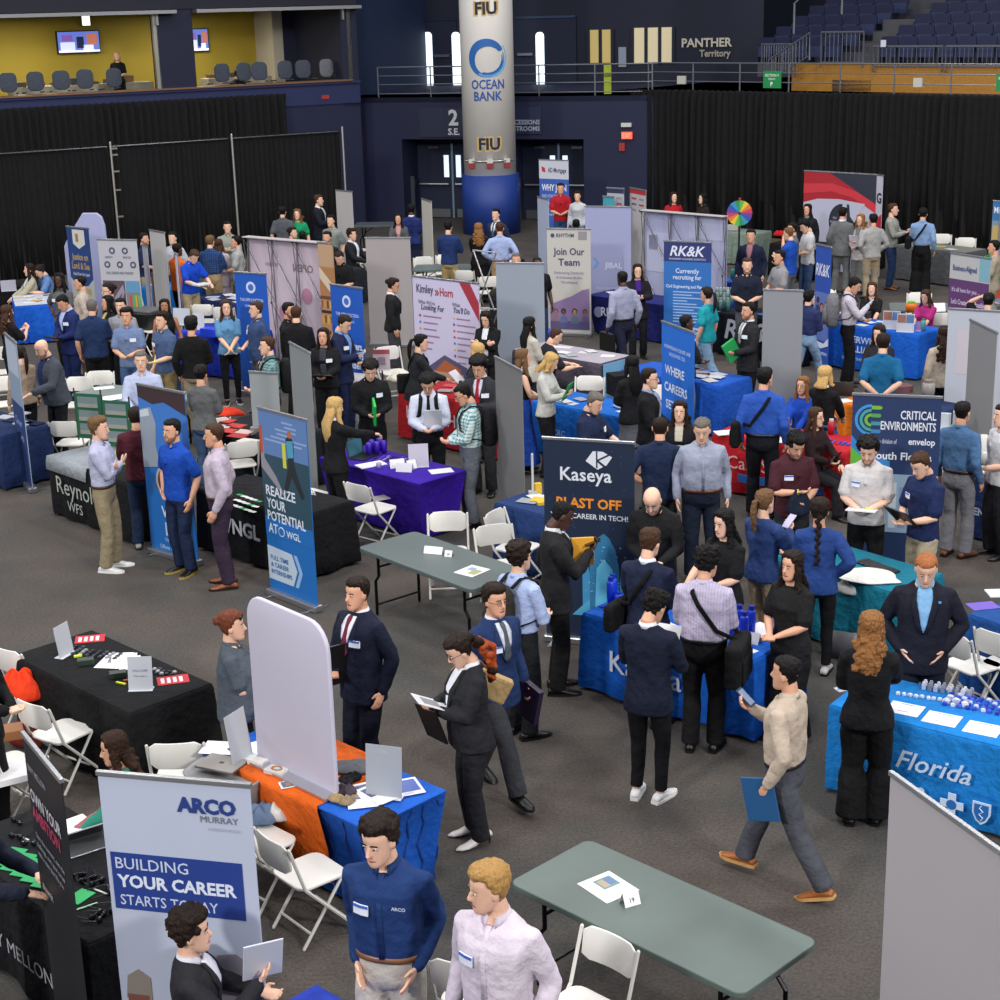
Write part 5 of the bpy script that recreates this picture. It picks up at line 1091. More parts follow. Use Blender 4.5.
shape(b, [(.50, 1.75), (.50, 1.30), (.54, 1.10), (.60, .98), (.66, .94), (.72, .98), (.79, 1.10), (.83, 1.30), (.83, 1.75)], '2a6f98', name='printed_rocket'); shape(b, [(.56, 1.7), (.58, 1.3), (.66, 1.2), (.76, 1.3), (.78, 1.7)], '5cb4d8', y=-.008); shape(b, [(.42, 1.75), (.42, 1.35), (.46, 1.2), (.5, 1.35), (.5, 1.75)], '3a88b4', name='printed_rocket'); shape(b, [(.84, 1.75), (.84, 1.38), (.88, 1.24), (.92, 1.38), (.92, 1.75)], '3a88b4', name='printed_rocket'); shape(b, [(.3, 1.80), (.5, 1.62), (.5, 1.8)], '4a9cc4', name='printed_rocket')
for i in range(60): u, v = rdx.uniform(.44, .9), rdx.uniform(1.0, 1.85); disc(b, u, v, rdx.uniform(.003, .008), '8fd0ea', y=-.0095, n=5, name='printed_star')
for i in range(30): u, v = rdx.uniform(.03, .97), rdx.uniform(.05, 1.0); disc(b, u, v, rdx.uniform(.002, .004), '6a88a8', y=-.0075, n=5, name='printed_star')
b = banner((258, 406), (305.5, 418.5), 2.1, 'blue REALIZE YOUR POTENTIAL banner with a diver on a boat', '1868b4', w_=.84)
rect(b, 0, 1, .02, 1.2, '3c6ea8'); rect(b, 0, 1, .02, .5, '5a7cb0'); rect(b, 0, 1, .5, 1.2, '284858', y=-.0072)
for i in range(8): rect(b, rdx.uniform(0, .6), rdx.uniform(.65, 1), .1+i*.045, .12+i*.045, '8ca4cc', y=-.0075)
shape(b, [(0, .50), (1, 1.14), (1, 1.4), (0, 1.4)], '1868b4', y=-.008); shape(b, [(.0, .2), (.06, .25), (.08, .55), (.3, .72), (.5, .95), (0, .66)], '8c8a94', y=-.0085); rect(b, .0, .06, .2, .5, 'b84a34', y=-.009)
shape(b, [(.55, .28), (.65, .22), (.72, .3), (.7, .5), (.74, .62), (.88, .86), (.82, .9), (.64, .68), (.52, .86), (.46, .84), (.58, .56)], '22282c', y=-.0092, name='printed_diver'); shape(b, [(.56, .3), (.7, .28), (.7, .46), (.58, .48)], '4a98b8', y=-.0096); disc(b, .64, .22, .04, 'a86a48', y=-.0097); rect(b, .47, .54, .34, .60, 'c8cc3c', y=-.0098)
words(b, [('REALIZE', .06, .95, .105, 'd6deea', 'l', .62, .02), ('YOUR', .06, 1.09, .105, 'd6deea', 'l', .4, .02), ('POTENTIAL', .06, 1.23, .105, 'd6deea', 'l', .8, .02), ('AT', .06, 1.37, .105, 'd6deea', 'l', .2, .02), ('WGL', .44, 1.37, .075, 'd6deea', 'l', .3, .02)], 'lettering'); disc(b, .34, 1.33, .055, 'd6deea', y=-.0105); disc(b, .34, 1.33, .044, '1868b4', y=-.0125)
shape(b, [(0, 1.53), (.52, 1.55), (.62, 1.73), (.52, 1.91), (0, 1.91)], 'b8c8d8'); shape(b, [(.56, 1.55), (.63, 1.55), (.73, 1.73), (.63, 1.91), (.56, 1.91), (.66, 1.73)], '8fb4dc'); words(b, [('FULL TIME', .06, 1.68, .05, '1f5ca0', 'l', .44), ('& CAREER', .06, 1.76, .05, '1f5ca0', 'l', .44), ('INTERNSHIPS', .06, 1.84, .05, '1f5ca0', 'l', .44)])
b = banner((136.8, 382.5), (183, 391.5), 2.05, 'blue banner with a worker photo, between the maroon and blue shirts', '1768b8', w_=.84)
rect(b, 0, 1, .02, .95, '3a74c0'); rect(b, 0, 1, .02, .16, '3a2a30', y=-.0075); shape(b, [(0, .16), (.3, .22), (.55, .17), (1, .28), (1, .16)], '3a2a30', y=-.008); shape(b, [(.05, .3), (.25, .26), (.34, .45), (.3, .7), (.36, .95), (0, 1.0), (0, .5)], '8f9aa8', y=-.0085); shape(b, [(.02, .32), (.2, .28), (.22, .36), (.02, .40)], 'c4ccd4', y=-.009); shape(b, [(.45, .95), (.6, .8), (.95, .85), (1, 1.3), (.4, 1.3), (.2, 1.2)], '5a4038', y=-.0085)
for r_, c in ((.20, 'b4a8a0'), (.165, '4a342c')): disc(b, .48, 1.12, r_, c, y=-.0095-.0005*(r_ < .18), n=24)
words(b, [('II', .48, 1.20, .17, 'c8c0bc', 'c', .3, .05), ('WGL', .30, 1.55, .12, 'd6deea', 'l', .5, .03), ('WGL.com', .5, 1.86, .05, '9cc0e8', 'c', .4), ('Offices Nationwide', .5, 1.95, .05, '9cc0e8', 'c', .6)]); rect(b, .35, .52, 1.62, 1.78, 'b8cce8')
for i in range(4): rect(b, .55, .68, 1.62+i*.04, 1.645+i*.04, 'b8cce8')
b = banner((4.3, 332), (17.5, 343), 2.05, 'slim white and blue banner at the far left edge on splayed feet', '8fa0b8', w_=.8); rect(b, .04, .96, .06, .5, 'b4c0d0'); rect(b, .04, .96, .9, 1.98, '2a3f74'); words(b, [('Career', .2, 1.2, .1, '8fa4cc', 'l', .7), ('Growth', .2, 1.4, .1, '8fa4cc', 'l', .7)])
b = banner((22.5, 731), (60, 777), 2.05, 'black banner with white and pink words over the black corner table', '1e1f24', w_=.74)
words(b, [('BNY MELLON', .08, .22, .04, '8a8c94', 'l', .5), ('OWN YOUR', .06, .42, .08, 'b8b8c0', 'l', .8, .03), ('AMBITION', .06, .53, .08, 'a83a5c', 'l', .8, .03), ('Own the moment, own the', .08, .66, .035, '8a8c94', 'l', .8), ('challenge, own your career', .08, .72, .035, '8a8c94', 'l', .8), ('with a team that lifts you', .08, .78, .035, '8a8c94', 'l', .8), ('#ownit', .1, 1.0, .05, 'a0a0a8', 'l', .4)])
b = banner((97.5, 770), (252.5, 783), 2.05, 'large white banner reading BUILDING YOUR CAREER STARTS TODAY', 'b4bcd0', w_=.9)
words(b, [('ARCO', .90, .205, .085, '203a7c', 'r', .40, .05), ('MURRAY', .91, .262, .04, '6c6c74', 'r', .41, 0), ('A DESIGN BUILD', .92, .31, .018, 'a4a8b4', 'r', .22, 0)])
rect(b, .03, .91, .50, .86, '203a86'); words(b, [('BUILDING', .06, .60, .07, 'c0cae0', 'l', .5, .005), ('YOUR CAREER', .06, .715, .075, 'd4dcec', 'l', .82, .035), ('STARTS TODAY', .07, .83, .065, 'c0cae0', 'l', .66, .005)])
shape(b, [(.56, 1.35), (.60, 1.2), (.7, 1.10), (.82, 1.08), (.93, 1.15), (.98, 1.3), (.97, 1.42), (.56, 1.42)], '8f8a94'); shape(b, [(.04, 1.45), (.06, 1.3), (.14, 1.25), (.22, 1.3), (.22, 1.45)], '8a8078'); rect(b, .05, .2, 1.42, 1.6, '7a4c40'); rect(b, .6, .95, 1.42, 1.6, '5c4440')
b = banner((891.3, 770.5), (1042, 879), 2.1, 'large pale grey banner back filling the lower right corner', 'a6a2a6', w_=1.0)
# curved fabric tabletop banner
F_, W_, an_ = top_frame(G(259, 757, .78), G(338, 795, .78)); t = thing('fabric_display', 'tall white rounded fabric display standing between the blue and orange cloths', 'display', (*(G(259, 757, .78).xy), .78), an_); P_ = [(0, 0), (W_, 0)]
P_ += [(W_-.20+.20*math.cos(R(a)), 1.06+.22*math.sin(R(a))) for a in range(0, 91, 15)]+[(.16+.16*math.cos(R(a)), 1.12+.18*math.sin(R(a))) for a in range(90, 181, 15)]
MB().board(P_, -.018, .018).build('fabric_panel', mat('banner', 'c3bfd0'), t, True, BEV(.014, 3)); MB().box(-.01, W_+.01, -.12, .12, -.004, .015).build('base_plate', mat('metal', 'b8bac0'), t)
# ---------------------------------------------------------------- tables
T30 = cloth_table((12, 655), (127, 712), 'black clothed table alone on the left floor with stickers and sign holders', '18191c', D=.80)
T31 = cloth_table(Vector((-.968, 9.893, 0)), -44, 'blue wave-patterned fitted table cloth, nearest covered table left of centre', '1c58b8', fitted=1, right=True)
for i in range(9):      # wavy lines woven into the stretch cloth
    for side, L_ in ((0, 1.83), (1, .76)):
        if side and i > 5: continue
        pts_ = []
        for q in range(9):
            z = .70-.66*q/8; x = L_*(i+.6)/(9 if not side else 6)+.025*math.sin(q*1.7+i); y = .10*(1-z/.76)+.08*math.sin(math.pi*(1-z/.76)**.8)*math.sin(math.pi*min(.98, max(.02, x/L_)))**.5-.006
            pts_.append((x, y-.006, z) if not side else (1.83-y+.006, x, z))
        MB().tube(pts_, .009, n=5).build('wave_line', mat('print', '16408e'), T31['t'])
rn = thing('table_runner', 'bright orange runner cloth laid across the blue wave table', 'cloth', T31['t'].location, T31['an'])
MB().rings([[Vector((x, y, z)) for x in (.38, 1.34)]+[Vector((x, y+dy, z+dz)) for x in (1.34, .38)] for y, z, dy, dz in ((.07, .12, .008, 0), (.05, .40, .008, 0), (-.022, .72, .008, 0), (-.02, .768, .01, -.003), (.3, .770, 0, -.006), (.78, .768, -.01, -.003), (.76, .7, -.01, 0), (.72, .3, -.01, 0))]).build('cloth', mat('cloth', 'd8601a'), rn, True)
T32 = cloth_table((88, 943), -47, 'black table in the bottom left corner with green cards and sunglasses', '1b1c20', right=True, D=.80)
facetext(T32, [('BNY MELLON', .98, .30, .11, 'a4a6ae', 'c', 1.45, 0)])
T33 = cloth_table(Vector((-1.47, 7.72, 0)), -44, 'corner of a royal blue table at the bottom edge beside the navy shirt man', '2038a0', W=.9, D=.5)
T34 = fold_table((508, 882), (742, 996), 'bare grey-green folding table in the front, holding one flyer and a tent card', '56635f')
T12 = fold_table((357, 547), (492, 598), 'bare grey folding table in the middle aisle behind the navy suit man', '505b5a')
T13 = cloth_table((583, 612), (742, 656), 'bright blue clothed table in front of the rocket banner, with blue bottles', '145cc0', seed=3)
facetext(T13, [('Kaseya', .36, .30, .20, 'c8d4ea', 'l', 1.3, .01)])
T14 = cloth_table((838, 575), (893, 592), 'teal clothed table with white shirts and small black boxes', '0f6a80', right=True, W=1.5, seed=5)
T15 = cloth_table((829, 704), (1000, 746), 'bright blue right-hand table with code sheets and blue giveaways', '1778c4', seed=7, flare=.02)
facetext(T15, [('Florida', .60, .42, .15, 'c4d6ec', 'l', .62, .01, .35), ('Blue', .48, .20, .15, 'c4d6ec', 'l', .36, .01, .35)])
x0 = 1.06; MB().box(x0-.03, x0+.03, -.085, -.075, .14, .32).box(x0-.09, x0+.09, -.0845, -.0755, .20, .26).build('cross_emblem', mat('print', 'c4d6ec'), T15['t'])
MB().board([(x0+.04*math.cos(2*math.pi*i/14), .23+.04*math.sin(2*math.pi*i/14)) for i in range(14)], -.088, -.084).build('cross_emblem_disc', mat('print', '1f66b0'), T15['t'])
MB().board([(1.220, .31), (1.220, .22), (1.250, .16), (1.290, .13), (1.330, .16), (1.360, .22), (1.360, .31)], -.085, -.075).build('shield_emblem', mat('print', 'c4d6ec'), T15['t']); MB().board([(1.235, .295), (1.235, .22), (1.260, .17), (1.290, .15), (1.320, .17), (1.345, .22), (1.345, .295)], -.088, -.084).build('shield_emblem_field', mat('print', '1f66b0'), T15['t'])
MB().tube([(1.290, -.09, .165), (1.305, -.09, .19), (1.275, -.09, .215), (1.305, -.09, .24), (1.275, -.09, .265), (1.290, -.09, .285)], .005, n=4).build('serpent_emblem', mat('print', 'c4d6ec'), T15['t'])
T16 = cloth_table((969, 613), (1000, 624), 'medium blue table cut by the right edge, with white chairs before it', '1b4a8c', seed=8)
T17 = cloth_table((976, 476), (1000, 482), 'navy lettered table at the right edge', '1c2f5c', seed=9)
facetext(T17, [('envelop', .06, .45, .06, '3c4c70', 'l', .5, .01), ('ENVIRONMENTS', .05, .33, .085, 'b8c0d4', 'l', 1.2, .03)])
T18 = cloth_table((713, 433), (842, 452), 'red health-care table in front of the seated red-haired woman', 'b01c26', fitted=0, seed=11)
facetext(T18, [('CareSource', .25, .36, .17, 'd8b8bc', 'l', 1.45, .0)]); MB().box(.42, 1.6, -.085, -.075, .20, .30).build('printed_band', mat('print', '2060b0'), T18['t']); facetext(T18, [('HEALTH CARE', 1.0, .225, .05, 'b8cce8', 'c', 1.0, .01)]); T18['t'].children[-1].location = (0, -.012, 0)
T11 = cloth_table((319, 457), (417, 483), 'deep purple fitted table with purple cups and papers', '38189a', fitted=1)
T9 = cloth_table((197, 488), -42, 'black table with pale lettering behind the REALIZE banner', '17181c', seed=13)
facetext(T9, [('WNGL', .42, .36, .17, 'b4b6bc', 'l', 1.1, .03)])
T10 = cloth_table((212, 424), -44, 'dark table heaped with red and white flyers behind the chairs', '202a30', W=1.4, seed=14)
T7 = cloth_table((48, 456), -46, 'black grey-topped table behind the man in khaki trousers', '1a1b1f', seed=15, W=1.9); facetext(T7, [('Reynolds', .28, .36, .22, 'a8b0a8', 'l', 1.15, .0), ('WFS', .5, .16, .13, 'a8b0a8', 'l', .5, .0)])
rn = thing('table_runner', 'grey cloth draped over the corner of the black grey-topped table', 'cloth', T7['t'].location, T7['an']); MB().rings([[Vector((x, y, z)) for x in (.0, .95)]+[Vector((x, y+.01, z-.006)) for x in (.95, .0)] for y, z in ((-.045, .60), (-.04, .70), (-.02, .772), (.35, .774), (.78, .772))]).build('cloth', mat('cloth', '8c9298'), rn, True)
T6 = cloth_table((0, 436), -44, 'navy clothed table at the far left edge behind the slim banner', '1c2c54', right=True, seed=16)
T8 = fold_table((70, 394), -30, 'grey folding table with green framed picture stands', '7c8684')
T35 = cloth_table((495, 502), -44, 'navy clothed table partly hidden by the rocket banner', '1d3564', seed=17)
T21 = cloth_table((532, 400), -44, 'mid blue clothed table with flyers behind the woman in white', '1460b8', seed=18, W=2.0); facetext(T21, [('CRC', .45, .35, .08, '9cbce4', 'l', .5, .01), ('ATLANTA', 1.2, .2, .06, '9cbce4', 'l', .5, .01)])
T22 = cloth_table((600, 364), (600, 364) and -44, 'grey-violet clothed table with a light blue JOIN end panel', '4d4856', right=True, seed=19, topc='a09aa4')
MB().box(1.875, 1.885, .02, .74, .06, .75).build('side_panel', mat('banner', '6fa4c4'), T22['t']); facetext(T22, [('JOIN', .12, .42, .15, 'b06a50', 'l', .5, .0)], 'side'); T22['t'].children[-1].location = (.0, 0, 0)
T20 = cloth_table((720, 386), -44, 'royal blue clothed table covered with fanned flyers', '1a52b4', right=True, seed=20)
T24 = cloth_table((717, 312), -44, 'black big-lettered table behind the man with the green folder', '161a28', seed=21); facetext(T24, [('RK&K', .22, .34, .34, 'b4b6c2', 'l', 1.6, .02, .2)])
T23 = cloth_table((587.5, 294.5), -45, 'navy fitted table under the purple star balloons', '1c2264', fitted=1); facetext(T23, [('RHYTHM', .35, .40, .16, 'c4c8e0', 'l', 1.1, .02), ('INNOVATORS', .6, .24, .09, 'c4c8e0', 'l', .9, .02)]); MB().board([(.26+.10*math.cos(2*math.pi*i/16), .45+.10*math.sin(2*math.pi*i/16)) for i in range(16)][::-1], -.0, .02).build('ring_emblem', mat('print', '8c90b4'), T23['t'])
T25 = cloth_table((825, 322), (911, 334), 'bright blue far table with brochures', '145ac0', seed=22); facetext(T25, [('SHERWIN', .42, .50, .11, 'c4d2ec', 'l', 1.0, .02), ('WILLIAMS.', .42, .34, .11, 'c4d2ec', 'l', 1.05, .02), ('CAREERS.SHERWIN.COM', .42, .20, .045, '9cb8e4', 'l', .9, .01)])
T26 = fold_table((890, 310), -12, 'plain green-grey folding table behind the seated women in black and pink', '66706c')
T27 = cloth_table((896, 245), (964, 253), 'grey clothed table before the right black curtain', '55575a', seed=23, topc='76786f')
T28 = cloth_table((984, 256), -30, 'green clothed table cut by the right edge near the curtain', '167a32', seed=24)
T29 = cloth_table((722, 232), -40, 'sage green clothed table near the prize wheel', '75857a', W=.9, seed=25)
T19 = cloth_table((834, 402), -44, 'orange clothed table beside the blonde woman in black', 'd8741c', W=.7, seed=26); T19b = cloth_table((937, 415), -44, 'dark navy table whose end shows right of the CRITICAL banner', '1d2c54', right=True, W=1.0, seed=27)
T3 = cloth_table((191, 298), -40, 'navy clothed table with white chairs, in front of the man in a blue polo', '1f2c58', seed=28)
T1 = cloth_table((15, 306.5), 18, 'bright blue clothed table end at the far left, topped with white leaflets', '1458c0', W=.76, D=1.3, seed=29, topc='b8bcc8')
T2 = cloth_table((-52, 291), 18, 'black clothed table behind the blue one at the left edge', '15161a', seed=30)
T4 = cloth_table((138, 287), -30, 'sky blue clothed table behind the tall pale banner back', '1a6cb8', W=1.1, seed=31)
T5 = cloth_table((176, 331), -30, 'violet-blue clothed table behind the woman in teal', '2438b0', W=1.5, seed=32)
T38 = cloth_table((474, 263), -18, 'black clothed table beside the woman with long auburn hair', '1b1c20', W=.9, seed=33)
T39 = fold_table((412, 270), -5, 'plain grey-green folding table behind the list display', '5c6a6a', W=1.25); T40 = fold_table((353, 226), -4, 'bare dark grey folding table near the navy wall', '4c5458')
T41 = cloth_table((399, 388), -44, 'red table of the list display with flyers and a plush cloth', 'a01c24', seed=34, W=2.0); facetext(T41, [('Kimley-Horn', .22, .36, .19, 'd4b4b8', 'l', 1.6, .0)])
T42 = cloth_table((770, 243), -40, 'black clothed table with gift bags left of the grey suit man', '17181c', W=1.3, seed=35)
T43 = cloth_table((815, 235), -44, 'black clothed table in front of the red and white backdrop', '1a1b20', W=1.4, seed=36)
T44 = cloth_table((300, 268), -40, 'dark table behind the wooden photo panel', '2a2c34', W=1.2, seed=37)
T45 = cloth_table((326, 378), -30, 'narrow stand under a crumpled silver grey cloth', 'a8a6a8', W=.6, D=.5, seed=38)
# ---------------------------------------------------------------- chairs
for px, py, fc, lab in (
 (316, 862, 122, 'large white folding chair, open, just right of the YOUR CAREER banner'), (267, 832, 126, 'white folding chair with a bag on it, beside the orange runner'),
 (68, 719, 128, 'white folding chair nearest the corner of the left black table'), (42, 688, 128, 'white folding chair behind its neighbour at the left black table'), (8, 765, 120, 'white folding chair in the left edge heaped with papers'),
 (480, 990, 160, 'white folding chair at the bottom, behind the blond man'),
 (379, 499, 135, 'white folding chair facing the purple table, with a leaflet on it'), (323, 523, 120, 'white folding chair just right of the REALIZE banner'), (308, 494, 130, 'white folding chair half hidden behind the REALIZE banner'),
 (243, 456, -170, 'white folding chair behind the man in purple trousers'), (213, 446, -170, 'white folding chair left of its twin near the red flyers'),
 (449, 556, 0, 'white folding chair on the far side of the middle grey table'), (522, 538, 60, 'white folding chair by the navy table left of the rocket banner'), (503, 566, 20, 'white folding chair behind the man with the brown backpack'),
 (73, 443, 160, 'white folding chair behind the black grey-topped table'), (76, 412, -20, 'white folding chair at the green framed picture stands'), (100, 408, -10, 'second white folding chair by the green framed pictures'), (4, 404, 0, 'white folding chair cut by the left edge near the woman in beige'), (3, 372, 0, 'white folding chair further back at the left edge'),
 (208, 318, 160, 'white folding chair left of the two at the far navy table'), (229, 318, 160, 'white folding chair right of the two at the far navy table'), (141, 322, 30, 'white folding chair behind the man in the slate polo'), (153, 326, 30, 'white folding chair just left of the girl in a black tank top'),
 (972, 664, 140, 'white folding chair by the right blue table, nearer the suit man'), (1006, 652, 150, 'white folding chair at the right edge by the blue table'), (981, 470, 20, 'white folding chair behind the navy lettered table'),
 (587, 405, -10, 'white folding chair just left of the woman with long dark hair'), (536, 382, 20, 'white folding chair behind the woman in a white blouse'), (394, 372, 20, 'white folding chair behind the red table near the grey banner'), (660, 415, 0, 'white folding chair behind the man in a black jacket'),
 (426, 277, 10, 'leftmost white folding chair behind the list display'), (443, 278, -5, 'white folding chair behind the man in a navy sweater'), (469, 281, 160, 'white folding chair below the long auburn hair'), (489, 292, 180, 'white folding chair nearest the pale grey banner back'), (366, 262, 90, 'white folding chair left of the tall taupe banner'), (358, 250, 90, 'white folding chair beside the seated person in black'),
 (941, 252, 0, 'white folding chair left of the two before the right curtain'), (965, 256, 0, 'white folding chair right of the two before the right curtain'), (939, 330, 190, 'white folding chair beside the woman in pink'), (918, 322, 0, 'white folding chair mostly hidden behind the woman in pink'), (829, 312, 20, 'white folding chair behind the visitor with the grey backpack'), (184, 770, 170, 'white folding chair just behind the top of the YOUR CAREER banner')):
    chair(px, py, fc, lab)
fc_ = chair(600, 968, 0, 'white folding chair backed against the front grey-green table', tuck=1); q_ = G(609, 938, .8); fc_.location = (q_.x-.19, q_.y-.205, 0); fc_.rotation_euler = (0, 0, R(136))
# ---------------------------------------------------------------- things on the tables, near to far
z_ = .762
paper(608, 887, .741, 'white flyer with a small landscape picture on the front table', 35, .26, .30, marks=[(.35, .85, .45, .85, '6a8a8c'), (.4, .6, .5, .8, 'a89a88'), (.62, .8, .55, .8, '5c7ca8')])
tent(630, 903, .741, 'small white numbered tent card on the front table', 25, .11, .08, txt='19')
tent(434, 553, .741, 'longer white tent card on the middle grey table', -20, .20, .07); tent(449, 556, .741, 'short white tent card on the middle grey table', -20, .08, .06, txt='20'); paper(472, 571, .741, 'white flyer with a yellow-green picture on the middle grey table', 50, .28, .24, marks=[(.2, .7, .1, .5, 'a0a070'), (.5, .8, .5, .8, '88a0b8')])
for px, py, a in ((90, 639, 10), (173, 680, 15)): 
    t = lay(px, py, z_, 'red and white printed pamphlet %s the black table' % ('at the back end of' if px < 100 else 'at the right end of'), 'pamphlet', 'pamphlet', .26, .18, .004, 'b8202c', a, 'paper', 'red pamphlets on the left black table')
    for q in range(4): MB().box(-.10+.05*q, -.07+.05*q, -.06, .05, .004, .0055).build('printed_area', mat('print', 'd8d0d4'), t)
stand_sign(67, 655, z_, 'clear upright sign holder seen edge-on on the left black table', .20, .28, 68, 'b8bcc4'); stand_sign(141, 690, z_, 'clear upright sign holder facing the camera on the left black table', .20, .28, 0, 'b4b8c0', (('WELCOME', .55, .018, '7a808c'), ('Please sign in', .4, .014, '7a808c')), tilt=10)
pile(95, 653, z_, 'small dark wrapped mint beside the red pamphlet on the left black table', 'mint', 26, .55, .20, ['23262c', '3c4048', '8c9098', '2a2c34'], -20, size=.032, name='mint')
pile(158, 672, z_, 'small black and white candy at the right end of the left black table', 'candy', 18, .34, .14, ['2a2c32', 'b8b8bc', '3c3c44'], -10, size=.03, name='candy')
for px, py, l in ((86, 664, 'left'), (118, 677, 'right')): lay(px, py, z_, 'small dark green box, %s one of the pair on the black table' % l, 'box', 'box', .14, .08, .05, '2c3a30', 15)
lay(78, 657, z_, 'yellow highlighter marker near the back of the left black table', 'marker', 'marker', .07, .03, .02, 'c8d830', 20); lay(121, 684, z_, 'yellow marker pen lying near the front edge of the left black table', 'marker', 'marker', .10, .02, .015, 'd0e020', -30); lay(127, 681, z_, 'small red marker on the left black table beside the green box', 'marker', 'marker', .06, .02, .015, 'c03028', 20)
for i, (px, py) in enumerate(((112, 662), (118, 659), (124, 660), (130, 663))): paper(px, py, z_+.002*i, 'white sheet of the loose stack on the left black table, %s' % ('leftmost', 'the printed one', 'third towards the right', 'rightmost')[i], 10*i-10, marks=[(.15, .8, .2, .7, '6a6c74')] if i == 1 else None)
# blue wave table
zb = .774
for i, (px, py, a) in enumerate(((362, 798, 10), (372, 791, 25), (380, 793, 40))): paper(px, py, zb+.003*i, 'printed leaflet in the fanned pile on the blue wave table, %s' % ('lowest', 'middle', 'topmost')[i], a, .22, .30, marks=[(.1, .9, .45, .9, '4a5c88'), (.2, .5, .5, .8, '8a7460')])
paper(407, 787, zb, 'white and blue leaflet at the right corner of the blue wave table', 20, .20, .26, marks=[(.1, .9, .2, .9, '5a6cb0'), (.1, .6, .05, .15, 'b8bcd8')]); paper(290, 784, .776, 'small picture postcard on the orange runner', 20, .15, .11, marks=[(.1, .9, .1, .9, '5a6a80'), (.3, .7, .3, .7, 'a87a50')])
stand_sign(384, 797, zb, 'large clear acrylic sign holder on the blue wave table', .27, .38, -18, '9aa0a8', (('CFO', .85, .02, 'b8bcc4'),), tilt=6); stand_sign(243, 760, zb, 'clear sign holder seen edge-on left of the white fabric display', .24, .38, 62, 'b0b6be')
def lump(name, lab, cat, px, py, z, sx, sy, sz, col, rot=0, seed=1, kind='cloth', grp=None, dz=0):
    t = thing(name, lab, cat, G(px, py, z), R(rot), grp); rd = random.Random(seed); m_ = MB(); rs = []; n = 20
    ph = [rd.uniform(0, 6) for _ in range(4)]
    for zz, f in ((0, 1), (.25, 1.03), (.6, .88), (.85, .6), (1, .25)):
        rs.append([Vector((sx/2*f*(1+.16*math.sin(3*a+ph[0]+zz*2)+.08*math.sin(7*a+ph[1]))*math.cos(a), sy/2*f*(1+.16*math.sin(2*a+ph[2]-zz)+.08*math.sin(6*a+ph[3]))*math.sin(a), sz*zz*(1+.25*math.sin(4*a+ph[1])*zz)+.001)) for a in [2*math.pi*i/n for i in range(n)]])
    m_.rings(rs).build('folded_mass', mat(kind, col), t, True, [('SUBSURF', dict(levels=1, render_levels=2))]); return t
for i, (px, py, c) in enumerate(((346, 783, '2c2a30'), (354, 779, '26262c'), (342, 792, '3a3038'), (350, 792, '4a4048'), (337, 801, '9a8460'), (346, 803, '86745a'))): lump('drawstring_pouch', 'small %s drawstring pouch in the pile on the blue wave table, %s' % (('tan' if i > 3 else 'dark'), ('back left', 'back right', 'middle left', 'middle right', 'front left', 'front right')[i]), 'pouch', px, py, zb, .13, .10, .05, c, i*40, i)
lump('grey_sweater', 'folded grey garment with a blue mark behind the pouches', 'garment', 352, 768, zb, .32, .26, .04, '5c5e62', -20, 9)
t = lay(258, 764, zb, 'white cardboard tape dispenser box on the orange runner', 'box', 'box', .14, .08, .04, 'd4d0cc', -30); t = lay(277, 773, .776, 'white tissue packet with a brown ring on the orange runner', 'packet', 'packet', .17, .10, .035, 'c8c4c0', -30); MB().tube([(.04*math.cos(a), .028*math.sin(a), .038) for a in [2*math.pi*i/10 for i in range(11)]], .006, n=5).build('ring', mat('plastic', '9a6a3c'), t)
paper(250, 752, zb, 'loose white sheets in front of the white fabric display', 30, .25, .3); paper(222, 748, zb, 'white crumpled sheets at the left end of the blue wave table', -10, .3, .22)
t = thing('utility_tub', 'grey plastic tub holding a closed laptop, above the YOUR CAREER banner', 'tub', G(228, 772, .74), R(-25)); MB().rings([[Vector((p.x, p.y, z)) for p in sell(a*f, b_*f, 0, 0, 20, 4)] for z, f, a, b_ in ((-.74, .35, .30, .20), (-.1, .9, .30, .20), (.0, 1, .31, .21), (.015, 1.02, .31, .21), (.005, .93, .31, .21), (-.03, .9, .3, .2))]).build('tub_body', mat('plastic', '8f9092'), t, True)
laptop(222, 765, .765, 'closed silver laptop resting on the grey tub', -25, '8a8582'); 
bp = chair_bag = lump('jacket', 'folded blue-grey jacket lying on the chair beside the orange runner', 'jacket', 262, 820, .47, .30, .28, .12, '5c708c', 20, 3); lump('bag', 'white shopping bag with black cords on the chair beside the orange runner', 'bag', 284, 818, .47, .22, .22, .16, 'b8b4b0', 10, 4, 'plastic')
lump('jacket', 'bright orange-red jacket hanging on the chair at the left black table', 'jacket', 22, 700, .46, .40, .30, .26, 'd83a18', 10, 5); lump('bag', 'dark red bag on the floor under the orange jacket', 'bag', 33, 745, 0, .34, .3, .26, '5c1c18', 10, 6)
paper(12, 775, .47, 'stack of white paper on the chair seat at the left edge', 30, .36, .34, th=.05, name='paper_stack'); lay(8, 737, .47, 'brown cardboard box behind the paper stack at the left edge', 'box', 'box', .25, .18, .08, '8a5a34', 20)
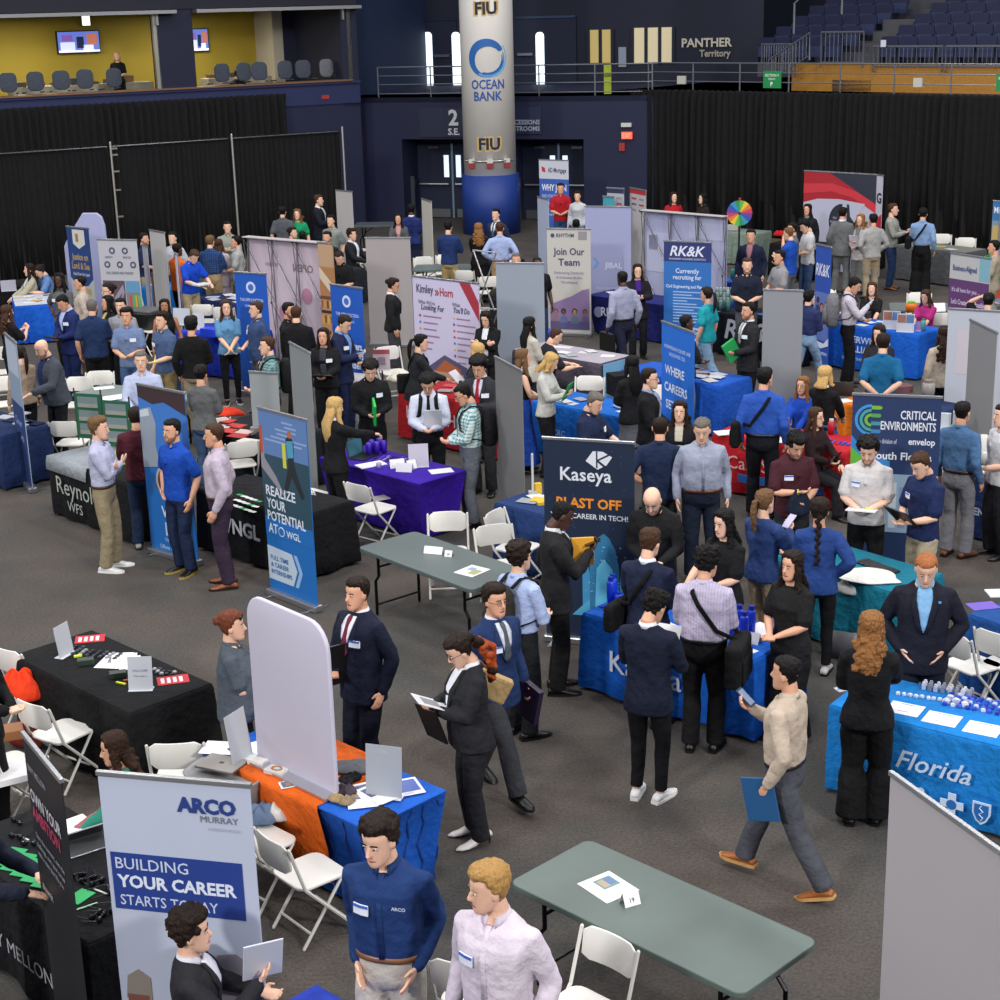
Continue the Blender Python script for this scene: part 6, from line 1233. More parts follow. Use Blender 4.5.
# BNY table
for i in range(9): lay(6+i*5.2, 858+i*2.8-5*(i % 2), z_+.001*i, 'green card in the overlapping row at the corner table, %s from the left' % ('first', 'second', 'third', 'fourth', 'fifth', 'sixth', 'seventh', 'eighth', 'ninth')[i], 'card', 'green_card', .20, .13, .006, '1c9a58', 70, 'paper', 'green cards on the bottom left table')
lay(80, 897, z_, 'single green card near the front corner of the bottom left table', 'card', 'green_card', .16, .12, .006, '24a85c', 60, 'paper')
def shades(px, py, rot, lab):
    t = item('sunglasses', lab, 'sunglasses', px, py, z_, rot, 'sunglasses given away on the bottom left table')
    for s in (-1, 1): MB().rings([[Vector((s*.034+.028*math.cos(a)*f, .0+y, .02+.022*math.sin(a)*f)) for a in [2*math.pi*i/10 for i in range(10)]] for y, f in ((0, .8), (-.012, 1), (-.02, .8))]).build('lens', mat('gloss', '14141e'), t, True); MB().tube([(s*.062, 0, .02), (s*.062, .11, .012)], .004, n=5).build('temple', mat('plastic', '1a1a1e'), t)
    MB().tube([(-.012, -.01, .03), (.012, -.01, .03)], .004, n=5).build('bridge', mat('plastic', '1a1a1e'), t); return t
for i, (px, py) in enumerate(((18, 823), (17, 838), (30, 845), (77, 877), (88, 881), (97, 884), (95, 917), (101, 919), (110, 910), (107, 892))): shades(px, py, i*17-40, 'black sunglasses on the corner table, %s' % ('topmost by the hand', 'second by the hand', 'just left of the black banner', 'left of the row behind the white line', 'middle of the row behind the laptop', 'right of the row behind the laptop', 'front pair near the corner', 'front pair next to the YOUR CAREER banner', 'pair by the YOUR CAREER banner edge', 'pair half hidden by the YOUR CAREER banner')[i])
laptop(86, 846, z_, 'silver laptop leaning beside the white papers behind the black banner', 35, '8e9296', 40); paper(74, 828, z_, 'white papers beside the silver laptop on the corner table', 40, .26, .26, th=.012)
lay(87, 907, z_, 'pale green pen near the front of the corner table', 'pen', 'pen', .14, .012, .01, 'a8d8b4', 35); lay(100, 892, z_, 'white pen in line with the sunglasses on the corner table', 'pen', 'pen', .14, .012, .01, 'd0d8d4', -35); lay(22, 838, z_, 'white pen beside the green cards on the corner table', 'pen', 'pen', .14, .012, .01, 'd0d8d4', -35)
# Kaseya
for i, (px, py) in enumerate(((611, 603), (613, 600), (619, 606), (734, 645), (739, 632), (744, 639), (751, 633))): cup(px, py, z_, 'tall blue water bottle on the rocket banner table, %s' % ('leftmost', 'second from the left', 'shorter one of the left cluster', 'just right of the black bag', 'behind the tent card', 'middle of the right cluster', 'rightmost')[i], '1038c8', .04, .22 if i not in (2,) else .12, '0c2ca0', 'water_bottle', 'bottle', 'blue water bottles on the rocket banner table')
cup(775, 636, z_, 'pink insulated tumbler at the right end of the rocket banner table', 'b87ab8', .042, .24, 'c890c8')
for px, py, l in ((602, 607, 'left'), (606, 610, 'right')): t = lay(px, py, z_, 'small blue round token, %s of two near the bottles' % l, 'token', 'token', .05, .05, .012, '1c40c8', 30)
pile(617, 617, z_, 'blue and white badge on the left part of the rocket banner table', 'badge', 8, .22, .16, ['2c60c8', 'a8b8e0'], -40, size=.04, name='badge', h=.006)
tent(748, 641, z_, 'long white tent card in front of the blue bottles', -38, .24, .09); paper(763, 631, z_, 'white sheets right of the blue bottles on the rocket banner table', 40, .26, .30, th=.01); paper(738, 650, z_, 'white sheet at the near right corner of the rocket banner table', 40); lay(768, 639, z_, 'white phone lying at the right edge of the rocket banner table', 'phone', 'phone', .15, .075, .01, 'c8b8b8', 20); paper(672, 630, z_, 'white sheets between the two men at the rocket banner table', 35)
# teal
lump('tee_shirt', 'pile of white cotton shirts spread over the teal table', 'shirt', 868, 577, z_, .62, .42, .05, 'd0d0cc', -30, 11); lump('tee_shirt', 'white cotton shirt hanging off the near edge of the teal table', 'shirt', 851, 592, .60, .30, .26, .16, 'c8c8c4', -30, 12)
for i in range(8): lay(863+i*4.2, 562+i*1.6, z_, 'narrow black box in the row on the teal table, %s from the left' % ('first', 'second', 'third', 'fourth', 'fifth', 'sixth', 'seventh', 'eighth')[i], 'box', 'slim_box', .05, .16, .02, '26282c', -60, grp='narrow black boxes on the teal table')
pile(848, 570, z_, 'teal clip in the heap beside the black boxes', 'clip', 20, .24, .18, ['148078', '0f5a60', '1c9088'], 20, size=.025, name='clip')
# Florida table
for i, (px, py) in enumerate(((905, 709), (942, 719), (983, 729))):
    t = paper(px, py, z_, 'white sheet with a blue heading on the code-sheet table, %s of three' % ('leftmost', 'middle', 'rightmost')[i], -32, .26, .22, marks=[(.3, .7, .86, .9, '5c88c0'), (.35, .65, .25, .28, '9a9ca4')])
pile(947, 692, z_, 'silver topped vial in the row on the code-sheet table', 'vial', 16, .42, .10, ['c8ccd8', '8a90a0'], -30, size=.03, name='vial', h=.05); pile(922, 698, z_, 'white lip balm tube in the front row on the code-sheet table', 'lip balm', 9, .42, .05, ['d8dce8'], -25, size=.03, name='lip_balm', h=.02)
pile(957, 703, z_, 'small white and blue box on the code-sheet table', 'box', 7, .20, .12, ['c8ccd8', '8a94b8'], -30, size=.05, name='small_box', h=.03); pile(978, 705, z_, 'blue and white whistle in the heap at the right of the code-sheet table', 'whistle', 44, .52, .26, ['2840b8', 'c0c8e4', '3c58d0', '22309a'], -30, size=.034, name='whistle', h=.02)
stand_sign(843, 690, z_, 'small white card standing at the left end of the code-sheet table', .10, .12, 20, 'c4ccdc')
t = lay(983, 606, z_, 'purple and white brochure on the right blue table', 'brochure', 'brochure', .26, .18, .004, '6c54b8', 10, 'paper'); lay(998, 594, z_, 'round white plate at the right edge on the blue table', 'plate', 'plate', .2, .2, .015, 'c8d0d4', 0)
t = lay(988, 476, z_, 'yellow and black notebook on the navy lettered table', 'notebook', 'notebook', .24, .16, .02, 'c8c83a', 20); MB().box(-.06, .12, -.03, .05, .02, .024).build('cover_band', mat('print', '3a3c44'), t); cup(1000, 470, z_, 'grey metal tumbler at the right edge of the navy lettered table', '6a6c70', .05, .2, '3a3c40'); cup(984, 465, z_, 'white cup beside the folding chair at the navy lettered table', 'c8c8c8', .04, .16)
# racks with literature beside the denim shirt man
t = thing('literature_rack', 'grey and white literature rack between the CRITICAL banner and the denim shirt man', 'rack', G(932, 498, 0), R(-20))
for q in range(3): MB().box(-.22, .22, -.12, .12, .35+.28*q, .37+.28*q).build('shelf', mat('plastic', 'b4b8bc'), t); MB().box(-.18, .18, -.05, .0, .37+.28*q, .55+.28*q).build('leaflet_stack', mat('print', ['c8ccd0', '9a8a90', 'b8c0c8'][q]), t)
for s in (-1, 1): MB().box(s*.22-.015, s*.22+.015, -.12, .12, 0, 1.15).build('side_panel', mat('plastic', '9a9ea2'), t)
# CareSource
laptop(782, 430, z_, 'grey open laptop on the red table left of the red-haired woman', 150, '7c7478', 110, '8a8088'); pile(839, 443, z_, 'small blue and red giveaway pen top on the red table', 'giveaway', 16, .34, .2, ['2c3ca8', '5c4ab8', 'c02030', '3040c0'], -30, size=.035, name='giveaway'); cup(831, 434, z_, 'red tumbler with a white rim by the floral dress woman', 'b01c28', .045, .17, 'c8c4c4'); paper(727, 433, z_, 'white sheets at the left end of the red table', 10, .3, .22, th=.01); paper(779, 440, z_, 'white papers beside the grey laptop on the red table', -10)
laptop(843, 394, z_, 'dark open laptop in front of the blonde woman in black', 160, '3a3634', 110, '3c3836'); paper(841, 401, z_, 'black folder with a white page on the orange table', 20, .3, .2)
lay(900, 392, z_, 'box of pinkish snacks behind the CRITICAL banner', 'box', 'snack_box', .3, .2, .10, '7a5054', 10); cup(928, 398, z_, 'patterned grey canister above the CRITICAL banner', '9a9490', .09, .22, '8a8078', 'canister', 'canister')
# purple table
for i, (px, py) in enumerate(((369, 455), (372, 452), (377, 454), (380, 450), (384, 453))): cup(px, py, z_, 'purple stadium cup, %s in the cluster' % ('leftmost', 'second', 'middle', 'fourth', 'rightmost')[i], '3c18a8', .04, .16, None, 'cup', 'cup', 'purple cups on the purple table')
cup(379, 468, z_, 'small clear glass cup on the purple table', '9a94b4', .035, .07); laptop(364, 457, z_, 'dark open laptop beside the blonde woman at the purple table', 60, '3a3c40', 100, '3c6a78')
stand_sign(419, 467, z_, 'silver grey upright sign board on the purple table', .24, .28, 5, 'b4b0c0', tilt=14); tent(397, 467, z_, 'left white tent card on the purple table', 15, .18, .10); tent(405, 471, z_, 'white tent card leaning in the middle of the purple table', -15, .2, .10); tent(411, 468, z_, 'right white tent card on the purple table', 30, .12, .10)
pile(393, 459, z_, 'tangled purple lanyard clip on the purple table', 'lanyard', 30, .50, .26, ['2c1460', '5c3ca8', '8a78b8', '1c1028'], -20, size=.035, name='lanyard_clip', h=.008); paper(371, 465, z_, 'white sheets at the left of the purple table', 30, .35, .2, th=.008); paper(441, 471, z_, 'white sheet at the right end of the purple table', 15, .28, .2); paper(380, 498, .46, 'leaflet lying on the chair facing the purple table', 30, .2, .2, 'a8a4a0')
t = thing('backpack', 'black bag on the floor beside a steel bottle right of the REALIZE banner', 'backpack', G(329, 563, 0), R(-10)); MB().rings([[Vector((p.x, p.y, z)) for p in sell(.24*f, .12*f, 0, 0, 16, 3.5)] for z, f in ((0, .9), (.05, 1), (.28, .98), (.34, .8))]).build('bag_body', mat('cloth', '1c1c20'), t, True); MB().tube([(-.1, 0, .32), (-.06, 0, .42), (.06, 0, .42), (.1, 0, .32)], .012, n=6).build('handle', mat('cloth', '141416'), t)
cup(346, 556, 0, 'dull steel water bottle standing on the floor by the black bag', '8c8e90', .045, .22, '5c5e62', 'water_bottle', 'bottle')
# NGL black table cards
for i in range(15): lay(240+(i % 5)*4.6-(i//5)*3, 495+(i % 5)*1.6+(i//5)*5.2, z_, 'small white swag card in the grid on the black pale-lettered table', 'card', 'swag_card', .09, .05, .004, 'c8ccc8' if i % 4 else '2c8a50', -35, 'paper', 'small white cards on the black pale-lettered table')
for i, (px, py, c) in enumerate(((226, 421, 'c02828'), (236, 426, 'b8342c'), (244, 432, 'd0b0ac'), (229, 431, 'c83830'), (238, 436, 'a82824'), (248, 441, 'c8c4c0'), (221, 427, 'd8c4c0'))): lay(px, py, z_, 'red and white flyer on the dark table, %s' % ('back one', 'back right one', 'pale one at right', 'middle left one', 'front middle one', 'front right white one', 'far left one')[i], 'flyer', 'flyer', .26, .18, .01, c, -30, 'paper', 'red flyers on the dark table')
lump('bag', 'crumpled orange-red plastic bag at the back of the red flyers', 'bag', 229, 415, z_, .45, .25, .10, 'd03a20', -10, 13)
# Reynolds picture stands
for px, py, w_, l in ((92, 422, .52, 'left'), (120, 430, .52, 'right')):
    t = thing('picture_stand', 'green framed hanging picture strip, %s one of the pair' % l, 'picture', G(px, py+18, .765), R(-20), 'green framed picture stands')
    MB().box(-.20, .20, -.01, .01, .02, .62).build('green_panel', mat('banner', '1c5a40'), t)
    for z0 in (.08, .26, .44): p_ = MB().box(-.15, .15, -.018, -.01, z0, z0+.14).build('picture', mat('print', '6c7c80'), t); MB().box(-.15, .15, -.020, -.018, z0, z0+.05).build('picture_ground', mat('print', '8c8f84'), p_)
    for x in (-.2, .2): MB().tube([(x, 0, 0), (x, 0, .68)], .012, n=5).build('post', mat('plastic', '2c2e32'), t)
lump('safety_vest', 'bright yellow-green vest hanging behind the man in khaki trousers', 'vest', 118, 488, .45, .30, .16, .45, 'a8d820', 0, 14)
paper(112, 398, .745, 'white sheets on the grey table of green framed pictures', 30, .4, .3, th=.006); paper(104, 388, .745, 'white sheets at the back of the grey picture table', 20, .3, .2)
for i, (px, py) in enumerate(((6, 418), (14, 421), (24, 424), (34, 424), (20, 414))): lay(px, py, z_, 'folded dark blue shirt on the left navy table, %s' % ('leftmost', 'second', 'middle', 'rightmost', 'back one')[i], 'shirt', 'folded_shirt', .26, .18, .02, '1c2848' if i % 2 else 'a8acb4', -30, 'cloth', 'shirts on the left navy table')
# white objects on the far tables
def scatter(tb, n, lab, cat, cols, sx=(.1, .9), sy=(.15, .85), size=.2, seed=1, name='leaflet', h=.006, kind='paper'):
    rd = random.Random(seed)
    for i in range(n):
        p = tb['F'] @ Vector((tb['W']*rd.uniform(*sx), tb['D']*rd.uniform(*sy), tb['z']+.008)); o = MB().box(-size/2, size/2, -size*.35, size*.35, 0, h).build(name, mat(kind, cols[i % len(cols)]), None, False, BEV(.002)); o.location = p+Vector((0, 0, (i % 5)*(h*.6+.0012)-.007)); o.rotation_euler = (0, 0, tb['an']+rd.uniform(-.6, .6)); tag(o, lab, cat, lab[:60])
scatter(T1, 12, 'white or gold leaflet on the far left blue table', 'leaflet', ['d4d6da', 'c8a860', 'd0d0d8', 'b8bcd0'], seed=2); scatter(T20, 16, 'printed flyer fanned out on the royal blue table', 'flyer', ['b8b8bc', '8a7a80', 'a8b4c0', '6a7080'], sx=(.35, .9), seed=3, size=.24)
scatter(T21, 14, 'flyer spread on the mid blue table behind the white blouse', 'flyer', ['b4b8c0', '6a88b0', 'c8c8cc', '8a90a0'], seed=4); scatter(T22, 9, 'white leaflet on the grey-violet table', 'leaflet', ['c8c8cc', 'd4d4d8', '9aa0a8'], seed=5, size=.22); scatter(T24, 12, 'colourful leaflet on the black big-lettered table', 'leaflet', ['c8c8cc', '30509a', 'c89030', '4a8a80'], seed=6)
scatter(T23, 7, 'white leaflet on the navy table under the purple balloons', 'leaflet', ['c8c8d4', 'b0b4d0'], seed=7, size=.22); scatter(T3, 8, 'white sheet on the far navy table with chairs', 'sheet', ['d0d0d8', 'b8bcc8'], seed=8, size=.26); scatter(T5, 8, 'item on the violet-blue table behind the teal polo', 'leaflet', ['c8ccd4', '2840c0', '3a9060', 'b8bcc0'], seed=9); scatter(T41, 12, 'flyer on the red table of the list display', 'flyer', ['d0c4c4', 'b03038', 'd8d0d0', '8a8a90'], seed=10, size=.24)
scatter(T27, 4, 'white sheet on the grey table before the curtain', 'sheet', ['c4c8cc', 'b8a050', '8aa0b8'], seed=11, size=.26); scatter(T25, 5, 'white sheet on the bright blue brochure table', 'sheet', ['c8d0e0', 'd0c8b0'], sx=(.3, .75), seed=12); scatter(T35, 5, 'magazine on the navy table by the rocket banner', 'magazine', ['c8c8c8', 'c8a82c', '8a9098'], sx=(.1, .5), seed=13, size=.24); scatter(T4, 5, 'white item on the sky blue table', 'leaflet', ['c8ccd0', 'b8b4a8'], seed=14); scatter(T38, 4, 'white sheet on the black table by the auburn hair', 'sheet', ['c8ccd0'], seed=15, size=.24)
for px, py, l in ((538, 494, 'left of the banner pole'), (541, 505, 'nearest the rocket banner')): lay(px, py, z_, 'yellow boxed toy on the navy table, %s' % l, 'box', 'toy_box', .08, .06, .13 if py < 500 else .04, 'd0a82a', 20)
t = thing('selfie_pole', 'white thin pole with a foot standing on the navy table', 'pole', G(533, 495, .76), 0); MB().tube([(0, 0, 0), (0, 0, .48)], .014, n=6).build('pole', mat('plastic', 'c0c0c0'), t); MB().box(-.05, .05, -.03, .03, 0, .05).build('foot', mat('plastic', 'a8a8a8'), t)
lump('plush_cloth', 'crumpled white cloth bag at the left end of the red table', 'cloth', 399, 381, z_, .36, .26, .14, 'd4d0c0', 0, 15); t = stand_sign(382, 370, .76, 'framed white card with a red header on a small stand', .26, .32, -5, 'b8aab0', tilt=0); MB().box(-.13, .13, -.006, -.003, .25, .32).build('header', mat('print', '9a4450'), t); MB().box(-.06, .06, -.006, -.003, .08, .2).build('printed_block', mat('print', '8c7c88'), t); MB().tube([(0, .02, 0), (0, .02, -.75)], .012, n=6).build('stand_pole', mat('plastic', '2a2a2e'), t)
# RK&K bottles
for i in range(14): cup(717+(i % 5)*3.6, 300+(i//5)*5.4, z_, 'teal and silver tumbler in the stacked cluster on the big-lettered black table', ['3c7470', '5c8a84', '2c6460', '8a9a98'][i % 4], .04, .2, 'b0b4b4', 'tumbler', 'tumbler', 'tumblers on the big-lettered black table')
t = thing('storage_bin', 'blue plastic bin with a white lid behind the teal tumblers', 'bin', G(733, 300, .3), R(-30)); MB().box(-.22, .22, -.16, .16, -.3, .35).build('bin_body', mat('plastic', '1850b8'), t, False, BEV(.02)); MB().box(-.24, .24, -.18, .18, .35, .40).build('lid', mat('plastic', '2a60c0'), t, False, BEV(.01)); cup(733, 279, .72, 'teal cup standing on the blue plastic bin', '2c7a78', .06, .2)
# prize wheel
c_ = G(739.5, 213, 1.72); t = thing('prize_wheel', 'prize wheel with rainbow segments on a thin black stand', 'wheel', (c_.x, c_.y, 0), math.atan2(-c_.x, c_.y)*1.0)
r_ = .27
for i in range(16): a0, a1 = 2*math.pi*i/16, 2*math.pi*(i+1)/16; MB().board([(0, 1.72), (r_*math.cos(a1), 1.72+r_*math.sin(a1)), (r_*math.cos(a0), 1.72+r_*math.sin(a0))], -.02, .0).build('segment', mat('print', ['c83a50', 'd8783a', 'e0c030', '5ab048', '2c8a50', '2a90b8', '2c50a8', '6a3c98'][i % 8]), t)
MB().tube([(0, .02, 0), (0, .02, 1.7)], .02, n=6).build('pole', mat('plastic', '15151a'), t); MB().ball((0, -.03, 1.72), .03, 8, 6).build('axle_cap', mat('plastic', '202024'), t); MB().board([(-.03, 2.04), (0, 1.96), (.03, 2.04)], -.03, -.02).build('pointer', mat('plastic', 'c02430'), t); MB().box(-.2, .2, -.15, .18, 0, .02).build('base_plate', mat('plastic', '15151a'), t)
lay(733, 230, .77, 'white carton on the sage green table', 'box', 'carton', .3, .2, .12, 'b4b6b4', -30); lump('bag', 'red bag top on the black table left of the grey suit', 'bag', 779, 236, z_, .3, .2, .12, 'c02028', 0, 18)
# signs on tall stands behind the booths
for tl, tr, h, lab, c1, c2 in (((607, 187), (624, 188), 2.3, 'small poster on a stand with a navy header', '2c3050', 'b0b0b8'), ((630, 187), (646, 190), 2.3, 'small poster on a stand with a red header', 'b02c34', 'b4b2b4'), ((603, 195.5), (614, 196), 2.15, 'smaller teal poster on a stand left of the navy header', '2c8090', '3c98a8')):
    b = banner(tl, tr, h, lab, c2, name='poster_stand', grp='posters on stands', feet=False); rect(b, 0, 1, .02, .12 if h > 2.2 else .05, c1)
    MB().box(b['W']/2-.2, b['W']/2+.2, -.15, .15, 0, .015).build('base_plate', mat('metal', '888888'), b['t'])
    for i in range(6): rect(b, .12+.45*(i % 2), .42+.45*(i % 2), .2+.12*(i//2), .24+.12*(i//2), ['b04048', '8a8c98', '5c6070'][i % 3])
# balloons
def star(px, py, z, r_, col, lab, rot, grp, tb):
    p = G(px, py, z); t = thing('star_balloon', lab, 'balloon', p, math.atan2(p.x, -p.y)+math.pi+R(rot*.3), grp); P = []
    for i in range(10): q = r_*(1 if i % 2 == 0 else .50); a = R(90+rot+36*i); P.append((q*math.cos(a), q*math.sin(a)))
    m_ = MB(); rs = []
    for y, f in ((-.30*r_, .12), (-.26*r_, .45), (-.12*r_, .82), (0, 1), (.12*r_, .82), (.26*r_, .45), (.30*r_, .12)): rs.append([Vector((x*f, y, zz*f)) for x, zz in P])
    m_.rings(rs).build('foil', mat('foil', col), t, True, [('SUBSURF', dict(levels=1, render_levels=2))])
    return t
for i, (px, py, z, r_, a) in enumerate(((608, 214, 1.75, .24, 0), (598, 224, 1.6, .22, 25), (616, 222, 1.6, .22, -20), (607, 232, 1.45, .22, 40), (595, 230, 1.42, .18, 10), (620, 213, 1.78, .19, 15), (612, 226, 1.55, .2, 5))): star(px, py, z, r_, ('3a1ca8', '4a24c0', '2e1690')[i % 3], 'shiny purple foil star balloon, %s in its bunch' % ('topmost', 'upper left', 'right middle', 'lowest', 'far lower left', 'upper right', 'centre')[i], a, 'purple star balloons', T23)
for i, (px, py, z, r_, a) in enumerate(((672, 230, 1.75, .24, 5), (660, 236, 1.65, .24, 30), (680, 237, 1.66, .22, -20), (659, 244, 1.5, .2, 60), (687, 239, 1.62, .17, 20), (670, 241, 1.6, .2, 10))): star(px, py, z, r_, ('1468b8', '1c80d0', '1058a0')[i % 3], 'shiny blue foil star balloon, %s in its bunch' % ('topmost', 'left', 'right middle', 'lowest left', 'far right', 'centre')[i], a, 'blue star balloons', T23)
for px, py, z, zt, lab in ((607, 234, .76, 1.5, 'thin ribbon tying the purple star balloons to the navy table'), (671, 242, 0, 1.6, 'thin ribbon tying the blue star balloons down')):
    p = T23['F'] @ Vector((.5, .45, zt)) if z > .5 else G(px, py, zt); t = thing('ribbon', lab, 'ribbon', (p.x, p.y, z)); MB().tube([(0, 0, .0), (.02, 0, (zt-z)*.5), (0, 0, zt-z)], .004, n=4).build('string', mat('plastic', '7a78a0'), t); MB().ball((0, 0, .04), .045, 8, 6).build('weight', mat('plastic', '3a2ca0'), t)
# Sherwin table
for px, py, l in ((891, 323, 'left'), (905, 326, 'right')): t = stand_sign(px, py+6, z_, 'upright photo brochure, %s of two on the brochure table' % l, .28, .30, -22, 'b4b8c4'); MB().box(-.13, .0, -.006, -.003, .15, .28, T=Matrix.Rotation(R(-8), 4, 'X')).build('photo', mat('print', '8a5c50'), t); MB().box(.01, .13, -.006, -.003, .15, .28, T=Matrix.Rotation(R(-8), 4, 'X')).build('photo', mat('print', '4a6a9a'), t)
cup(911, 312, z_, 'round orange jug with a green top on the brochure table', 'e07818', .10, .16, '7ac030', 'jug', 'jug'); cup(923, 331, z_, 'clear green bottle on the right of the brochure table', '5c9aa0', .04, .18, '3c8a5c', 'bottle', 'bottle'); cup(833.5, 323, z_, 'small orange bottle at the left end of the brochure table', 'c86028', .05, .18, 'a85020', 'bottle', 'bottle'); lay(862, 321, z_, 'black box behind the visitor with the backpack on the brochure table', 'box', 'box', .25, .2, .16, '2a2c34', -30); stand_sign(918, 331, z_, 'violet and white booklet beside the green bottle', .1, .16, -20, '8878a8')
tent(936, 311, .745, 'white tent card on the plain folding table behind the pink shirt', 0, .3, .14); tent(954, 312, .745, 'second white card at the right of the plain folding table', 0, .2, .14); lay(962, 258, z_-.3, 'strip of brown cardboard beside the grey clothed table', 'cardboard', 'cardboard', .5, .3, .02, '9a7448', -30); scatter(T28, 2, 'white sheet on the green clothed table', 'sheet', ['c8ccd0'], seed=16)
stand_sign(9, 291, .76, 'white and tan upright card on the black table at the left edge', .30, .22, 15, 'a8a8b8', tilt=4); stand_sign(182, 325, z_, 'white board with green and blue marks on the violet-blue table', .34, .30, -20, 'c0c8d0', tilt=4); stand_sign(199, 330, z_, 'white standing card right of the board on the violet-blue table', .2, .3, -10, 'c4c8cc'); lay(211, 336, z_, 'glossy blue box on the violet-blue table', 'box', 'box', .3, .2, .14, '2040d0', -30)
lay(622, 394, z_, 'black folding stroller bag left of the woman in a dark dress', 'bag', 'bag', .36, .3, .3, '17181c', 20, 'cloth'); cup(547, 345, 0, 'blue drum seen below the pale grey banner back', '1c3cb0', .14, .3, None, 'drum', 'drum')
t = thing('trash_bin', 'black swag box beside the silver cloth stand at the left booths', 'bin', G(149, 352, 0), R(-30)); MB().rings([[Vector((p.x, p.y, z)) for p in sell(a, a*.8, 0, 0, 16, 5)] for z, a in ((0, .24), (.7, .28), (.74, .3), (.78, .3))]).build('bin_body', mat('plastic', '1c1c1e'), t, True); MB().box(-.30, .30, -.24, .24, .78, .83).build('lid', mat('plastic', '5c5e60'), t, False, BEV(.02))
paper(326, 372, .77, 'green-white booklet on the crumpled silver cloth stand', 20, .22, .16, 'a8b89a', th=.03)
t = thing('floor_bin', 'open grey bin with papers on the floor under the teal table', 'bin', G(842, 655, 0), R(-30)); MB().rings([[Vector((p.x, p.y, z)) for p in sell(.2*f, .15*f, 0, 0, 16, 5)] for z, f in ((0, .85), (.3, 1), (.3, .94), (.04, .8))]).build('bin_body', mat('plastic', '5c5c60'), t, True)
# ---------------------------------------------------------------- everyone in the photo, near to far
# near
p = person(376, 815, 1.91, -20, 'shirt', '1c3566', 'pants', 'b8b2a8', 'mop', 'b', 0, 'pocketed', 'man in a navy long-sleeved logo shirt standing by the wave table, looking left', look=-18, nod=10, tagc='r', belt='7a5438', fat=.05)
m_ = MB(); letters(m_, 'ARCO', -.105, 1.295, .018, y=.0, bold=.03, align='c', T=p['TL'] @ Matrix.Translation((-.21, .152, 0)) @ Matrix.Rotation(math.pi, 4, 'Z')); m_.build('chest_logo', mat('print', 'b8c4dc'), p['o'])
p = person(487, 864, 1.85, -30, 'shirt', 'cfc4d2', 'pants', '2a2c34', 'slick', 'B', 0, ('down', 'down'), 'blond man in a pale pink shirt at the bottom, looking left', look=-42, nod=6, beard=0, tagc='r', fat=.15)
p = person(188, 914, 1.72, 84, 'blazer', '2c2c32', 'pants', '22242a', 'curly', 'b', 0, ('out', 'up'), 'curly-haired man in a dark suit holding papers before the YOUR CAREER banner', sit=1, inner='d0d0dc')
paper_ = held(p, 'brochure', 'white and teal brochure held by the curly-haired man', 'brochure', 'R', .22, .28, .01, 'c8ccd8', 'paper', tilt=70, up=.10, yaw=-75, extra=[(.05, .95, .8, .95, '2a7a90')])
p = person(112, 740, 1.62, -85, 'blouse', '2c7a68', 'pants', '22242a', 'wavy', 'n', 5, ('table', 'down'), 'woman with long dark hair in a green and pink top behind the YOUR CAREER banner', sit=1, nod=8, pat=('a8505c', 3.0, 'stripe'))
p = person(230, 611, 1.66, 82, 'polo', '4a525c', 'pants', '15151a', 'bun', 'r', 0, ('low', 'low'), 'red-haired woman in a grey polo with sunglasses on her head', fat=1.2, tagc='l', nod=0)
for s_ in (-1, 1): MB().ball((s_*.034, .075, .085), (.026, .014, .022), 8, 6, T=p['HT']).build('sunglasses', mat('gloss', '15151c'), p['o'], True)
p = person(357, 577, 1.80, -50, 'blazer', '1c2238', 'pants', '181c2e', 'short', 'b', 5, ('down', 'low'), 'man in a navy suit and dark red tie holding a black folder', tie='6a2038', tagc='l', fat=.25)
held(p, 'folder', 'black folder with a white crest held by the navy suit man', 'folder', 'R', .26, .36, .02, '17181c', 'leather', tilt=80, up=.06, fwd=.02, yaw=80)
p = person(452, 637, 1.70, -72, 'blazer', '2a2b30', 'pants', '2a2b31', 'bun', 'b', 0, ('chest', 'chest'), 'woman in a dark grey suit with an orange-streaked ponytail reading a page', glasses=1, nod=28, shoe='heel', fat=.5)
held(p, 'booklet', 'white page with black print read by the woman in grey', 'booklet', 'L', .21, .28, .006, 'd0d0d4', 'paper', tilt=25, up=.05, extra=[(.2, .8, .3, .8, '8a8a90')]); held(p, 'folder', 'black folder pressed under the arm of the woman in grey', 'folder', 'R', .24, .32, .02, '17181b', 'leather', tilt=70, up=-.12, yaw=20)
rh = random.Random(5); tl_ = [MB(), MB()]
for q in range(44):
    t_ = q/43; c_ = (p['HT'] @ Vector((0, -.125, .05))).lerp(p['TL'] @ Vector((.02, -.19, 1.30)), t_)+Vector((rh.uniform(-.05, .05), rh.uniform(-.03, .03)-.05*math.sin(math.pi*t_), .03*math.sin(math.pi*t_)))
    tl_[1 if rh.random() < .5+.3*t_ and .1 < t_ else 0].ball(c_, rh.uniform(.024, .040)*(1-.35*t_), 7, 5)
rmq = [('REMESH', dict(mode='VOXEL', voxel_size=.008, use_smooth_shade=True)), ('SMOOTH', dict(factor=.5, iterations=4))]
tl_[1].tube([p['HT'] @ Vector((.02, -.13, .05)), p['TL'] @ Vector((.03, -.21, 1.56)), p['TL'] @ Vector((.03, -.20, 1.42)), p['TL'] @ Vector((.02, -.18, 1.30))], [.022, .032, .030, .012], n=8)
tl_[0].build('dark_ponytail', mat('hair', '2c1d15'), p['o'], True, rmq); tl_[1].build('orange_ponytail', mat('hair', 'a84a22'), p['o'], True, rmq)
bg = thing('shoulder_bag', 'tan woven handbag hanging behind the shoulder of the woman in grey', 'bag', p['loc'], p['rz']); MB().box(-.13, .13, -.05, .05, -.10, .10, T=Matrix.Translation((.16, -.24, 1.16)) @ Matrix.Rotation(R(75), 4, 'Z') @ Matrix.Rotation(R(-28), 4, 'Y')).build('bag_body', mat('cloth', 'b09468'), bg, False, BEV(.02))
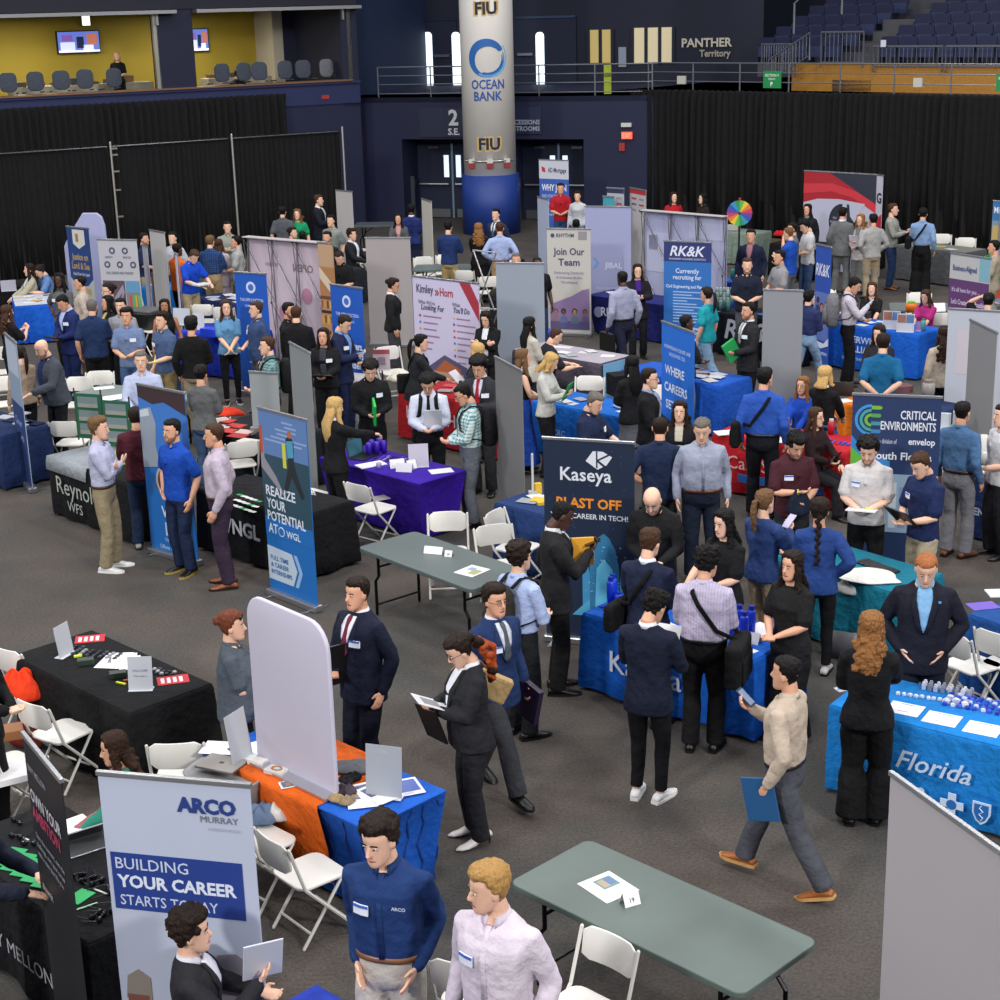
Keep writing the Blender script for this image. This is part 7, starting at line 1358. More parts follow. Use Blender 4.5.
f_ = [Vector((.16, -.26, 1.24)), Vector((.15, -.14, 1.38)), Vector((.13, -.02, 1.45)), Vector((.13, .09, 1.36)), Vector((.18, -.12, 1.2))]; MB().tube(f_, [.010]*5, n=5).build('strap', mat('leather', '9a7448'), bg)
p = person(494, 584, 1.77, 38, 'blazer', '1c3058', 'pants', '3c3e44', 'slick', 'b', 5, ('down', 'down'), 'man in a navy suit and grey tie with glasses walking with a purple folder', tie='4c545c', tagc='r', glasses=1, stance='walk', inner='c8ccd8')
held(p, 'folder', 'dark purple folder hanging in the hand of the walking man', 'folder', 'L', .05, .32, .24, '28183c', 'leather', tilt=75, up=-.05, fwd=.12)
p = person(519, 541, 1.74, 130, 'shirt', 'a4b4dc', 'pants', '23252b', 'curly', 'b', 0, ('down', 'low'), 'man in a light blue shirt carrying a brown backpack')
backpack(p, 'brown-black backpack on the man in the light blue shirt', '34302c')
p = person(567, 502, 1.84, 96, 'blazer', '28282b', 'pants', '1a1a1d', 'buzz', 'k', 4, ('down', 'phone'), 'tall man in a black suit reading his phone beside the rocket banner', nod=26, band='Rc8c832', look=6, inner='c8c8cc')
held(p, 'phone', 'black phone held by the tall man in black', 'phone', 'R', .075, .155, .01, tilt=20, up=.05); held(p, 'envelope', 'orange envelope with white papers under the arm of the tall man', 'envelope', 'R', .03, .20, .26, 'd89a2c', 'paper', tilt=0, up=.04, fwd=-.10, side=-.13)
p = person(660, 589, 1.75, 158, 'blazer', '1a2036', 'slim', '17181d', 'mop', 'k', 5, ('chest', 'chest'), 'man in a dark navy blazer and white sneakers seen from behind', nod=30, shoe='dcdcdc', look=-15)
held(p, 'paper_sheet', 'curled white page held up by the man in white sneakers', 'paper', 'R', .22, .30, .004, 'd0d0d6', 'paper', tilt=60, up=.04)
p = person(651, 527, 1.80, 152, 'blazer', '1f2742', 'pants', '1a1e30', 'short', 'm', 0, ('chest', 'low'), 'brown-haired man in a navy suit with a black shoulder strap', nod=10, glasses=1); strap_bag(p, 'black strap bag across the back of the brown-haired navy suit man', -1, size=(.3, .1, .24), z=.98)
p = person(709, 545, 1.78, 168, 'shirt', 'b8b0c8', 'pants', '17181c', 'curly', 'k', 5, ('low', 'low'), 'man in a striped lilac shirt at the blue table seen from behind', pat=('a8a0bc', 14, 'stripe'), fat=.45, nod=10, look=-20, belt='1a1a1c'); strap_bag(p, 'large black bag hanging at the hip of the lilac shirt man', 1, size=(.44, .14, .36), z=.86)
p = person(651, 490, 1.80, -12, 'shirt', '1e1f22', 'pants', '2a2c34', 'bald', 'k', 0, ('table', 'low'), 'bald man in a black shirt leaning over the rocket banner table', lean=14, nod=22, beard=1, fat=.3)
p = person(723, 516, 1.70, -42, 'tee', '1c1d20', 'jeans', '2a3c58', 'long', 'k', 0, ('low', 'table'), 'dark-haired woman in a black tee behind the rocket banner table', nod=8)
held(p, 'paper_sheet', 'white page with blue marks held by the woman in black', 'paper', 'L', .22, .28, .004, 'd0d4dc', 'paper', tilt=25, up=.0, extra=[(.3, .7, .3, .7, '3c5c98')])
p = person(793, 549, 1.68, -38, 'tee', '232426', 'wide', '1d1d20', 'long', 'b', 5, ('low', 'low'), 'woman in a black lettered tee with hands together at the table end', fat=.1)
p = person(788, 656, 1.76, -112, 'shirt', 'b8a898', 'pants', '4a4c54', 'fade', 'k', 5, ('down', 'phone'), 'man in a tan shirt and brown shoes walking left with a phone', shoe='9a5a2c', sole='c49a60', stance='walk', belt='2a2a30', look=0, fat=.1)
held(p, 'phone', 'phone with a lit photo in the hand of the tan shirt man', 'phone', 'R', .08, .16, .01, '2c3a50', 'gloss', tilt=40, up=.06, extra=[(.05, .95, .1, .9, '6a7a98')]); held(p, 'folder', 'teal-blue folder carried by the tan shirt man', 'folder', 'L', .02, .32, .24, '1a5080', 'paper', tilt=78, up=-.03, fwd=.09)
p = person(872, 612, 1.70, 176, 'jacket', '1c1c20', 'wide', '1a1a1d', 'wavy', 'o', 0, ('low', 'table'), 'woman with long wavy golden-brown hair in black seen from behind')
p = person(927, 556, 1.82, 2, 'blazer', '1f2130', 'pants', '1c2436', 'fade', 'G', 0, 'pocket', 'ginger-haired man in a dark suit and light blue shirt behind the code-sheet table', inner='7aa8d0', nod=22, fat=.3)
p['t2'] = MB().box(-.12, -.10, .145, .152, 1.36, 1.375).build('lapel_pin', mat('print', '5c9ae0'), p['o'])
p = person(820, 498, 1.70, 176, 'hoodie', '24407c', 'leggings', '1b1c20', 'braid', 'b', 5, ('low', 'hips'), 'woman with a long braid in a navy zip top, hand on hip', shoe='b8b8b8')
p = person(868, 438, 1.80, -8, 'polo', 'c4c0c0', 'pants', '1a1b1f', 'curly', 'k', 0, ('low', 'low'), 'bearded man in a white polo writing on papers', beard=1, nod=22, tagc='r', band='Ld8d820', fat=.15)
held(p, 'paper_stack', 'stack of white papers held by the man in the white polo', 'paper', 'R', .30, .24, .015, 'd4d4d8', 'paper', tilt=10, up=.02)
p = person(917, 454, 1.78, -48, 'polo', '1b2850', 'pants', 'a89c84', 'short', 'm', 0, ('low', 'low'), 'man in a navy polo and khaki trousers holding an open black folder', nod=28, tagc='r', belt=None)
held(p, 'folder', 'open black folder held by the man in the navy polo', 'folder', 'R', .34, .26, .015, '1e2024', 'leather', tilt=45, up=.06, fwd=.04)
p = person(799, 434, 1.78, 24, 'polo', '48222c', 'pants', '2a2a30', 'curly', 'k', 5, ('low', 'chest'), 'bearded man in a maroon polo beside the red table', beard=1, nod=28, tagc='r', band='Rd8d820')
hb_ = lump('handbag', 'dark blue bag hanging from the hand of the bearded man in maroon', 'bag', 801, 512, 1.0, .26, .16, .26, '1c2438', 0, 21); hb_.location = p['arms']['R'][2]+Vector((0, 0, -.25)); MB().tube([(-.06, 0, .2), (-.03, 0, .27), (.03, 0, .27), (.06, 0, .2)], .01, n=5).build('handle', mat('cloth', '141826'), hb_)
p = person(893, 407, 1.78, 86, 'tee', '1d1e22', 'pants', '8a7a60', 'afro', 'k', 4, ('down', 'low'), 'man in a black tee with a blue print before the CRITICAL banner', beard=0, nod=8)
p = person(963, 401, 1.78, 150, 'shirt', '4a6c94', 'pants', '7c7c82', 'fade', 'k', 5, ('down', 'down'), 'man in a blue denim shirt and grey trousers seen from behind', shoe='6a3c20', belt='3a2018', fat=.15)
p = person(702, 419, 1.84, 4, 'shirt', '9298ac', 'pants', '222c40', 'short', 'g', 0, 'down', 'grey-haired man in a light grey shirt and brown belt facing the camera', nod=18, belt='5c3018', fat=.35, look=-8)
p = person(660, 420, 1.78, 176, 'polo', '1c2a48', 'pants', '2a2c30', 'buzz', 'b', 5, ('hips', 'hips'), 'man in a dark navy polo with his back to the camera', fat=.3)
p = person(680, 401, 1.64, -6, 'jacket', '1c1c20', 'pants', '222328', 'wavy', 'b', 0, 'down', 'smiling woman with dark curly hair in a black blazer and cream blouse', inner='b8b0a0')
p = person(765, 490, 1.66, 138, 'hoodie', '2a3f70', 'pants', '9a8468', 'pony', 'l', 0, ('low', 'phone'), 'woman with a blonde ponytail in navy holding a phone'); held(p, 'phone', 'white phone held by the woman with the blonde ponytail', 'phone', 'R', .08, .16, .01, 'b8b4d4', 'plastic', tilt=40, up=.06)
p = person(765, 367, 1.86, 172, 'shirt', '2850a8', 'pants', '1a1c26', 'short', 'k', 5, ('down', 'down'), 'big man in a royal blue shirt with a crossbody bag seen from behind', fat=.45, belt='1a1a1c', look=-30); strap_bag(p, 'small black crossbody bag of the big man in royal blue', -1, size=(.26, .10, .30), z=1.0)
# centre left
p = person(335, 396, 1.68, 118, 'blazer', '1c1c20', 'pants', '1a1a1e', 'long', 'y', 0, ('down', 'point'), 'blonde woman in a black jacket pointing over the purple table', nod=8, shoe='2a1c18')
p = person(370, 361, 1.76, 6, 'shirt', '1d1e22', 'pants', '1c1d20', 'curly', 'k', 0, ('low', 'low'), 'curly-haired man in a black shirt with a green folder', nod=28, tagc='l'); held(p, 'folder', 'bright green folder in the arm of the curly-haired man in black', 'folder', 'L', .03, .30, .22, '18a848', 'paper', tilt=70, up=.06); held(p, 'phone', 'black phone held low by the curly-haired man in black', 'phone', 'R', .075, .15, .01, tilt=20)
p = person(427, 375, 1.74, -4, 'shirt', 'c4cadc', 'pants', '1c1d22', 'curly', 'k', 5, ('low', 'low'), 'young man in a white shirt and black tie with a backpack', tie='1c1c20', nod=30, glasses=1); backpack(p, 'dark grey backpack on the young man in a white shirt', '303036'); held(p, 'folder', 'white folder with orange corner held by the young man in white', 'folder', 'L', .22, .28, .01, 'c8ccd4', 'paper', tilt=70, up=.12, fwd=-.03)
p = person(477, 357, 1.82, -22, 'blazer', '34353a', 'pants', '2a2b30', 'afro', 'k', 5, ('chest', 'down'), 'young man in a grey suit and red tie with full dark hair', tie='98182a', nod=22, tagc='l', inner='c4c4d4')
p = person(459, 388, 1.78, -82, 'shirt', '5c8c98', 'pants', '5c6068', 'short', 'k', 5, ('low', 'low'), 'man in a green and white checkered shirt with a black backpack', pat=('c4d4d0', 8, 'plaid'), nod=25, fat=.2, glasses=1); backpack(p, 'black backpack on the man in the checkered shirt', '1e1f24')
p = person(421, 328, 1.64, 98, 'cardigan', '26282e', 'pants', '222328', 'pony', 'k', 0, ('low', 'table'), 'dark-haired woman in black leaning to the red table of the list display', lean=8, inner='3a3c44'); strap_bag(p, 'black tote hanging at the side of the ponytailed woman at the red table', -1, size=(.30, .12, .30), z=.95)
p = person(394, 278, 1.70, 92, 'blazer', '26272a', 'wide', '45464c', 'bun', 'b', 5, ('down', 'down'), 'woman in a black blazer and grey trousers before the taupe banner', glasses=1, nod=12, fat=.2)
p = person(477, 337, 1.66, -115, 'blazer', '303238', 'pants', '2a2b30', 'bob', 'y', 0, ('chest', 'table'), 'blonde woman in a dark jacket beside the grey double banner'); held(p, 'paper_sheet', 'white sheet held out by the blonde woman at the red table', 'paper', 'L', .22, .28, .004, 'c8c4cc', 'paper', tilt=45, up=.05)
p = person(485, 312, 1.62, -25, 'jacket', '1c1c20', 'pants', '1c1c20', 'long', 'k', 0, 'cross', 'woman in a black jacket seen through the silver truss frame', nod=20)
p = person(529, 317, 1.64, 120, 'cardigan', 'b8b4a8', 'pants', '2a2c34', 'long', 'k', 0, ('low', 'low'), 'woman with black hair in a cream cardigan before the pale grey banner', inner='b8b4a8')
p = person(559, 333, 1.80, 108, 'tee', '282b33', 'pants', '2a2c30', 'buzz', 'm', 0, ('table', 'table'), 'seated man in a dark tee bent over the grey-violet table', sit=1, lean=18, fat=.5, nod=10)
p = person(522, 349, 1.68, 100, 'tank', '1c1c20', 'longskirt', '1a3f98', 'long', 'l', 0, ('low', 'low'), 'woman with long light brown hair in a royal blue skirt')
p = person(554, 352, 1.70, 72, 'blouse', 'b8b8b4', 'pants', '1c1d22', 'bob', 'y', 0, ('chest', 'chest'), 'blonde woman in a white blouse holding a green folder', nod=28, band='Rd8d820', inner='c8c8c4'); held(p, 'folder', 'green folder held by the blonde woman in a white blouse', 'folder', 'R', .22, .26, .012, '189848', 'paper', tilt=65, up=.04)
p = person(598, 393, 1.76, 60, 'polo', '1d2848', 'pants', '22242c', 'short', 'g', 0, ('table', 'low'), 'greying man in a navy polo looking down behind the rocket banner', nod=25, tagc='l', fat=.3)
p = person(632, 356, 1.66, -150, 'blazer', '1e1f24', 'dress', '5c5e66', 'long', 'k', 5, ('low', 'low'), 'woman with long black hair in a grey dress and black jacket')
p = person(649, 368, 1.78, 80, 'jacket', '1c1d21', 'pants', '5c6048', 'short', 'b', 0, ('low', 'low'), 'man with glasses in a black jacket and olive trousers', glasses=1, inner='8090b0'); held(p, 'booklet', 'grey booklet held by the man with glasses', 'booklet', 'R', .16, .22, .01, '8a8a9c', 'paper', tilt=60, up=.06)
p = person(749, 304, 1.80, -58, 'blazer', '2c2d31', 'pants', '1f2024', 'short', 'k', 5, ('low', 'low'), 'man in a black suit with a green folder before the big-lettered black table', tie='8a9088', tagc='l', beard=1); held(p, 'folder', 'narrow green folder held by the man in a black suit', 'folder', 'R', .05, .30, .22, '18984a', 'paper', tilt=60, up=.04)
p = person(707, 287, 1.68, -122, 'tee', '1c94a0', 'jeans', '7c9ab8', 'pony', 'b', 5, ('down', 'down'), 'woman in a teal tee and light jeans striding left', stance='walk', shoe='b8b8b8')
p = person(686, 313, 1.76, 110, 'jacket', '26282e', 'pants', '6c6c72', 'fade', 'k', 4, ('low', 'cross'), 'man with short black hair in a dark jacket behind the rounded blue banner')
p = person(747.5, 252, 1.80, 0, 'polo', '1d2438', 'pants', '4a4c54', 'short', 'm', 0, ('low', 'low'), 'bearded man in a dark navy polo behind the big-lettered black table', beard=1, fat=.3)
p = person(780, 256, 1.78, -60, 'polo', '8c8c90', 'pants', '3c3e48', 'short', 'k', 5, ('low', 'low'), 'man in a light grey polo just behind the wide grey banner back')
p = person(751, 229, 1.80, -12, 'blazer', '1c2440', 'pants', '1c2440', 'short', 'k', 5, 'down', 'man in a navy suit and dusty pink shirt by the prize wheel', inner='9a6c78')
p = person(788, 227, 1.80, -120, 'polo', '1848a8', 'pants', '5c5e64', 'fade', 'l', 0, ('chest', 'low'), 'man in a bright blue polo facing away near the black bag table', nod=10)
p = person(793, 222.5, 1.76, -75, 'polo', '5c6068', 'jeans', '2a3c5c', 'short', 'k', 5, ('face', 'low'), 'man in a grey polo behind the bright blue polo')
p = person(802, 220, 1.78, -70, 'tee', 'c0c0c4', 'jeans', '34486c', 'mop', 'k', 0, ('low', 'low'), 'man in a white tee and blue jeans looking down', nod=30)
p = person(808, 202, 1.70, -25, 'cardigan', '22242a', 'pants', '22242a', 'long', 'k', 5, 'down', 'woman in a teal top and black cardigan before the white backdrop', inner='1c8898')
p = person(843, 207, 1.80, 160, 'blazer', '66686a', 'pants', '626466', 'short', 'k', 5, ('down', 'low'), 'man in a full grey suit seen from behind', fat=.1)
p = person(861, 214, 1.66, -28, 'cardigan', 'b4aeb0', 'wide', '6c6c6c', 'wavy', 'o', 0, ('chest', 'low'), 'woman with long wavy hair in a pale cardigan', inner='707070'); held(p, 'tote_sheet', 'white sheet held by the woman with wavy hair', 'paper', 'L', .2, .26, .01, 'c8c4d4', 'paper', tilt=70)
p = person(873.5, 213.5, 1.76, -155, 'sweater', 'a09e9e', 'pants', '9a8c74', 'short', 'k', 5, 'pocket', 'man in a light grey sweater and khaki trousers')
p = person(893, 203, 1.82, 78, 'sweater', '94948e', 'jeans', '23385c', 'short', 'm', 0, ('chest', 'chest'), 'man in a grey sweater and dark jeans with clasped hands', shoe='8a4c28')
p = person(923.5, 207.5, 1.80, 172, 'shirt', '7c98c0', 'wide', '17181b', 'short', 'k', 5, ('low', 'down'), 'man in a light blue shirt and black trousers facing the curtain'); strap_bag(p, 'small black bag at the side of the man facing the curtain', -1, size=(.24, .1, .24), z=1.05)
p = person(858, 278, 1.78, 92, 'shirt', 'b8b4c0', 'pants', '18191d', 'short', 'k', 5, ('low', 'phone'), 'man in a white shirt and black trousers reading at the brochure table', nod=28); backpack(p, 'large grey backpack on the man at the brochure table', '6c6c72', (.34, .22, .5)); held(p, 'phone', 'phone held by the man with the grey backpack', 'phone', 'R', .08, .15, .01, '6aa0c8', 'screen', tilt=40)
p = person(809, 290, 1.60, 140, 'shirt', '28305a', 'jeans', '7c98b8', 'mop', 'k', 0, ('low', 'low'), 'person in a navy patterned shirt and light jeans beside the wide grey back', stance='walk')
p = person(872, 291, 1.58, -8, 'tee', '1c1c20', 'pants', '22222a', 'long', 'm', 0, ('lap', 'lap'), 'smiling seated woman in black behind the brochure table', sit=1, tagc='r', seatz=.40)
p = person(925, 297, 1.56, -30, 'tee', 'b02c78', 'pants', '22222a', 'long', 'm', 0, ('lap', 'lap'), 'seated woman in a pink top behind the brochures', sit=1, nod=15, seatz=.40)
p = person(879, 326, 1.68, -25, 'sweater', '2c2c32', 'pants', '22222a', 'long', 'b', 0, ('low', 'low'), 'woman in dark grey facing the man in the teal polo', nod=10)
p = person(883.5, 333, 1.82, 178, 'polo', '135a86', 'pants', '2a2c34', 'short', 'b', 0, 'back', 'man in a teal-blue polo with hands behind his back', fat=.3)
p = person(825, 366, 1.68, 148, 'blazer', '1c1c20', 'dress', '2c5ca8', 'bob', 'y', 0, ('lap', 'lap'), 'seated blonde woman in a black jacket and blue dress', sit=1, seatz=.62)
p = person(803, 388, 1.60, -28, 'blouse', '1c48b0', 'pants', '2a2c34', 'long', 'o', 0, ('lap', 'lap'), 'red-haired woman with glasses in blue behind the red table', sit=1, glasses=1, seatz=.42)
p = person(816, 403, 1.60, 62, 'blouse', '2e1a1e', 'pants', '22222a', 'long', 'm', 0, ('lap', 'low'), 'seated woman with glasses in a black floral dress', sit=1, glasses=1, seatz=.44); held(p, 'tablet', 'dark tablet held by the woman in a floral dress', 'tablet', 'R', .2, .26, .01, '1e2026', 'gloss', tilt=60)
p = person(945, 326, 1.66, -165, 'sweater', 'b0a494', 'pants', '1c1c20', 'wavy', 'n', 0, 'down', 'woman with very long dark hair in beige beside the white banner back')
p = person(1004, 404, 1.74, -60, 'polo', 'c4c4c8', 'pants', '2a2a30', 'short', 'b', 0, ('low', 'down'), 'person in a white polo cut by the right edge')
p = person(989, 293, 1.66, 170, 'tee', '1c1c20', 'pants', '22222a', 'bun', 'k', 0, ('head', 'down'), 'black-haired person touching their head at the right edge')
p = person(995, 240, 1.75, -90, 'tee', '9a9080', 'pants', '8c8068', 'short', 'k', 5, ('low', 'down'), 'person in khaki at the green table by the right edge')
# behind the booths, centre
p = person(622.5, 271, 1.84, -150, 'shirt', '9498b0', 'pants', '1c2038', 'buzz', 'k', 4, ('down', 'down'), 'man in a blue-grey shirt and dark checked trousers walking with a briefcase', belt='1c1c20', stance='walk'); held(p, 'briefcase', 'black briefcase carried by the man in checked trousers', 'briefcase', 'L', .09, .38, .30, '141416', 'leather', tilt=0, up=-.22, fwd=.04)
p = person(637.5, 264, 1.66, 8, 'cardigan', '24202a', 'pants', '22222a', 'long', 'b', 0, ('chest', 'chest'), 'woman with glasses in a purple top behind the star balloon table', inner='3c1e7a', glasses=1)
p = person(560.5, 183, 1.82, -2, 'polo', 'a81c28', 'jeans', '2c4670', 'short', 'k', 5, ('low', 'low'), 'man in a red polo and jeans beside the WHY JOIN banner')
p = person(577.5, 191, 1.66, -15, 'blouse', 'b8bcc4', 'jeans', '5c7898', 'bun', 'b', 0, 'down', 'woman in a white shirt standing right of the red polo')
p = person(576, 219, 1.70, 180, 'tee', '2a2c34', 'pants', '2a2c34', 'buzz', 'k', 4, 'down', 'person whose dark head shows above the Join Our Team banner', sit=0)
p = person(496, 210, 1.80, -35, 'blazer', '2a3048', 'pants', '2a3048', 'short', 'k', 0, 'down', 'dark-haired man with a tie facing the man in pale blue', tie='4c5870')
p = person(499.5, 222, 1.80, 178, 'shirt', '9cacd4', 'pants', '9c8058', 'fade', 'm', 5, 'hips', 'man in a pale blue shirt with hands on hips seen from behind', belt='6a3c20', fat=.1)
p = person(473.5, 222, 1.68, 178, 'blazer', '1c1c20', 'longskirt', '1a1a1d', 'wavy', 'o', 0, 'cross', 'woman with long auburn hair all in black seen from behind')
p = person(448, 221, 1.78, 160, 'sweater', '1f3262', 'pants', 'a08c60', 'short', 'k', 0, ('low', 'chest'), 'man in a navy sweater and khaki trousers by the folding chairs')
p = person(411, 204, 1.74, 165, 'blazer', '1f2e66', 'skirt', '1c2340', 'short', 'k', 4, ('down', 'low'), 'person in a navy jacket and knee skirt by the thin white banner', ft=1)
p = person(398, 213.5, 1.64, -5, 'blazer', '55565a', 'pants', '2a2a30', 'long', 'k', 5, ('low', 'low'), 'woman in a grey blazer facing the person in navy', inner='c09090')
p = person(351, 228, 1.76, 62, 'jacket', '22242a', 'pants', '22242a', 'mop', 'b', 0, ('table', 'table'), 'seated person in black left of the taupe banner', sit=1, seatz=.55)
p = person(331, 218, 1.78, -35, 'polo', '7c8480', 'pants', '3c3e44', 'short', 'k', 0, 'down', 'smiling man in a grey-green polo near the wooden photo panel', fat=.2)
p = person(327, 231, 1.76, -35, 'shirt', '1d1e22', 'pants', '22242a', 'short', 'k', 5, 'down', 'bearded man in black right behind the large pop-up frame', beard=1)
p = person(338, 252, 1.74, -20, 'polo', '1e1f24', 'pants', '22242a', 'short', 'b', 0, ('low', 'low'), 'young man in a black polo looking down beside the wooden photo panel', nod=28)
p = person(318, 194.5, 1.86, 72, 'blazer', '1d2130', 'pants', '1c1e28', 'short', 'm', 0, ('low', 'chest'), 'tall man in a dark suit before the black drape', beard=0)
p = person(297, 209, 1.68, -12, 'tee', '159060', 'pants', '22242a', 'wavy', 'l', 0, 'down', 'woman with long hair in a green top before the black drape')
p = person(282, 206, 1.78, 165, 'polo', '50545a', 'pants', '22242a', 'short', 'k', 0, 'down', 'man in a charcoal polo next to the woman in green')
p = person(292, 227, 1.66, 60, 'tee', '2a2a30', 'pants', '22242a', 'bun', 'b', 0, 'down', 'woman whose head shows just above the pop-up frame, on the left')
p = person(302, 231, 1.66, 170, 'tee', '1d1e22', 'pants', '22242a', 'buzz', 'k', 4, 'down', 'person whose dark hair shows just above the pop-up frame, on the right')
p = person(516, 253, 1.70, 0, 'shirt', 'c0c0c8', 'pants', '2a2c30', 'short', 'g', 5, 'down', 'grey-haired person whose head shows above the pale grey banner back')
p = person(537, 257, 1.78, 20, 'polo', '1e1f24', 'jeans', '2a3c60', 'buzz', 'k', 4, ('down', 'down'), 'person in black half hidden behind the pale grey banner back')
p = person(673.5, 192, 1.70, 22, 'sweater', 'a81824', 'pants', '22242a', 'long', 'b', 0, 'down', 'woman in a red sweater behind the right pop-up frame')
p = person(703, 193.5, 1.68, -60, 'sweater', '2c2622', 'pants', '22242a', 'long', 'k', 0, 'down', 'woman in dark brown facing the woman in red')
# left side of the hall
p = person(171, 414, 1.78, -52, 'polo', '1646a8', 'jeans', '1e2c4a', 'short', 'k', 5, ('down', 'pocket'), 'bearded man in a bright blue polo and jeans before the worker photo banner', beard=1, sole='a89040')
p = person(214, 423, 1.84, -98, 'shirt', 'b4a8b8', 'pants', '3a2c40', 'fade', 'm', 5, ('down', 'down'), 'man in a pale lilac shirt and purple-grey trousers facing left', shoe='8a4a28', belt='4a2a20', fat=.15)
p = person(97, 416, 1.78, 70, 'shirt', 'aeb2cc', 'pants', '8e8268', 'mop', 'l', 0, ('cross', 'cross'), 'man in a pale shirt, khaki trousers and white sneakers on the left floor', shoe='dcdcdc', belt='4a3020')
p = person(134, 400, 1.70, 172, 'sweater', '4c1c28', 'jeans', '1c2c48', 'short', 'b', 5, ('chest', 'chest'), 'person in a maroon sweater and dark jeans seen from behind', shoe='8a8c90')
p = person(39, 341, 1.82, -58, 'jacket', '454a54', 'jeans', '1d1f26', 'bald', 'k', 0, ('table', 'low'), 'bald bearded man in a grey jacket over a navy vest leaning forward', beard=1, lean=10, inner='1f2e58', fat=.45, nod=10)
p = person(19, 346, 1.62, -150, 'sweater', '9a8674', 'pants', '1c1c20', 'pony', 'b', 0, 'down', 'woman in a beige sweater behind the slim edge banner')
p = person(140, 351, 1.80, -4, 'shirt', 'a8b0cc', 'pants', '3a3c44', 'short', 'g', 0, ('low', 'table'), 'smiling grey-haired man in a pale shirt above the worker photo banner', fat=.35, sit=0)
p = person(200, 365, 1.68, 150, 'sweater', '5c5e60', 'jeans', '3c5474', 'bun', 'k', 5, ('low', 'low'), 'person in a grey sweatshirt and jeans seen from behind', ft=1)
p = person(6, 305, 1.66, 120, 'tee', '1c1c20', 'pants', '22242a', 'wavy', 'm', 0, ('phone', 'phone'), 'woman with curly brown hair taking a picture at the left edge')
p = person(225.5, 300, 1.68, 4, 'polo', '5c8cb4', 'leggings', '17181c', 'long', 'm', 0, 'clasp', 'young woman in a light blue polo with clasped hands', sole='b8b8b8')
p = person(190.5, 316, 1.78, 160, 'sweater', '17181a', 'pants', '8c8068', 'mop', 'k', 5, ('down', 'low'), 'man in a black long-sleeved top and khaki trousers seen from behind', fat=.1)
p = person(161.5, 311, 1.78, -50, 'polo', '44587c', 'pants', '7a6c48', 'mop', 'b', 0, ('low', 'down'), 'young man in a slate blue polo with a yellow wristband', tagc='r', band='Ld8d820')
p = person(164, 299, 1.62, -4, 'tank', '1c1c20', 'jeans', '2c3c58', 'long', 'k', 2, 'down', 'girl in a black tank top behind the two young men in polos')
p = person(126, 307, 1.76, -18, 'polo', '6a7ca0', 'jeans', '3a5478', 'mop', 'k', 5, ('low', 'low'), 'young man in a grey-blue polo and jeans with a yellow wristband', tagc='l', band='Rd8d820')
p = person(120, 298, 1.72, -20, 'shirt', '8c8c94', 'pants', '2a2c34', 'short', 'k', 0, 'low', 'black-haired man in a grey shirt just behind the grey-blue polo')
p = person(107.5, 295.5, 1.66, -70, 'cardigan', '1c1c20', 'pants', '1c1c20', 'wavy', 'k', 5, ('low', 'low'), 'woman with dark hair in black between the queueing men', inner='c0b070')
p = person(108, 283, 1.76, -72, 'shirt', '4c5450', 'pants', '2a2c30', 'bun', 'b', 0, 'down', 'man with tied-back hair and glasses behind the woman in black', glasses=1)
p = person(91, 299.5, 1.80, 168, 'polo', '1d2f54', 'pants', '15161a', 'buzz', 'g', 5, ('down', 'low'), 'grey-haired man in a navy polo and black trousers seen from behind', fat=.3)
p = person(59.5, 296, 1.78, -55, 'blazer', '1c2a5c', 'pants', '1c2a58', 'short', 'k', 5, ('low', 'low'), 'man in a bright navy suit reading a black folder', nod=28, inner='a8b8e0', tagc='l'); held(p, 'folder', 'thin black folder held by the man in the bright navy suit', 'folder', 'R', .24, .30, .02, '17181c', 'leather', tilt=10)
p = person(80, 275.5, 1.78, -100, 'shirt', 'b0a498', 'pants', '4a4440', 'fade', 'k', 5, 'down', 'man in a cream shirt by the Justice banner', fat=.2)
p = person(59, 273, 1.72, -28, 'polo', '5c5c5e', 'pants', '17181b', 'long', 'k', 4, ('low', 'hips'), 'woman with sunglasses and long black hair in a grey polo', tagc='r', glasses=1)
p = person(36, 271, 1.72, -80, 'polo', '5c7cb0', 'pants', '2a2c34', 'bun', 'b', 0, ('table', 'table'), 'seated person in a light blue polo writing at the far left table', sit=1, lean=15, nod=20, seatz=.42)
p = person(29, 264, 1.70, -85, 'cardigan', 'a8a490', 'pants', '2a2c34', 'long', 'b', 0, ('table', 'table'), 'woman in a cream jacket seated behind the light blue polo', sit=1, seatz=.42)
p = person(176.5, 243, 1.80, 128, 'polo', 'd86a20', 'pants', '17181c', 'fade', 'k', 4, ('low', 'low'), 'man in an orange polo seen from behind', fat=.4)
p = person(196, 251, 1.80, 38, 'polo', '1444b8', 'pants', '9a8c70', 'short', 'm', 0, ('table', 'table'), 'man in a royal blue polo leaning over the far navy table', lean=10, nod=28); held(p, 'plate', 'white papers held by the man leaning in royal blue', 'paper', 'R', .3, .22, .03, 'd0d4d0', 'paper', tilt=0, up=.04)
p = person(209.5, 235, 1.80, 155, 'shirt', '2c4c7c', 'pants', '9a8664', 'short', 'l', 0, ('low', 'chest'), 'man in a blue plaid shirt and khaki trousers seen from behind', pat=('1c2c50', 8, 'plaid'), fat=.2)
p = person(218, 239, 1.66, 170, 'cardigan', 'b8acb4', 'longskirt', 'b0a8b4', 'bob', 'm', 0, ('low', 'down'), 'woman in a long white coat beside the plaid shirt')
p = person(227, 221, 1.78, -4, 'shirt', '8a9088', 'pants', '5c4c3c', 'short', 'k', 0, ('chest', 'chest'), 'man with glasses in a grey-green shirt before the middle drape pole')
p = person(236, 235.5, 1.76, -95, 'polo', '9a9c9c', 'pants', '3c3c42', 'short', 'k', 5, ('low', 'down'), 'man in a light grey polo at the left end of the pop-up frame')
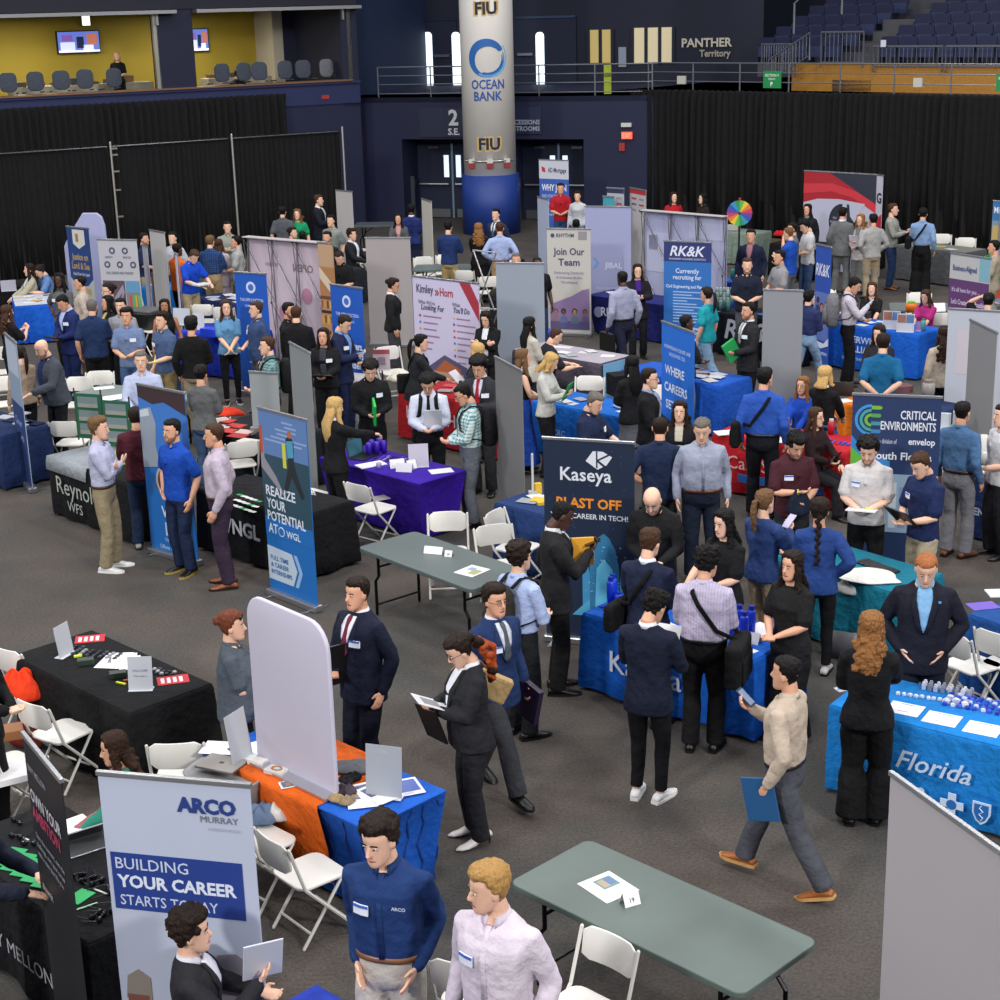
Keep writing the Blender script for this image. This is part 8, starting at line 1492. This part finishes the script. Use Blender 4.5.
p = person(172.5, 232, 1.76, -40, 'polo', 'b4b4bc', 'pants', '2a3c58', 'short', 'k', 0, 'down', 'man in a white and navy sports polo behind the orange shirt')
p = person(143, 233, 1.78, 62, 'polo', '1d2848', 'pants', '9a8c70', 'short', 'k', 5, ('down', 'low'), 'bearded man in navy beside the tall pale banner back', beard=1)
p = person(256, 301, 1.78, -72, 'polo', '34466c', 'pants', '4c4e54', 'short', 'm', 0, ('down', 'low'), 'man in a dusty navy polo with a name tag left of the pop-up frame', tagc='r', fat=.3)
p = person(288, 302, 1.78, 60, 'shirt', '1d1e22', 'pants', '1c1c20', 'short', 'k', 5, 'low', 'bearded man in a black shirt facing his colleague in black', beard=1, fat=.2)
p = person(295.5, 306, 1.80, 172, 'shirt', '1c1d21', 'pants', '1c1c20', 'buzz', 'm', 0, 'low', 'man in a black shirt seen from behind before the pop-up frame', fat=.25)
p = person(267.5, 340.5, 1.80, -82, 'shirt', '3c6468', 'pants', '2a2c30', 'short', 'm', 0, ('low', 'low'), 'man in a teal plaid shirt between the two grey banner backs', pat=('7a9c9c', 9, 'plaid')); backpack(p, 'black backpack on the man in the teal plaid shirt', '1a1b1e')
p = person(323, 328, 1.66, -14, 'jacket', '1f2024', 'pants', '22242a', 'long', 'b', 5, ('low', 'low'), 'woman in a black jacket behind the crumpled silver cloth', tagc='l', inner='3a3c44'); held(p, 'folder', 'open black folder held by the woman behind the silver cloth', 'folder', 'R', .34, .26, .02, '17181b', 'leather', tilt=20, up=.03)
p = person(347, 317, 1.82, 62, 'blazer', '1c2648', 'pants', '1a2344', 'short', 'b', 0, ('low', 'chest'), 'man in a navy suit reading his phone before the second blue banner', nod=26, inner='6c90c8', tagc='r', band='Rd8d820'); held(p, 'phone', 'light phone held by the navy suit man near the blue banner', 'phone', 'R', .08, .15, .01, '8aa0b0', 'plastic', tilt=10)
# left edge of the picture and the suites
p = person(-34, 612, 1.80, 60, 'blazer', '18191d', 'pants', '15161a', 'short', 'k', 0, ('low', 'low'), 'person in a dark suit mostly outside the left edge')
p = person(-46, 782, 1.74, 70, 'sweater', '24283c', 'pants', '1c1c20', 'short', 'k', 0, ('table', 'table'), 'person outside the left edge reaching over the corner table')
def suite_person(px, py, hz, *a, **k):
    q = person(px, py, *a, **k); P = lx(px, py, hz[0]); w_ = FL @ Vector((P.x, hz[0], hz[1])); q['o'].location = w_; return q
suite_person(117, 57, (1.25, 3.5), 1.62, -10, 'tee', '17181b', 'pants', '17181b', 'bob', 'y', 0, ('low', 'low'), 'attendant in black with short blonde hair in the yellow suite')
suite_person(237, 70, (1.25, 3.12), 1.70, 160, 'tee', '22242a', 'pants', '22242a', 'short', 'b', 0, ('lap', 'lap'), 'seated guest in the second suite, mostly hidden by an office chair', sit=1)
